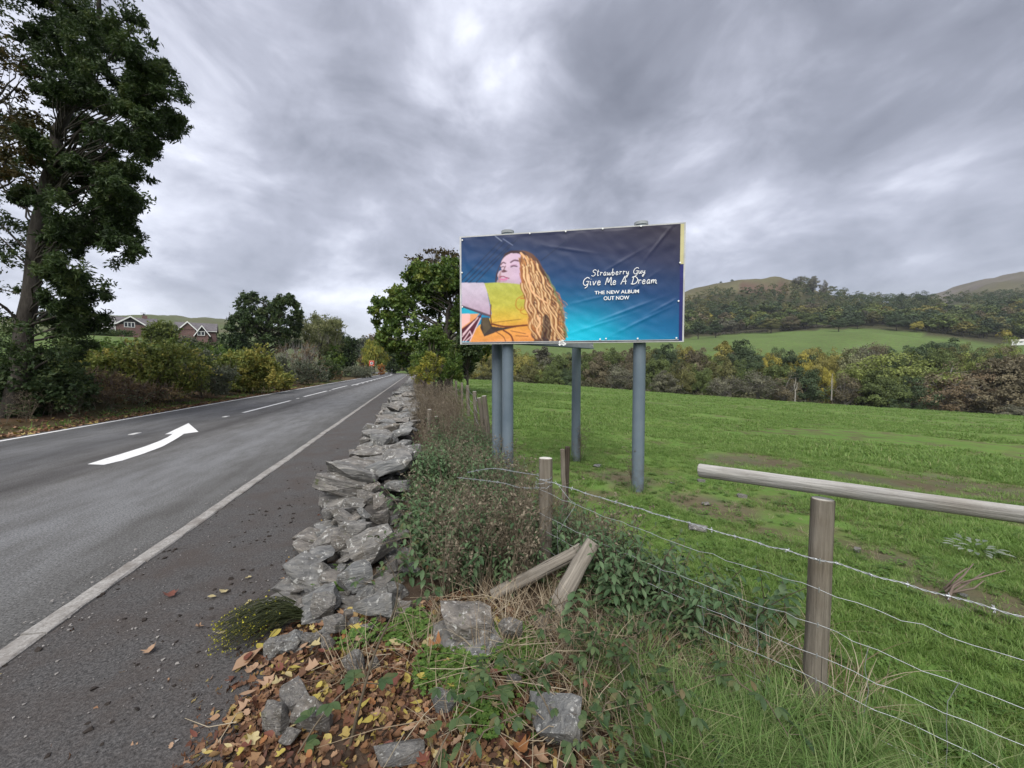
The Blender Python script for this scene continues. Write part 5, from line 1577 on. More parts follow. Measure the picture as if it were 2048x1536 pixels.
def scribble(word, x0, x1, yb, cap, w, name):
    """a hand-written word between x0 and x1 on baseline yb (crop pixels), built as flat ribbons"""
    adv = {'S': 1.05, 'G': 1.15, 'M': 1.2, 'A': 1.05, 'D': 1.15, 'w': 1.0, 'm': 1.1, ' ': .7, 'i': .55, 'r': .72, 't': .68}
    tot = sum(adv.get(c, .78) for c in word); kx = (x1 - x0) / tot
    b = MB(); x = x0
    for ch in word:
        a = adv.get(ch, .78)
        for st in GL.get(ch, []):
            pts = curve([(x + px_ * a * kx * .95, yb - (yb_slope * (x - x0)) - py_ * cap) for px_, py_ in [(q_[0] + .22 * q_[1], q_[1]) for q_ in st]], 8)
            nrm = np.gradient(pts, axis=0); nrm = np.c_[-nrm[:, 1], nrm[:, 0]]; nrm /= np.linalg.norm(nrm, axis=1, keepdims=True) + 1e-9
            v = []
            for p_, n_ in zip(pts, nrm):
                for sg in (-1, 1):
                    s_, h_ = crop_sh(p_[0] + n_[0] * sg * w / 2, p_[1] + n_[1] * sg * w / 2)
                    v.append(bp(s_, h_, .0225) - boff)
            k = len(pts)
            b.add(np.array(v), [(2 * i, 2 * i + 1, 2 * i + 3, 2 * i + 2) for i in range(k - 1)])
        x += a * kx
    b.build(name, m_letter, banner)


yb_slope = .045
scribble('Strawberry Guy', 1200, 1632, 484, 50, 4.8, 'lettering')
yb_slope = .02
scribble('Give Me A Dream', 1130, 1722, 556, 62, 5.8, 'lettering')
for txt, xc, yc, hgt, wid in (('THE NEW ALBUM', 1404, 607, 33, 352), ('OUT NOW', 1402, 654, 33, 204)):
    cu = bpy.data.curves.new('lettering', 'FONT'); cu.body = txt; cu.align_x = 'CENTER'; cu.align_y = 'CENTER'; cu.size = 1; cu.offset = .016
    tmp = bpy.data.objects.new('lettering', cu); COL.objects.link(tmp)
    bpy.context.view_layer.update()
    me = bpy.data.meshes.new_from_object(tmp.evaluated_get(bpy.context.evaluated_depsgraph_get()))
    bpy.data.objects.remove(tmp)
    co_ = np.empty(len(me.vertices) * 3); me.vertices.foreach_get('co', co_); co_ = co_.reshape(-1, 3)
    mn, mxx = co_.min(0), co_.max(0)
    sA, hA = crop_sh(xc - wid / 2, yc + hgt / 2 + .02 * wid / 2); sB, hB = crop_sh(xc + wid / 2, yc - hgt / 2 - .0)
    tilt = .0
    out = np.array([bp(sA + (sB - sA) * (x - mn[0]) / (mxx[0] - mn[0]), hA + (hB - hA) * (y - mn[1]) / (mxx[1] - mn[1]), .0225) - boff for x, y, _ in co_])
    me.vertices.foreach_set('co', out.ravel()); me.materials.clear(); me.materials.append(m_letter); me.update()
    o = bpy.data.objects.new('lettering', me); COL.objects.link(o); o.parent = banner
# ------------------------------------------------------------------ stones
m_stone, t = new_mat('slate_stone')
co = t.n('ShaderNodeTexCoord').outputs['Object']
oi = t.n('ShaderNodeObjectInfo').outputs['Random']
sh = t.vmath('ADD', co, t.n('ShaderNodeCombineXYZ', {0: t.math('MULTIPLY', oi, 31.0), 1: t.math('MULTIPLY', oi, 57.0), 2: t.math('MULTIPLY', oi, 13.0)}).outputs[0])
lay = t.noise(t.n('ShaderNodeMapping', {0: sh, 'Scale': (1.2, 1.2, 9)}).outputs[0], 3.2, 8, .65, .4)
g1 = t.noise(sh, 9, 8, .7); g2 = t.noise(sh, 3.0, 5, .6); g3 = t.noise(sh, 26, 6, .7)
base_ = t.ramp(lay, [(.3, (.062, .064, .064)), (.46, (.145, .148, .146)), (.62, (.225, .225, .214)), (.75, (.31, .30, .27))])
base_ = t.mix(t.fit(oi, 0, 1, 0, .55), base_, t.mix(1.0, base_, (1.15, .95, .78), 'MULTIPLY'))
base_ = t.mix(t.fit(g2, .5, .68, 0, .6), base_, (.10, .085, .062))
base_ = t.mix(t.math('MULTIPLY', t.fit(g1, .56, .62, 0, .85), t.fit(g2, .40, .52, 0, 1)), base_, (.52, .515, .48))
base_ = t.mix(t.fit(g3, .62, .70, 0, .5), base_, (.06, .06, .055))
base_ = t.mix(t.math('MULTIPLY', t.fit(t.noise(sh, 5.5, 6, .7), .62, .68, 0, .8), t.fit(oi, .45, .5, 0, 1)), base_, (.085, .10, .035))
hb_ = t.math('ADD', t.math('MULTIPLY', lay, .7), t.math('MULTIPLY', g3, .3))
finish(t, base_, .82, hb_, .85, .04, spec=.3)


def stone_mesh(seed, sz=(1, .72, .36), n=18, cut=1, rough=.035):
    rs = np.random.default_rng(seed)
    p = rs.uniform(-1, 1, (n, 3)); p /= np.max(np.abs(p), axis=1, keepdims=True) ** .96
    p *= np.array(sz) * .5 * rs.uniform(.82, 1.04, (n, 1))
    bm = bmesh.new()
    for q in p: bm.verts.new(q)
    r = bmesh.ops.convex_hull(bm, input=bm.verts)
    bmesh.ops.delete(bm, geom=list({e for e in r['geom_interior'] + r['geom_unused'] if isinstance(e, bmesh.types.BMVert)}), context='VERTS')
    if cut:
        bmesh.ops.subdivide_edges(bm, edges=bm.edges[:], cuts=cut, use_grid_fill=True)
        bmesh.ops.triangulate(bm, faces=bm.faces[:])
        for v in bm.verts:
            nz = mnoise.noise_vector(Vector(v.co) * 3.1 + Vector((seed * 3.7, 0, 0)))
            v.co += nz * rough
            v.co.z += .018 * math.sin(9 * v.co.z + 3 * nz.x)
    me = bpy.data.meshes.new('stone'); bm.to_mesh(me); bm.free()
    me.materials.append(m_stone)
    me.polygons.foreach_set('use_smooth', np.zeros(len(me.polygons), bool)); me.update()
    return me


SM = [stone_mesh(k + 1, (1, random.uniform(.6, .8), random.uniform(.26, .42))) for k in range(16)]
SB = [stone_mesh(k + 50, (1, random.uniform(.65, .85), random.uniform(.5, .68)), 20, 2, .04) for k in range(7)]
SD = [stone_mesh(k + 80, (1, random.uniform(.6, .85), random.uniform(.24, .36)), 22, 2, .035) for k in range(8)]

wall_o = empty('dry_stone_wall', (-.5, 3.2, 0)); tag(wall_o, 'low tumbled dry stone wall of grey slate running beside the pavement', 'stone wall')
WO = np.array([-.5, 3.2, 0.0])


def put_stone(me, c, dims, rot, parent=None, name='stone'):
    off = WO if parent is wall_o else np.zeros(3)
    return link_mesh(name, me, parent, np.asarray(c) - off, rot, dims)


explicit = [  # u, v, width, height (photo pixels), height of the stone's middle, roll
    (763, 877, 72, 28, .40, .05), (784, 902, 46, 38, .36, .2), (735, 902, 60, 26, .34, 0), (752, 935, 128, 46, .31, -.04), (736, 953, 80, 28, .28, .05), (703, 977, 96, 24, .24, .1),
    (795, 971, 62, 28, .30, 0), (700, 1001, 38, 28, .20, .2), (735, 992, 54, 26, .22, .1), (762, 1006, 50, 42, .24, -.2), (690, 1036, 82, 38, .20, .6), (662, 1027, 42, 42, .14, .2),
    (712, 1058, 66, 44, .22, .1), (757, 1034, 60, 36, .24, -.3), (746, 1088, 112, 74, .24, -.35), (641, 1072, 32, 44, .10, .2), (682, 1088, 56, 44, .16, .1), (707, 1152, 92, 60, .15, .2),
    (787, 1132, 32, 50, .16, 1.2), (821, 1136, 44, 38, .14, .6), (758, 1142, 18, 44, .14, 1.3), (643, 1120, 28, 34, .07, .3), (656, 1136, 44, 15, .06, .1), (650, 1157, 46, 18, .05, .3), (632, 1174, 48, 14, .03, .2),
]
for k, (u, v, w_, h_, z, roll) in enumerate(explicit):
    c = G(u, v, z); d = proj(*c)[2]; s_ = w_ * d / FPX
    el = math.atan2(CAM_H - z, np.hypot(c[0], c[1]))
    th = max(.28, min(.95, (h_ / w_ - .38 * math.sin(el)) / math.cos(el) + .12))
    me = (SB if th > .5 else SD)[k % (7 if th > .5 else 8)]
    ratio = th / (.58 if th > .5 else .3)
    put_stone(me, c, (s_ * .80, s_ * .76, s_ * .82 * min(1.3, ratio)), (rng.uniform(-.15, .15) - .12, roll if abs(roll) > .3 else rng.uniform(-.1, .1), R(-YAW) + rng.uniform(-.25, .25) + (0 if abs(roll) > .3 else roll)), wall_o)
# courses under them and the wall running away
cnt = len(explicit)
yy = 2.75
while yy < 20 and cnt < 190:
    if yy < 4.6: step, spots = .28, [(-.86, .07), (-.5, .07), (-.2, .06), (-.7, .16)]
    elif yy < 13: step, spots = .36, [(-.84, .10), (-.82, .26), (-.66, .37), (-.28, .38)]
    elif yy < 28: step, spots = .52, [(-.82, .14), (-.66, .36), (-.26, .40)]
    else: break
    wlen = step * 1.35
    for (x, z) in spots:
        h_ = .9 + .25 * math.sin(yy * 1.7) + .12 * math.sin(yy * 4.3)
        me = SM[int(rng.integers(0, 16))]
        top = z > .3
        if yy < 4.6 and top: continue
        L_ = wlen * rng.uniform(.85, 1.35) * (1.15 if top else .95)
        put_stone(me, (x + rng.uniform(-.07, .07), yy + rng.uniform(-.1, .1), z * h_ + rng.uniform(-.02, .03)),
                  (L_ * 1.0, L_ * rng.uniform(.8, 1.05), L_ * rng.uniform(.7, 1.15)), (rng.uniform(-.22, .22), rng.uniform(-.22, .22) + (.2 if not top else 0), rng.uniform(-.5, .5) + (1.57 if rng.uniform() < .35 else 0)), wall_o)
        cnt += 1
    yy += step * rng.uniform(.85, 1.15)
# smaller pieces fallen into the gaps of its near end
for k in range(104):
    q = 2.3 + 4.2 * rng.uniform() ** 1.2; x = rng.uniform(-.86, -.08); f_ = float(sstep(2.5, 5.2, q)); L_ = rng.uniform(.07, .21)
    z = .04 + .30 * f_ * (1 - abs((x + .48) / .42) ** 2.2) + rng.uniform(-.02, .05)
    put_stone((SD if k % 3 else SB)[k % 7], (x, q, z), (L_, L_ * rng.uniform(.7, 1), L_ * rng.uniform(.8, 1.3)), (rng.uniform(-.6, .6), rng.uniform(-.6, .6), rng.uniform(0, 6)), wall_o)
# rubble heart of the wall
hb_ = MB(); ys = np.arange(2.9, 74, .22); prof = [(-.88, 0), (-.80, .16), (-.66, .28), (-.45, .31), (-.28, .27), (-.14, .14), (-.06, .0)]
v = []
for q in ys:
    f_ = float(sstep(2.6, 5.0, q)) * (.9 + .25 * math.sin(q * 1.7))
    for x, z in prof: v.append((x + float(road_x(q)) + rng.normal(0, .035), q, max(0, .86 * z * f_ + rng.normal(0, .04))))
k = len(prof); v = np.array(v)
hb_.add(v, [(i * k + j, i * k + j + 1, (i + 1) * k + j + 1, (i + 1) * k + j) for i in range(len(ys) - 1) for j in range(k - 1)])
m_core = plain('wall_core', (.06, .055, .05), .95, var=.5, scale=9)
hb_.v = [x - WO for x in hb_.v]
o = hb_.build('rubble_core', m_core, wall_o, False); o['kind'] = 'stuff'
# far stones of the wall, past the limit of single ones
fs = MB()
for q in np.arange(yy, 76, .5):
    for x in (-.75, -.5, -.25):
        me = SM[int(rng.integers(0, 16))]; n_ = len(me.vertices); vv_ = np.empty(n_ * 3); me.vertices.foreach_get('co', vv_); vv_ = vv_.reshape(-1, 3) * rng.uniform(.45, .75)
        a = rng.uniform(0, 6.28); vv_ = vv_ @ np.array([[math.cos(a), -math.sin(a), 0], [math.sin(a), math.cos(a), 0], [0, 0, 1]]).T
        fs.add(vv_ + np.array([x, q, .34]) - WO, [tuple(p.vertices) for p in me.polygons])
if fs.n: fs.build('distant_stones', m_stone, wall_o, False)['kind'] = 'stuff'

# loose stones, each a thing of its own
loose = [
    (647, 1217, 56, 84, .10, 'lichen spotted upright boulder at the near end of the wall'), (669, 1250, 56, 38, .10, 'dark flat slate leaning on the lichen spotted boulder'),
    (751, 1216, 104, 62, .12, 'brown topped slab between the lichen boulder and the twig sapling'), (789, 1182, 40, 26, .10, 'small pale stone behind the brown topped slab'),
    (929, 1247, 126, 64, .15, 'large pointed boulder near the foot of the leaning post'), (1021, 1265, 56, 60, .12, 'rounded mossy stone beside the large pointed boulder'),
    (929, 1289, 146, 28, .05, 'long thin slab under the large pointed boulder'), (958, 1312, 110, 40, .04, 'layered slab in front of the long thin one'),
    (706, 1336, 50, 60, .04, 'dark slate on edge among the fallen leaves'), (747, 1345, 26, 44, .03, 'narrow white stained stone right of the dark slate on edge'),
    (654, 1297, 34, 34, .04, 'small dark stone under the lichen spotted boulder'), (736, 1262, 34, 16, .05, 'little flat stone under the brown topped slab'),
    (550, 1448, 78, 76, .05, 'grey rounded stone at the bottom left of the leaf pile'), (629, 1443, 90, 78, .05, 'smooth grey slab with a notch beside the rounded stone'),
    (588, 1402, 80, 30, .04, 'dark slab behind the rounded stone and the notched slab'), (578, 1497, 50, 26, .02, 'small flat stone below the rounded stone'),
    (1107, 1455, 142, 118, .07, 'big grey slab at the bottom near the long grass'), (888, 1417, 66, 46, .03, 'pale stone half buried in the leaves left of the big slab'),
    (803, 1523, 120, 32, .03, 'flat stone cut by the bottom edge of the picture'), (1029, 1370, 40, 28, .05, 'pinkish stone in the clover right of the layered slab'),
]
for k, (u, v, w_, h_, z, lab) in enumerate(loose):
    c = G(u, v, z + .03); d = proj(*c)[2]; s_ = w_ * d / FPX
    el = math.atan2(CAM_H - z, np.hypot(c[0], c[1]))
    th = max(.25, min(1.0, (h_ / w_ - .5 * math.sin(el)) / math.cos(el) + .1))
    me = (SB[(k * 3) % 7] if th > .5 else SD[(k * 5) % 8])
    c[2] = max(z, float(H(c[0], c[1]))) + .055
    o = put_stone(me, c, (s_ * .84, s_ * .74, s_ * .8 * th / (.58 if th > .5 else .3)), (rng.uniform(-.3, .3), rng.uniform(-.25, .25), R(-YAW) + rng.uniform(-.6, .6)), None)
    tag(o, lab, 'stone')

# stones lying in the field
for u, v, w_, lab in ((1402, 952, 14, 'small white stone in the grass left of the wooden rail end'), (1484, 986, 17, 'pale stone in the grass below the wooden rail end'), (1413, 1006, 16, 'dark stone in the grass below the rail end'),
                      (1397, 1063, 34, 'flat blue grey slate lying in the grass under the rail'), (1714, 1104, 18, 'pale rounded stone in the field right of the fence post'), (1925, 1212, 12, 'small pale stone by the broken branch'),
                      (1195, 930, 18, 'white stone between the back post and the right billboard post'), (1345, 962, 9, 'tiny dark stone right of the right billboard post')):
    c = G(u, v, -.08); c[2] = float(H(c[0], c[1])) + .015
    d = proj(*c)[2]; s_ = w_ * d / FPX * 1.1
    tag(put_stone(SM[int(rng.integers(0, 16))], c, (s_, s_, s_ * 1.1), (.1, .1, rng.uniform(0, 6)), None, 'field_stone'), lab, 'stone')

# ------------------------------------------------------------------ timber
def wood_mat(name, dark, lightc, scale=1.0, axis=2):
    m, t = new_mat(name)
    co = t.n('ShaderNodeTexCoord').outputs['Object']
    sc = [22, 22, 22]; sc[axis] = 1.1
    k1 = t.noise(t.n('ShaderNodeMapping', {0: co, 'Scale': tuple(sc)}).outputs[0], 2.2 * scale, 8, .7, .25)
    k2 = t.noise(co, 3.5, 5); sc2 = [40, 40, 40]; sc2[axis] = .8
    k3 = t.noise(t.n('ShaderNodeMapping', {0: co, 'Scale': tuple(sc2)}).outputs[0], 1.3, 3, .5)
    c_ = t.ramp(k1, [(.28, dark), (.52, tuple((a + b_) / 2 for a, b_ in zip(dark, lightc))), (.72, lightc)])
    c_ = t.mix(t.fit(k2, .45, .7, 0, .55), c_, t.mix(1.0, c_, (.62, .55, .45), 'MULTIPLY'))
    c_ = t.mix(t.fit(k3, .66, .70, 0, .85), c_, (.02, .017, .014))
    finish(t, c_, .88, k1, .8, .012, spec=.2)
    return m


m_post = wood_mat('weathered_post', (.095, .082, .064), (.27, .24, .195))
m_rail = wood_mat('silver_rail', (.20, .19, .175), (.55, .535, .50), axis=0)
m_drift = wood_mat('bleached_post', (.085, .075, .060), (.36, .325, .275))
m_dkpost = wood_mat('dark_post', (.035, .028, .022), (.11, .085, .065))
m_endgr = plain('end_grain', (.52, .50, .45), .85, var=.2, scale=30)
m_wire = plain('galvanised_wire', (.40, .42, .43), .4, .55, var=.15)


def post(name, p0, p1, r, mat, parent=None, endm=None, n=18, wob=.05, r1=None):
    """a round post along its own z axis so the grain follows it"""
    p0, p1 = np.asarray(p0, float), np.asarray(p1, float)
    L_ = np.linalg.norm(p1 - p0); k = 9
    b = MB(); zz = np.linspace(0, L_, k)
    th = np.linspace(0, 2 * np.pi, n, endpoint=False)
    lob = 1 + wob * np.sin(2 * th + rng.uniform(0, 6)) + wob * .7 * np.sin(3 * th + rng.uniform(0, 6))
    r1 = r if r1 is None else r1
    bend = rng.normal(0, .006, (k, 2)).cumsum(0) * .6; bend -= np.outer(np.linspace(0, 1, k), bend[-1])
    v = np.array([[(r + (r1 - r) * q / L_) * lob[j] * math.cos(a) + bend[i, 0], (r + (r1 - r) * q / L_) * lob[j] * math.sin(a) + bend[i, 1], q] for i, q in enumerate(zz) for j, a in enumerate(th)])
    b.add(v, [(i * n + j, i * n + (j + 1) % n, (i + 1) * n + (j + 1) % n, (i + 1) * n + j) for i in range(k - 1) for j in range(n)])
    for e, rev in ((0, True), ((k - 1) * n, False)):
        ring = v[e:e + n]; inner = ring * np.array([.93, .93, 1]) + np.array([0, 0, -.004 if rev else .004])
        b.add(np.vstack([ring, inner]), np.array([(j, (j + 1) % n, n + (j + 1) % n, n + j) for j in range(n)])[:, ::(-1 if rev else 1)], mat=0)
        b.add(inner, [list(range(n))[::(-1 if rev else 1)]], mat=1)
    o = b.build(name, [mat, endm or m_endgr], parent)
    o.rotation_euler = Vector(p1 - p0).to_track_quat('Z', 'Y').to_euler()
    o.location = tuple(p0)
    return o


def hgt(p): return float(H(p[0], p[1]))


fA = G(1632, 1412, 0.0); fA[2] = hgt(fA); tA = P(1645, 999, proj(*fA)[2])
fB = P(1087, 1160, 3.0); fB[2] = hgt(fB); tB = P(1091, 917, 3.0)
along = fA[:2] - fB[:2]
fC = np.array([fA[0] + along[0] * 1.02, fA[1] + along[1] * 1.02, 0]); fC[2] = hgt(fC); tC = fC + np.array([0, 0, 1.05])
fen = empty('wire_fence', tuple(fA)); tag(fen, 'post and barbed wire fence with a silvery top rail between the verge and the field', 'fence')
FO = fA.copy()


def fpost(*a, **k):
    o = post(*a, **k); o.location = tuple(np.array(o.location) - FO); return o


fpost('post', fA - np.array([0, 0, .3]), tA, .0455, m_post, fen)
fpost('post', fB - np.array([0, 0, .3]), tB, .051, m_post, fen)['label'] = 'shorter post with a pale sawn top'
fpost('post', fC - np.array([0, 0, .3]), tC, .052, m_post, fen)
# the rail: lies on the post's top
rl0, rl1 = P(1401, 942, 2.30), P(2075, 1037, 1.42)
dirr = (rl1 - rl0)
r_o = post('rail', rl0, rl0 + dirr * 1.5, .039, wood_mat('silver_rail_wood', (.20, .19, .175), (.56, .545, .51)), fen, None, 20, .07, .028)
r_o.location = tuple(np.array(r_o.location) - FO)
for dz in (0,): pass


def sagged(a, b_, sag, n=26, wig=.004):
    s = np.linspace(0, 1, n)[:, None]
    p = a + (b_ - a) * s; p[:, 2] -= (4 * sag * s * (1 - s))[:, 0]
    p[1:-1] += rng.normal(0, wig, (n - 2, 3))
    return p


def wire(pts, r, name, barb=False, par=fen):
    b = MB(); p = pts - FO if par is fen else pts
    if barb:
        L_ = np.r_[0, np.cumsum(np.linalg.norm(np.diff(p, axis=0), axis=1))]
        k = int(L_[-1] / .012) + 2; s = np.linspace(0, L_[-1], k)
        q = np.stack([np.interp(s, L_, p[:, c]) for c in range(3)], 1)
        tg = (q[-1] - q[0]) / np.linalg.norm(q[-1] - q[0]); a = np.cross(tg, [0, 0, 1.0]); a /= np.linalg.norm(a); c2 = np.cross(tg, a)
        for ph in (0, math.pi):
            b.tube(q + .0026 * (np.cos(s * 105 + ph)[:, None] * a + np.sin(s * 105 + ph)[:, None] * c2), r, 4, False)
        for sb_ in np.arange(.06, L_[-1], .115):
            c = np.array([np.interp(sb_, L_, p[:, q_]) for q_ in range(3)])
            for _ in range(2):
                d = unit(1)[0]; d -= tg * (d @ tg) * .6; d /= np.linalg.norm(d)
                b.tube([c - d * .014, c + tg * .004, c + d * .014], r * .85, 4, False)
            b.tube([c - tg * .006, c + tg * .006], .0055, 5, False)
    else:
        b.tube(p, r, 5, False)
    return b.build(name, m_wire, par)


nrmF = np.array([along[1], -along[0], 0]) / np.linalg.norm(along); nrmF = nrmF if nrmF @ C_FWD < 0 else -nrmF
hts = [(.75, .005, True), (.61, .03, False), (.44, .045, False), (.29, .03, False), (.17, .03, False), (.04, .02, False)]
hB = [.78, .70, .52, .40, .26, .10]
for (hA_, sg, br), hb2 in zip(hts, hB):
    a = fB + nrmF * .052 + np.array([0, 0, hb2]); c = fA + nrmF * .056 + np.array([0, 0, hA_]); e = fC + nrmF * .056 + np.array([0, 0, hA_ - .03])
    for s0_, s1_ in ((a, c), (c, e)):
        wire(sagged(s0_, s1_, sg), .0018 if br else .0015, 'barbed_wire' if br else 'net_wire', br)
    MB().tube([c + nrmF * .004 - FO + np.array([0, 0, .012]), c + nrmF * .007 - FO, c + nrmF * .004 - FO - np.array([0, 0, .012])], .0022, 5).build('staple', m_wire, fen)
# upright net wires
for seg, (q0, q1) in enumerate(((fB, fA), (fA, fC))):
    for s in np.arange(.1, 1.0, .15):
        g0 = q0 + (q1 - q0) * s + nrmF * .054
        zt2 = .44 + (hB[2] - .44) * (1 - s) * (1 - seg) - 4 * .045 * s * (1 - s)
        pts = np.array([g0 + np.array([rng.normal(0, .008), rng.normal(0, .008), z]) for z in np.linspace(.02, zt2, 5)])
        wire(pts, .0014, 'stay_wire')
# wires beyond post B: loose ends and a coil round the post
pB = tB.copy(); pB[2] = fB[2] + .78
e1 = P(935, 945, 3.7); wire(curve([pB, P(1040, 945, 3.2), P(985, 937, 3.5), e1]), .0019, 'barbed_wire', True)
wire(curve([fB + np.array([0, 0, .70]), P(1040, 975, 3.1), P(1000, 965, 3.3), P(915, 955, 3.8)]), .0018, 'barbed_wire', True)
b = MB(); th = np.linspace(0, 7 * math.pi, 90)
b.tube(np.c_[fB[0] + .058 * np.cos(th) + rng.normal(0, .003, 90), fB[1] + .058 * np.sin(th) + rng.normal(0, .003, 90), fB[2] + .70 + .10 * th / th[-1] + rng.normal(0, .006, 90)] - FO, .002, 4, False)
b.build('wire_coil', m_wire, fen)
wire(curve([P(1110, 962, 2.95), P(1140, 1000, 2.9), P(1150, 1010, 2.9), P(1128, 1045, 2.9), P(1118, 1065, 2.9)]), .002, 'wire_tail')

# split dark post behind
p0 = P(1130, 1010, 4.0); p0[2] = hgt(p0) - .2
o = empty('split_post', (p0[0], p0[1], p0[2])); tag(o, 'dark split wooden post between the fence and the back billboard post', 'post')
for nm, du, rr_, mt, vt in (('post', 5, .030, m_dkpost, 894), ('splinter', -5, .022, m_post, 899)):
    a = P(1130 + du * .6, 1020, 4.0); a[2] = p0[2]; c = P(1130 + du, vt, 4.0 + (.02 if du > 0 else 0))
    x = post(nm, a, c, rr_, mt, o, mt, 9, .16); x.location = tuple(np.array(x.location) - p0)
# old fence running away along the field edge
ol = empty('old_fence', (1.5, 8.4, 0)); tag(ol, 'row of leaning grey fence posts running away along the field edge', 'fence')
OO = np.array([1.5, 8.4, 0.0])
tops = []
for (u, v, d, r_, dx) in ((968, 792, 8.3, .06, .12), (958, 796, 8.6, .05, .16), (949, 783, 10.2, .055, .05), (935, 771, 13.4, .055, .04), (924, 765.5, 16.4, .05, .0), (912, 762, 18.6, .05, .02), (903, 759, 22, .05, 0)):
    tp_ = P(u, v, d); b0 = tp_.copy(); b0[0] += dx; b0[2] = hgt(b0) - .1
    x = post('post', b0, tp_, r_, m_post, ol, None, 9, .1); x.location = tuple(np.array(x.location) - OO); tops.append(tp_)
for z in (.1, .35, .6):
    for a, c in zip(tops[1:-1], tops[2:]):
        wire(sagged(a - np.array([0, 0, z]), c - np.array([0, 0, z]), .05, 8) - OO, .004, 'wire', False, ol)
# short stumps beside the wall
for u, v, d, r_, mt, lab in ((859, 819, 9.4, .05, m_post, 'short pale post in the weeds beside the wall'), (873, 833, 8.4, .048, m_dkpost, 'short red brown post leaning in the weeds beside the wall'),
                             (851, 797, 12.0, .06, m_post, 'farthest pale capped stump in the weeds beside the wall'), (881, 901, 5.9, .05, m_dkpost, 'nearest broken red brown stump in the weeds')):
    tp_ = P(u, v, d); b0 = tp_ + np.array([rng.uniform(-.08, .08), 0, 0]); b0[2] = hgt(b0) - .1
    tag(post('fence_stump', b0, tp_, r_, mt, None, None, 10, .08), lab, 'post')
# two old posts leaning together, and a stub
a = G(1078, 1270, 0.0); a[2] = hgt(a) - .06
tag(post('broken_post', a, P(1186, 1084, 2.52), .060, m_drift, None, m_drift, 14, .14, .042), 'thick bleached broken post leaning over the leaves beside the fence', 'post')
a = G(985, 1192, .10)
tag(post('broken_post', a, P(1163, 1099, 2.72), .042, m_drift, None, m_drift, 12, .08, .046), 'thinner bleached pole lying across behind the leaning broken post', 'post')
a = G(1062, 1300, .06); c = G(1080, 1345, .03)
tag(post('wood_stub', a, c, .030, m_drift, None, m_endgr, 10, .1), 'short pale stub of wood lying below the leaning broken post', 'wood')

# ------------------------------------------------------------------ plants near the camera
m_grass, t = new_mat('grass_blade')
ti = t.n('ShaderNodeAttribute', None, attribute_name='tint').outputs['Fac']
rnd = t.n('ShaderNodeObjectInfo').outputs['Random']
c_ = t.ramp(t.math('ADD', t.math('MULTIPLY', ti, .65), t.math('MULTIPLY', rnd, .35)), [(.12, (.105, .178, .042)), (.4, (.158, .262, .060)), (.66, (.215, .320, .082)), (.86, (.32, .33, .15)), (1.0, (.44, .38, .22))])
d_ = t.n('ShaderNodeBsdfPrincipled', {'Base Color': c_, 'Roughness': .5, 'Specular IOR Level': .3})
tr_ = t.n('ShaderNodeBsdfTranslucent', {0: c_})
t.n('ShaderNodeOutputMaterial', {0: t.n('ShaderNodeMixShader', {0: .45, 1: d_.outputs[0], 2: tr_.outputs[0]}).outputs[0]})
m_long = leaf_mat('long_grass', [(.085, .16, .044), (.135, .235, .062), (.19, .29, .085), (.27, .31, .14), (.42, .37, .22)], .4)
m_dry = leaf_mat('dry_grass', [(.12, .08, .05), (.22, .16, .10), (.34, .27, .18), (.46, .40, .29)], .2)
m_nettle = leaf_mat('nettle_leaf', [(.045, .085, .040), (.075, .135, .058), (.115, .18, .085), (.17, .23, .12)], .3)
m_bram = leaf_mat('bramble_leaves', [(.030, .060, .024), (.055, .092, .036), (.085, .125, .048), (.15, .07, .04)], .22)
m_stalk = leaf_mat('dead_stalk', [(.075, .062, .042), (.15, .122, .085), (.23, .19, .135), (.34, .30, .22)], .15)
m_clover = leaf_mat('clover_leaf', [(.045, .095, .022), (.075, .145, .03), (.11, .19, .04), (.15, .22, .05)], .3)


def blades(b, n, hgt_, spread, w, bend=.5, tint=(.2, .8), segs=3, mat=0):
    a = rng.uniform(0, 6.28, n); r = spread * np.sqrt(rng.uniform(0, 1, n))
    base = np.c_[r * np.cos(a), r * np.sin(a), np.full(n, -.01)]
    la = a + rng.normal(0, .9, n); L_ = hgt_ * rng.uniform(.55, 1.15, n); bd = bend * rng.uniform(.3, 1.4, n)
    wd = w * rng.uniform(.7, 1.3, n)
    sd = np.c_[-np.sin(la), np.cos(la), np.zeros(n)]; out = np.c_[np.cos(la), np.sin(la), np.zeros(n)]
    vs = []
    for k in range(segs + 1):
        s = k / segs
        c = base + out * (bd * L_ * s ** 1.8)[:, None] + np.array([0, 0, 1.0]) * (L_ * (s - .38 * bd * s ** 2.2))[:, None]
        hw = (wd * (1 - s ** 1.6) * .5 + .0004)[:, None]
        vs += [c - sd * hw, c + sd * hw]
    v = np.stack(vs, 1).reshape(-1, 3); m = 2 * (segs + 1)
    f = np.concatenate([[(2 * k, 2 * k + 1, 2 * k + 3, 2 * k + 2)] for k in range(segs)])
    F = (np.arange(n)[:, None, None] * m + f[None]).reshape(-1, 4)
    b.add(v, F, np.repeat(rng.uniform(*tint, n), m), mat)


LEAF2 = np.array([(0, 0), (.22, .30), (.30, .55), (.22, .8), (0, 1.0), (-.22, .8), (-.30, .55), (-.22, .30)])


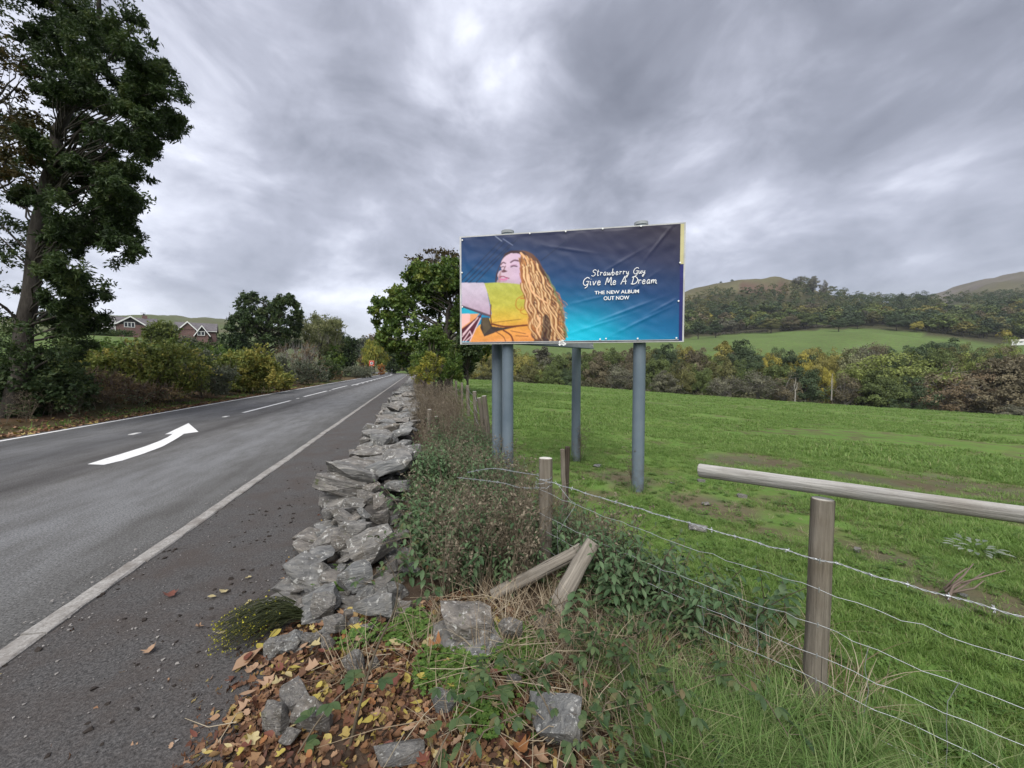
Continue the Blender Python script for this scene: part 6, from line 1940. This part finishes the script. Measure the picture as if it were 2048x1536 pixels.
def leaf_shape(b, p, d, up_, L_, w, tint, fold=.25, curl=.25, mat=0):
    """a pointed leaf with a raised rim on either side of its midrib"""
    d = np.asarray(d, float) / np.linalg.norm(d); s = np.cross(d, up_); s /= np.linalg.norm(s) + 1e-9; n_ = np.cross(s, d)
    q = []
    for x, y in [(0, 0), (0, .5), (0, 1)] + [tuple(r_) for r_ in LEAF2[[1, 2, 3]]] + [tuple(r_) for r_ in LEAF2[[7, 6, 5]]]:
        q.append(np.asarray(p) + d * y * L_ + s * x * w * 1.6 + n_ * (abs(x) * fold * w * 1.6 - curl * L_ * y * y))
    b.add(q, [(0, 3, 4, 1), (1, 4, 5, 2), (0, 1, 7, 6), (1, 2, 8, 7)], tint, mat)


def proto(name, b, mats, smooth=True):
    return bpy.data.objects.new(name, b.mesh(name, mats, smooth))


P_short = []
for k in range(4):
    b = MB(); blades(b, 24, .052, .055, .0048, .75, (.1, .8), 2); P_short.append(proto('grass_tuft', b, m_grass))
P_far = []
for k in range(3):
    b = MB(); blades(b, 20, .058, .09, .011, .7, (.15, .8), 2); P_far.append(proto('grass_clump', b, m_grass))
P_long = []
for k in range(4):
    b = MB(); blades(b, 34, .36, .06, .0048, .8, (.05, .8), 5); P_long.append(proto('long_grass_tuft', b, m_long))
P_dry = []
for k in range(3):
    b = MB(); blades(b, 22, .30, .07, .0034, .9, (.1, .95), 5); P_dry.append(proto('dry_grass_tuft', b, m_dry))


def nettle_mb(h=.5, n=11, stem=True, leaves=True):
    b = MB(); bend = rng.normal(0, .08, 2)
    st = np.array([(bend[0] * s * s, bend[1] * s * s, h * s) for s in np.linspace(0, 1, 6)])
    if stem: b.tube(st, np.linspace(.004, .0018, 6), 4, False, .3, 1)
    if leaves:
        for k in range(n):
            s = .12 + .88 * k / n; c = np.array([np.interp(s, np.linspace(0, 1, 6), st[:, q]) for q in range(3)])
            a = k * 1.57 + rng.uniform(-.3, .3); L_ = .072 * (1.05 - .5 * s) * rng.uniform(.8, 1.2)
            for da in (0, math.pi):
                d = np.array([math.cos(a + da), math.sin(a + da), .25 - rng.uniform(0, .4)])
                leaf_shape(b, c + d * .008, d, np.array([0, 0, 1.0]), L_, L_ * .5, rng.uniform(.1, .95), .35, .55)
        leaf_shape(b, st[-1], (.3, .1, .8), np.array([1.0, 0, 0]), .03, .018, .9)
    return b


P_net = [proto('nettle_plant', nettle_mb(rng.uniform(.38, .55), int(rng.integers(10, 15))), [m_nettle, m_stalk]) for _ in range(5)]


def stalk_mb(h=.6, n=5):
    b = MB()
    for _ in range(n):
        a = rng.uniform(0, 6.28); ln = rng.uniform(.05, .35)
        st = np.array([(ln * math.cos(a) * s ** 1.4 * h, ln * math.sin(a) * s ** 1.4 * h, h * s * rng.uniform(.97, 1.03)) for s in np.linspace(0, 1, 6)])
        tt = rng.uniform(.1, .8)
        b.tube(st, np.linspace(.0035, .0013, 6), 3, False, tt)
        for _ in range(5):
            k = rng.integers(2, 6); d = unit(1)[0]; d[2] = abs(d[2]) + .2
            e = st[k] + d * rng.uniform(.05, .16)
            b.tube([st[k], (st[k] + e) / 2 + rng.normal(0, .008, 3), e], [.0016, .0012, .0008], 3, False, tt)
            for _ in range(4):
                cards(b, (st[k] + (e - st[k]) * rng.uniform(.3, 1))[None] + rng.normal(0, .012, (1, 3)), d[None], .026, .013, np.array([rng.uniform(.1, .7)]))
    return b


P_stalk = [proto('dead_stalk_plant', stalk_mb(rng.uniform(.45, .75)), m_stalk) for _ in range(4)]


def bramble_mb(L_=.7):
    b = MB(); a = rng.uniform(0, 6.28)
    st = np.array([(L_ * s * math.cos(a), L_ * s * math.sin(a), .42 * math.sin(min(1, s * 1.15) * 2.7) * L_ + .01) for s in np.linspace(0, 1, 9)]) + rng.normal(0, .012, (9, 3))
    b.tube(st, np.linspace(.005, .002, 9), 4, False, .35, 1)
    for k in range(1, 9):
        for _ in range(2):
            o_ = st[k]; d = unit(1)[0]; d[2] = .3 + .4 * abs(d[2]); d /= np.linalg.norm(d); c = o_ + d * .05
            b.tube([o_, c], .0014, 3, False, .35, 1)
            for da in (-.9, 0, .9):
                dd = np.array([d[0] * math.cos(da) - d[1] * math.sin(da), d[0] * math.sin(da) + d[1] * math.cos(da), -.15])
                leaf_shape(b, c, dd, np.array([0, 0, 1.0]), rng.uniform(.032, .058), .026, min(1, rng.uniform(.05, .85) + (.3 if rng.uniform() < .08 else 0)), .2, .3)
    return b


P_bram = [proto('bramble_cane', bramble_mb(rng.uniform(.45, .8)), [m_bram, m_stalk]) for _ in range(4)]
P_clov = []
for k in range(3):
    b = MB()
    for _ in range(16):
        a = rng.uniform(0, 6.28); r = .07 * math.sqrt(rng.uniform()); c = np.array([r * math.cos(a), r * math.sin(a), rng.uniform(.015, .05)])
        b.tube([c * np.array([.7, .7, 0]), c], .0009, 3, False, .5)
        for q in range(5):
            an = q * 1.257 + a; leaf_shape(b, c, (math.cos(an), math.sin(an), .15), np.array([0, 0, 1.0]), .016, .011, rng.uniform(.2, .9), .1, .1)
    P_clov.append(proto('clover_tuft', b, m_clover))
m_litter, t = new_mat('fallen_leaf')
rnd = t.n('ShaderNodeObjectInfo').outputs['Random']
co = t.n('ShaderNodeTexCoord').outputs['Object']
c_ = t.ramp(rnd, [(0, (.060, .034, .024)), (.2, (.12, .064, .038)), (.36, (.23, .125, .070)), (.5, (.37, .235, .14)), (.62, (.085, .036, .026)), (.74, (.19, .085, .045)), (.86, (.30, .19, .09)), (.95, (.42, .33, .09)), (1, (.48, .40, .17))])
c_ = t.mix(t.fit(t.noise(co, 30, 5, .7), .45, .68, 0, .6), c_, t.mix(1.0, c_, (.45, .40, .36), 'MULTIPLY'))
d_ = t.n('ShaderNodeBsdfPrincipled', {'Base Color': c_, 'Roughness': .6, 'Specular IOR Level': .25})
t.n('ShaderNodeOutputMaterial', {0: t.n('ShaderNodeMixShader', {0: .15, 1: d_.outputs[0], 2: t.n('ShaderNodeBsdfTranslucent', {0: c_}).outputs[0]}).outputs[0]})


def dead_leaf(kind):
    b = MB()
    if kind == 0: out = [(0, 0), (.25, .2), (.36, .45), (.28, .75), (0, 1.05), (-.27, .72), (-.34, .45), (-.24, .2)]
    elif kind == 1: out = [(0, 0), (.14, .2), (.20, .5), (.14, .8), (0, 1.15), (-.15, .8), (-.19, .5), (-.13, .2)]
    elif kind == 2: out = [(0, 0), (.42, .05), (.3, .3), (.62, .45), (.3, .62), (.2, .9), (0, 1.0), (-.22, .86), (-.3, .6), (-.6, .5), (-.3, .3), (-.42, .05)]
    else: out = [(0, 0), (.22, .1), (.2, .3), (.34, .42), (.22, .58), (.3, .76), (0, 1.0), (-.28, .78), (-.2, .58), (-.33, .4), (-.2, .28), (-.2, .1)]
    out = np.array(out); n = len(out)
    cu = rng.uniform(.3, 1.1); tw = rng.uniform(-.9, .9)
    rim = np.array([(x, y - .5, cu * (x * x * 1.4) + .35 * cu * (y - .5) ** 2 + tw * x * (y - .5)) for x, y in out])
    mid_ = np.array([(0, y - .5, .35 * cu * (y - .5) ** 2 - .03) for y in (.25, .5, .75)])
    c = np.array([[0, 0, -.03]])
    b.add(np.vstack([rim, c]), [(i, (i + 1) % n, n) for i in range(n)])
    return b


P_leaf = [proto('fallen_leaf', dead_leaf(k % 4), m_litter) for k in range(8)]

_sc = [0]


def scatter(name, protos, pts, rot, scl, label):
    """one object that repeats the prototypes at the points (growth nobody could count)"""
    pts = np.asarray(pts, np.float32); n = len(pts)
    me = bpy.data.meshes.new(name); me.vertices.add(n); me.vertices.foreach_set('co', pts.ravel())
    a = me.attributes.new('rot', 'FLOAT_VECTOR', 'POINT'); a.data.foreach_set('vector', np.asarray(rot, np.float32).ravel())
    a = me.attributes.new('scl', 'FLOAT', 'POINT'); a.data.foreach_set('value', np.asarray(scl, np.float32))
    a = me.attributes.new('pid', 'INT', 'POINT'); a.data.foreach_set('value', rng.integers(0, len(protos), n).astype(np.int32))
    o = bpy.data.objects.new(name, me); COL.objects.link(o)
    ng = bpy.data.node_groups.new(name, 'GeometryNodeTree')
    ng.interface.new_socket('Geometry', in_out='INPUT', socket_type='NodeSocketGeometry')
    ng.interface.new_socket('Geometry', in_out='OUTPUT', socket_type='NodeSocketGeometry')
    T = NT(ng); gi = T.n('NodeGroupInput'); go = T.n('NodeGroupOutput'); jn = T.n('GeometryNodeJoinGeometry')
    att = lambda nm, ty: T.n('GeometryNodeInputNamedAttribute', {'Name': nm}, data_type=ty).outputs[0]
    for k, pr in enumerate(protos):
        cmp_ = T.n('FunctionNodeCompare', None, data_type='INT', operation='EQUAL')
        ng.links.new(att('pid', 'INT'), cmp_.inputs[2]); cmp_.inputs[3].default_value = k
        oi = T.n('GeometryNodeObjectInfo'); oi.inputs['Object'].default_value = pr; oi.inputs['As Instance'].default_value = True
        ip = T.n('GeometryNodeInstanceOnPoints')
        ng.links.new(gi.outputs[0], ip.inputs['Points']); ng.links.new(cmp_.outputs[0], ip.inputs['Selection']); ng.links.new(oi.outputs['Geometry'], ip.inputs['Instance'])
        ng.links.new(att('rot', 'FLOAT_VECTOR'), ip.inputs['Rotation']); ng.links.new(att('scl', 'FLOAT'), ip.inputs['Scale'])
        ng.links.new(ip.outputs[0], jn.inputs[0])
    ng.links.new(jn.outputs[0], go.inputs[0])
    md = o.modifiers.new('scatter', 'NODES'); md.node_group = ng
    tag(o, label, kind='stuff')
    return o


def onground(x, y, dz=0.0): return np.c_[x, y, H(x, y) + dz]


def rots(n, tilt=.15): return np.c_[rng.normal(0, tilt, n), rng.normal(0, tilt, n), rng.uniform(0, 6.28, n)]


def polar(n, r0, r1, a0, a1, pw=1.0):
    r = r0 + (r1 - r0) * rng.uniform(0, 1, n) ** pw; a = np.radians(rng.uniform(a0, a1, n) + YAW)
    return r * np.sin(a), r * np.cos(a)


fence_x = lambda y: np.interp(y, [-.5, fA[1], fB[1], 4.0, 8, 25, 80], [fA[0] + 1.0, fA[0], fB[0], 1.0, 1.5, 1.9, 2.4])
# pasture
gx, gy, gs_ = [], [], []
for n, r0, r1, s0_, s1_, pw in ((15000, 1.5, 5.5, .75, 1.25, .7), (23000, 5, 15, 1.2, 2.0, .75)):
    x, y = polar(n, r0, r1, -22, 66, pw); gx.append(x); gy.append(y); gs_.append(rng.uniform(s0_, s1_, n))
x, y, s_ = map(np.concatenate, (gx, gy, gs_))
keep = (x > fence_x(y) - .25 + .3 * vnoise(x, y, 2, 3)) & (vnoise(x, y, .8, 21) * .6 + vnoise(x, y, 2.6, 22) * .4 > .44 - .18 * sstep(5, 9, np.hypot(x, y)))
for wx, wy, wrx, wry in WORN:
    keep &= ~((np.hypot((x - wx) / wrx, (y - wy) / wry) < .9) & (rng.uniform(0, 1, len(x)) < .85))
x, y, s_ = x[keep], y[keep], s_[keep] * (.35 + .75 * vnoise(x[keep], y[keep], .9, 23))
scatter('field_grass', P_short, onground(x, y), rots(len(x)), s_, 'short green pasture grass')
gx, gy, gs_ = [], [], []
for n, r0, r1, s0_, s1_, pw in ((15000, 11, 32, 1.5, 2.4, .8), (10000, 28, 76, 2.2, 3.8, .8)):
    x, y = polar(n, r0, r1, -15, 60, pw); gx.append(x); gy.append(y); gs_.append(rng.uniform(s0_, s1_, n))
x, y, s_ = map(np.concatenate, (gx, gy, gs_)); keep = (x > fence_x(y) + .1) & (vnoise(x, y, .35, 24) > .25)
x, y, s_ = x[keep], y[keep], s_[keep] * (.5 + .9 * vnoise(x[keep], y[keep], .25, 25))
scatter('distant_field_grass', P_far, onground(x, y), rots(len(x)), s_, 'green grass of the far half of the field')


def patch(n, lst):
    """points in elliptical patches (x, y, rx, ry, weight)"""
    w = np.array([q[4] for q in lst], float); w /= w.sum(); who = rng.choice(len(lst), n, p=w)
    a = rng.uniform(0, 6.28, n); r = np.sqrt(rng.uniform(0, 1, n)); L_ = np.array([q[:4] for q in lst])
    return L_[who, 0] + L_[who, 2] * r * np.cos(a), L_[who, 1] + L_[who, 3] * r * np.sin(a)


def clear(x, y):
    """the trodden patch round the leaning posts"""
    return (x > .2) & (x < 1.15) & (y > 1.75) & (y < 2.52)


# long grass at the foot of the fence
x, y = patch(310, [(1.12, 1.28, .28, .22, 4), (1.5, 1.2, .35, .25, 3), (1.95, 1.0, .4, .3, 1), (.95, 1.5, .2, .25, 1), (1.35, 1.75, .35, .25, 1.0)] + [(q_[0], q_[1], .16, .16, .3) for q_ in POLE_FEET])
scatter('long_grass', P_long, onground(x, y), rots(len(x), .12), rng.uniform(.42, .85, len(x)), 'long green grass growing at the foot of the fence')
x, y = patch(270, [(.75, 2.1, .4, .5, 1), (1.2, 2.2, .4, .5, 2), (1.0, 1.7, .4, .4, 1.5), (.4, 3.4, .5, 1.2, 1.5), (.5, 5.5, .6, 2, 1.5), (1.9, 1.7, .5, .4, .8), (.1, 2.0, .5, .4, .5)])
scatter('dry_grass', P_dry, onground(x, y), rots(len(x), .3), rng.uniform(.5, 1.1, len(x)), 'straw coloured dead grass along the fence and the wall')
x, y = patch(1050, [(.3, 4.2, .45, 1.5, 3.5), (.55, 5.8, .6, 1.6, 4), (.95, 7.5, .7, 2.2, 3), (.2, 3.0, .3, .5, .5), (.6, 3.2, .5, .7, 2.6), (1.35, 2.35, .3, .35, 2.3), (1.25, 3.1, .35, .35, 1.0), (.9, 4.4, .3, .7, 1.2), (1.75, 1.95, .3, .2, .5)])
kp = (x > -.08) & ~clear(x, y); x, y = x[kp], y[kp]
scatter('nettle_bed', P_net, onground(x, y), rots(len(x), .12), rng.uniform(.55, 1.15, len(x)), 'bed of green nettles between the stone wall and the fence')
x, y = patch(330, [(.55, 3.2, .45, .7, 1.0), (.7, 4.0, .55, .9, 1.3), (.5, 2.6, .35, .3, 1.5), (.6, 6.5, .6, 2.2, .8), (.75, 14, .7, 6, 4), (.9, 10, .7, 3, 2.5), (1.3, 2.6, .3, .4, .8), (.05, 12, .2, 6, 1.5)] + [(q_[0], q_[1], .14, .14, .12) for q_ in POLE_FEET])
kp = (x > -.12) & ~clear(x, y); x, y = x[kp], y[kp]
scatter('dead_stalks', P_stalk, onground(x, y), rots(len(x), .15), rng.uniform(.6, 1.1, len(x)) * (1 + .5 * sstep(8, 14, y)), 'thicket of brown dead willowherb stalks behind the wall')
x, y = patch(170, [(.15, 3.6, .2, 1.0, 2), (.6, 5.2, .6, 1.6, 2), (1.15, 1.9, .3, .35, 1.5), (.9, 8, .8, 3, 1.5), (1.55, 2.2, .4, .4, 1), (.75, 1.55, .25, .3, .5)])
kp = (x > -.1) & ~clear(x, y); x, y = x[kp], y[kp]
scatter('bramble_canes', P_bram, onground(x, y), rots(len(x), .2), rng.uniform(.6, 1.0, len(x)), 'trailing bramble canes with dark leaves')
x, y = patch(210, [(.52, 2.02, .16, .16, 3), (.15, 1.95, .16, .13, 2), (-.05, 2.35, .12, .15, 1), (-.35, 2.3, .12, .1, .6), (.3, 1.7, .3, .15, 1.2), (1.6, 2.3, .6, .4, 1), (-.65, 3.0, .1, .25, .5)])
scatter('clover', P_clov, onground(x, y, .02), rots(len(x), .15), rng.uniform(.6, 1.2, len(x)), 'small bright clover like plants among the stones')
x, y = polar(600, 1.9, 7, 2, 58, .8); kp = x > fence_x(y) - .1; x, y = x[kp], y[kp]
scatter('field_weeds', P_clov, onground(x, y), rots(len(x), .2), rng.uniform(.4, 1.0, len(x)), 'low broad leaved weeds in the near part of the field')
x, y = polar(900, 1.9, 9, 2, 60, .8); kp = (x > fence_x(y)) & (vnoise(x, y, 1.1, 41) > .5); x, y = x[kp], y[kp]
scatter('field_straw', P_dry, onground(x, y), rots(len(x), .5), rng.uniform(.15, .35, len(x)), 'bleached dead grass in worn places of the field')
# litter
x, y = patch(9800, [(-.25, 1.75, .75, .55, 6), (-.6, 2.2, .5, .45, 3.0), (.2, 2.1, .5, .5, 3), (-.98, 3.4, .13, 1.0, 2.0), (-1.0, 5.6, .12, 1.3, 1.2), (-.98, 9, .12, 3, .9), (-1.0, 1.5, .3, .35, .8), (.5, 1.6, .5, .35, 2.2), (-1.3, 2.1, .35, .6, .35), (-2.2, 2.6, .12, .8, .12)])
scatter('leaf_litter', P_leaf, onground(x, y, rng.uniform(.0, .035, len(x))), rots(len(x), .6), rng.uniform(.018, .05, len(x)), 'brown and tan fallen leaves heaped round the stones')
x, y = patch(3600, [(-9.75, 7, .40, 4, 3), (-9.7, 16, .35, 8, 3), (-9.7, 32, .35, 14, 2), (-10.4, 12, .6, 8, 1.2)])
scatter('verge_leaves', P_leaf, onground(x, y, .03), rots(len(x), .35), rng.uniform(.06, .13, len(x)), 'rusty fallen leaves along the left edge of the road')
x, y = patch(420, [(-10.5, 8, .4, 4, 2), (-10.2, 18, .5, 9, 3), (-10.2, 40, .5, 18, 3)])
scatter('verge_grass', P_far, onground(x, y), rots(len(x), .2), rng.uniform(1.2, 2.4, len(x)), 'green and straw grass on the left verge')
x, y = patch(300, [(-10.9, 10, .5, 4, 2), (-11, 20, .6, 8, 2), (-11.5, 38, .8, 14, 2)])
scatter('verge_weeds', P_stalk + P_bram, onground(x, y), rots(len(x), .2), rng.uniform(1.0, 1.7, len(x)), 'dead weeds at the foot of the left hedge')

# mud clods and grit on the pavement
m_mud = plain('mud', (.030, .024, .020), .95, var=.4, scale=20)
m_grit = plain('grit', (.24, .225, .21), .9, var=.4, scale=20)


def clod(mat, seed):
    me = stone_mesh(seed, (1, .8, .45), 14, 0); me.materials.clear(); me.materials.append(mat); return bpy.data.objects.new('clod', me)


Pm = [clod(m_mud, 200 + k) for k in range(4)]; Pg = [clod(m_grit, 220 + k) for k in range(4)]
x, y = patch(330, [(-1.55, 4.6, .3, .8, 3), (-1.6, 6.2, .3, 1.2, 2), (-1.5, 3.2, .4, .6, 2), (-2.18, 4, .06, 2.5, 2), (-1.1, 3.2, .15, .8, 1.5), (-1.35, 2.3, .3, .4, 1), (-1.3, 9, .3, 3, 1.3)])
scatter('mud_clods', Pm, np.c_[x, y, np.full(len(x), .014)], rots(len(x), .3), .008 + .036 * rng.uniform(0, 1, len(x)) ** 3, 'dark lumps of mud on the pavement')
x, y = patch(560, [(-1.6, 2.2, .7, 1.0, 3), (-1.5, 4, .7, 2, 2), (-2.45, 4, .06, 2.5, 2.5), (-2.2, 2.6, .12, 1.5, 1.5), (-1.4, 8, .7, 3, 1)])
scatter('grit', Pg, np.c_[x, y, np.full(len(x), .018)], rots(len(x), .3), .006 + .016 * rng.uniform(0, 1, len(x)) ** 3, 'pale grit scattered on the pavement and along the kerb')

# single leaves that can be picked out, lying on the ground
m_yel_l = [leaf_mat('fallen_yellow', [(.50, .41, .10)] * 2, .3), leaf_mat('fallen_pale', [(.50, .42, .22)] * 2, .25), leaf_mat('fallen_orange', [(.33, .15, .06)] * 2, .25), leaf_mat('fallen_tan', [(.38, .25, .16)] * 2, .2), leaf_mat('fallen_red', [(.17, .065, .045)] * 2, .2)]
big_l = [[dead_leaf(k).mesh('leaf', m_) for k in range(4)] for m_ in m_yel_l]
picked = [(521, 1282, 0, 1, 30), (543, 1272, 0, 1, 20), (585, 1285, 1, 0, 28), (500, 1305, 3, 0, 55), (648, 1335, 0, 1, 22), (720, 1425, 0, 1, 36), (745, 1450, 0, 1, 34), (815, 1363, 0, 1, 32), (835, 1412, 0, 1, 26), (795, 1300, 3, 0, 30),
          (790, 1298, 1, 0, 26), (985, 1267, 2, 0, 26), (880, 1313, 2, 2, 42), (1045, 1500, 2, 2, 34), (1080, 1515, 3, 2, 36), (1168, 1465, 1, 3, 26), (1190, 1430, 3, 1, 50), (845, 1370, 0, 0, 24), (640, 1385, 0, 0, 18), (985, 1360, 4, 1, 28), (578, 1189, 3, 2, 34), (1215, 1375, 4, 1, 50), (880, 1520, 1, 1, 44), (590, 1345, 0, 0, 22), (690, 1300, 4, 0, 18)]
for k in range(75):
    picked.append((rng.uniform(480, 1000), rng.uniform(1240, 1530), int(rng.choice([0, 1, 2, 3, 4], p=[.16, .2, .16, .33, .15])), int(rng.integers(0, 4)), rng.uniform(12, 26)))
for k in range(25): picked.append((rng.uniform(270, 640), rng.uniform(1150, 1500), int(rng.choice([1, 3, 4])), int(rng.integers(0, 4)), rng.uniform(12, 24)))
for (u, v, ci, sh_, L_) in picked:
    c = G(u, v, .07); zz = float(H(c[0], c[1])) + rng.uniform(.03, .06)
    onp = c[0] < -.95
    par = pav if onp else ground
    if onp: c = G(u, v, .03); zz = .028
    d = proj(*c)[2]
    link_mesh('leaf', big_l[ci][sh_], par, (c[0], c[1], zz), (rng.uniform(-.35, .35), rng.uniform(-.35, .35), rng.uniform(0, 6.28)), L_ * d / FPX * 1.05)

# single plants
def nettle_thing(u, v, z, h, lab):
    c = G(u, v, z); c[2] = hgt(c)
    o = empty('nettle', tuple(c)); tag(o, lab, 'plant')
    b = nettle_mb(h, 1, True, False); b.build('stem', [m_nettle, m_stalk], o)
    for k in range(18):
        s = .15 + .85 * k / 18; a = k * 2.2; L_ = .10 * (1.1 - .5 * s)
        l_ = MB(); leaf_shape(l_, (0, 0, 0), (1, 0, .15 - .3 * rng.uniform()), np.array([0, 0, 1.0]), L_, L_ * .62, rng.uniform(.3, .9), .3, .35)
        l_.build('leaf', m_nettle, o, loc=(.01 * math.cos(a), .01 * math.sin(a), h * s)).rotation_euler = (0, 0, a)


for u, v, h, lab in ((1150, 1290, .36, 'nettle growing just right of the leaning broken post'), (1215, 1260, .48, 'tall nettle behind the net wire right of the leaning post'), (1265, 1190, .5, 'nettle under the barbed wire midway to the railed post'),
                     (845, 1080, .40, 'nettle rising behind the big block of the wall'), (835, 1010, .5, 'nettle in front of the brown stalks by the wall'), (1350, 1170, .42, 'nettle at the field side of the wire, left of the railed post'),
                     (1570, 1230, .34, 'nettle standing left of the railed fence post'), (955, 1015, .55, 'bright nettle left of the short fence post')):
    nettle_thing(u, v, 0.05, h, lab)
# bramble with dark leaves near the bottom
for u, v, L_, lab in ((1130, 1385, .42, 'dark leaved bramble spray above the big grey slab'), (690, 1500, .36, 'low bramble with oval green leaves at the bottom by the flat stone'), (945, 1520, .34, 'green bramble leaves at the bottom edge left of the big slab')):
    c = G(u, v, .05); c[2] = hgt(c) + .02
    o = empty('bramble_plant', tuple(c)); tag(o, lab, 'plant')
    b = MB(); st = np.array([(L_ * s, .1 * s, .2 * math.sin(s * 2.6)) for s in np.linspace(0, 1, 7)]) - np.array([L_ * .5, 0, 0]); b.tube(st, np.linspace(.004, .002, 7), 5, False, .35); b.build('cane', m_stalk, o)
    for k in range(7):
        for da in (-1, 0, 1):
            a = k * 2.4 + da * .9; l_ = MB(); leaf_shape(l_, (0, 0, 0), (1, 0, .1), np.array([0, 0, 1.0]), .056, .036, rng.uniform(.2, .8), .2, .35)
            l_.build('leaf', m_bram, o, loc=tuple(st[k] + np.array([.03 * math.cos(k * 2.4), .03 * math.sin(k * 2.4), .03]))).rotation_euler = (0, -.1, a)
# twiggy sapling in the foreground
b0 = P(700, 1560, 1.62); b0[2] = hgt(b0)
o = empty('bare_sapling', tuple(b0)); tag(o, 'thin dark leafless sapling stem rising from the leaves in the foreground', 'sapling')
pth = curve([b0 + 0, P(722, 1400, 1.62), P(752, 1300, 1.68), P(790, 1215, 1.72), P(797, 1150, 1.75)], 6) - b0
b = MB(); b.tube(pth, np.linspace(.008, .0025, len(pth)), 6, False, .15); b.build('stem', m_stalk, o)
for k in (8, 11, 14, 17, 20):
    d = C_RIGHT * rng.uniform(-.12, .16) + np.array([0, 0, rng.uniform(.06, .2)])
    b = MB(); b.tube([pth[k], pth[k] + d * .5 + rng.normal(0, .006, 3), pth[k] + d], [.003, .002, .001], 4, False, .2); b.build('twig', m_stalk, o)
# pulled-up clump with yellow tips
c0 = G(610, 1235, .03); c0[2] = .03
o = empty('uprooted_clump', tuple(c0)); tag(o, 'uprooted dark green clump with yellow tips lying on the pavement edge', 'plant')
b = MB(); y2 = MB()
for _ in range(230):
    a = math.atan2(*(G(462, 1285)[:2] - c0[:2])[::-1]) + rng.normal(0, .26); L_ = rng.uniform(.22, .50)
    s = np.linspace(0, 1, 5); side = rng.normal(0, .03)
    st = np.c_[L_ * s * math.cos(a) - side * math.sin(a), L_ * s * math.sin(a) + side * math.cos(a), .02 + rng.uniform(.03, .13) * np.sin(s * 2.8) + rng.uniform(0, .02)]
    b.tube(st, np.linspace(.0028, .0014, 5), 3, False, rng.uniform(0, .8))
    cards(y2, st[[-1, -1, -2]] + rng.normal(0, .008, (3, 3)), np.tile([[0, 0, 1.0]], (3, 1)), .013, .008, rng.uniform(.2, 1, 3))
b.build('stem', leaf_mat('clump_stem', [(.022, .028, .012), (.045, .055, .02), (.075, .085, .03)], .1), o)
y2.build('tip', leaf_mat('clump_tip', [(.22, .22, .02), (.36, .34, .03), (.46, .42, .05)], .25), o, False)['kind'] = 'stuff'
# pale twigs and broken branch
tb = MB()
for _ in range(190):
    x, y = patch(1, [(.55, 1.55, .35, .25, 2), (.35, 2.3, .3, .3, 1.6), (.75, 2.05, .25, .3, 2), (-.3, 1.8, .6, .4, 1), (1.05, 1.9, .3, .3, 1)]); a = rng.uniform(0, 6.28); L_ = rng.uniform(.12, .5)
    p0 = np.array([x[0], y[0], float(H(x[0], y[0])) + rng.uniform(.03, .12)])
    d = np.array([math.cos(a), math.sin(a), rng.uniform(-.05, .35)]) * L_
    tb.tube([p0, p0 + d * .5 + rng.normal(0, .02, 3), p0 + d], [.0024, .002, .001], 4, False, rng.uniform(.4, 1))
tag(tb.build('dead_twigs', m_dry), 'pale dead twigs tangled over the stones and leaves', kind='stuff')
c0 = G(1925, 1225, -.1); c0[2] = hgt(c0)
o = empty('broken_branch', tuple(c0)); tag(o, 'dead grey branch lying in the field beyond the wire', 'branch')
for k in range(7):
    a = -.3 + rng.uniform(-.35, .9); L_ = rng.uniform(.2, .5)
    b = MB(); b.tube([(-.15 + .03 * k, .02 * k, .02), (-.1 + L_ * .5 * math.cos(a), .1 * math.sin(a), .06 + .02 * k), (-.1 + L_ * math.cos(a), L_ * .4 * math.sin(a), .1 + .02 * k)], [.008, .006, .003], 5)
    b.build('twig', m_twig, o)
c0 = G(1950, 1110, -.1); c0[2] = hgt(c0)
o = empty('pale_weed', tuple(c0)); tag(o, 'silvery leaved weed standing in the grass at the right', 'plant')
m_silver = leaf_mat('silver_leaf', [(.10, .13, .09), (.17, .20, .15), (.25, .28, .22)], .2)
for k in range(26):
    a = k * 2.4; r = .16 * math.sqrt(k / 26); l_ = MB(); leaf_shape(l_, (0, 0, 0), (1, 0, .35), np.array([0, 0, 1.0]), .085, .035, rng.uniform(.1, .9), .2, .3)
    l_.build('leaf', m_silver, o, loc=(r * math.cos(a), r * math.sin(a), .05 + .05 * rng.uniform())).rotation_euler = (0, 0, a)

# ------------------------------------------------------------------ the damp air over the valley
hz = MB().box((0, 0, 130), (6700, 6700, 340))
m_haze = bpy.data.materials.new('haze'); m_haze.use_nodes = True; m_haze.node_tree.nodes.clear()
ht = NT(m_haze.node_tree)
pv = ht.n('ShaderNodeVolumePrincipled', {'Color': (.80, .86, .95, 1), 'Density': .00010, 'Anisotropy': 0.0})
ho = ht.n('ShaderNodeOutputMaterial'); ht.t.links.new(pv.outputs[0], ho.inputs['Volume'])
haze = hz.build('haze', m_haze, None, False)
tag(haze, 'thin pale damp air over the valley', kind='stuff')
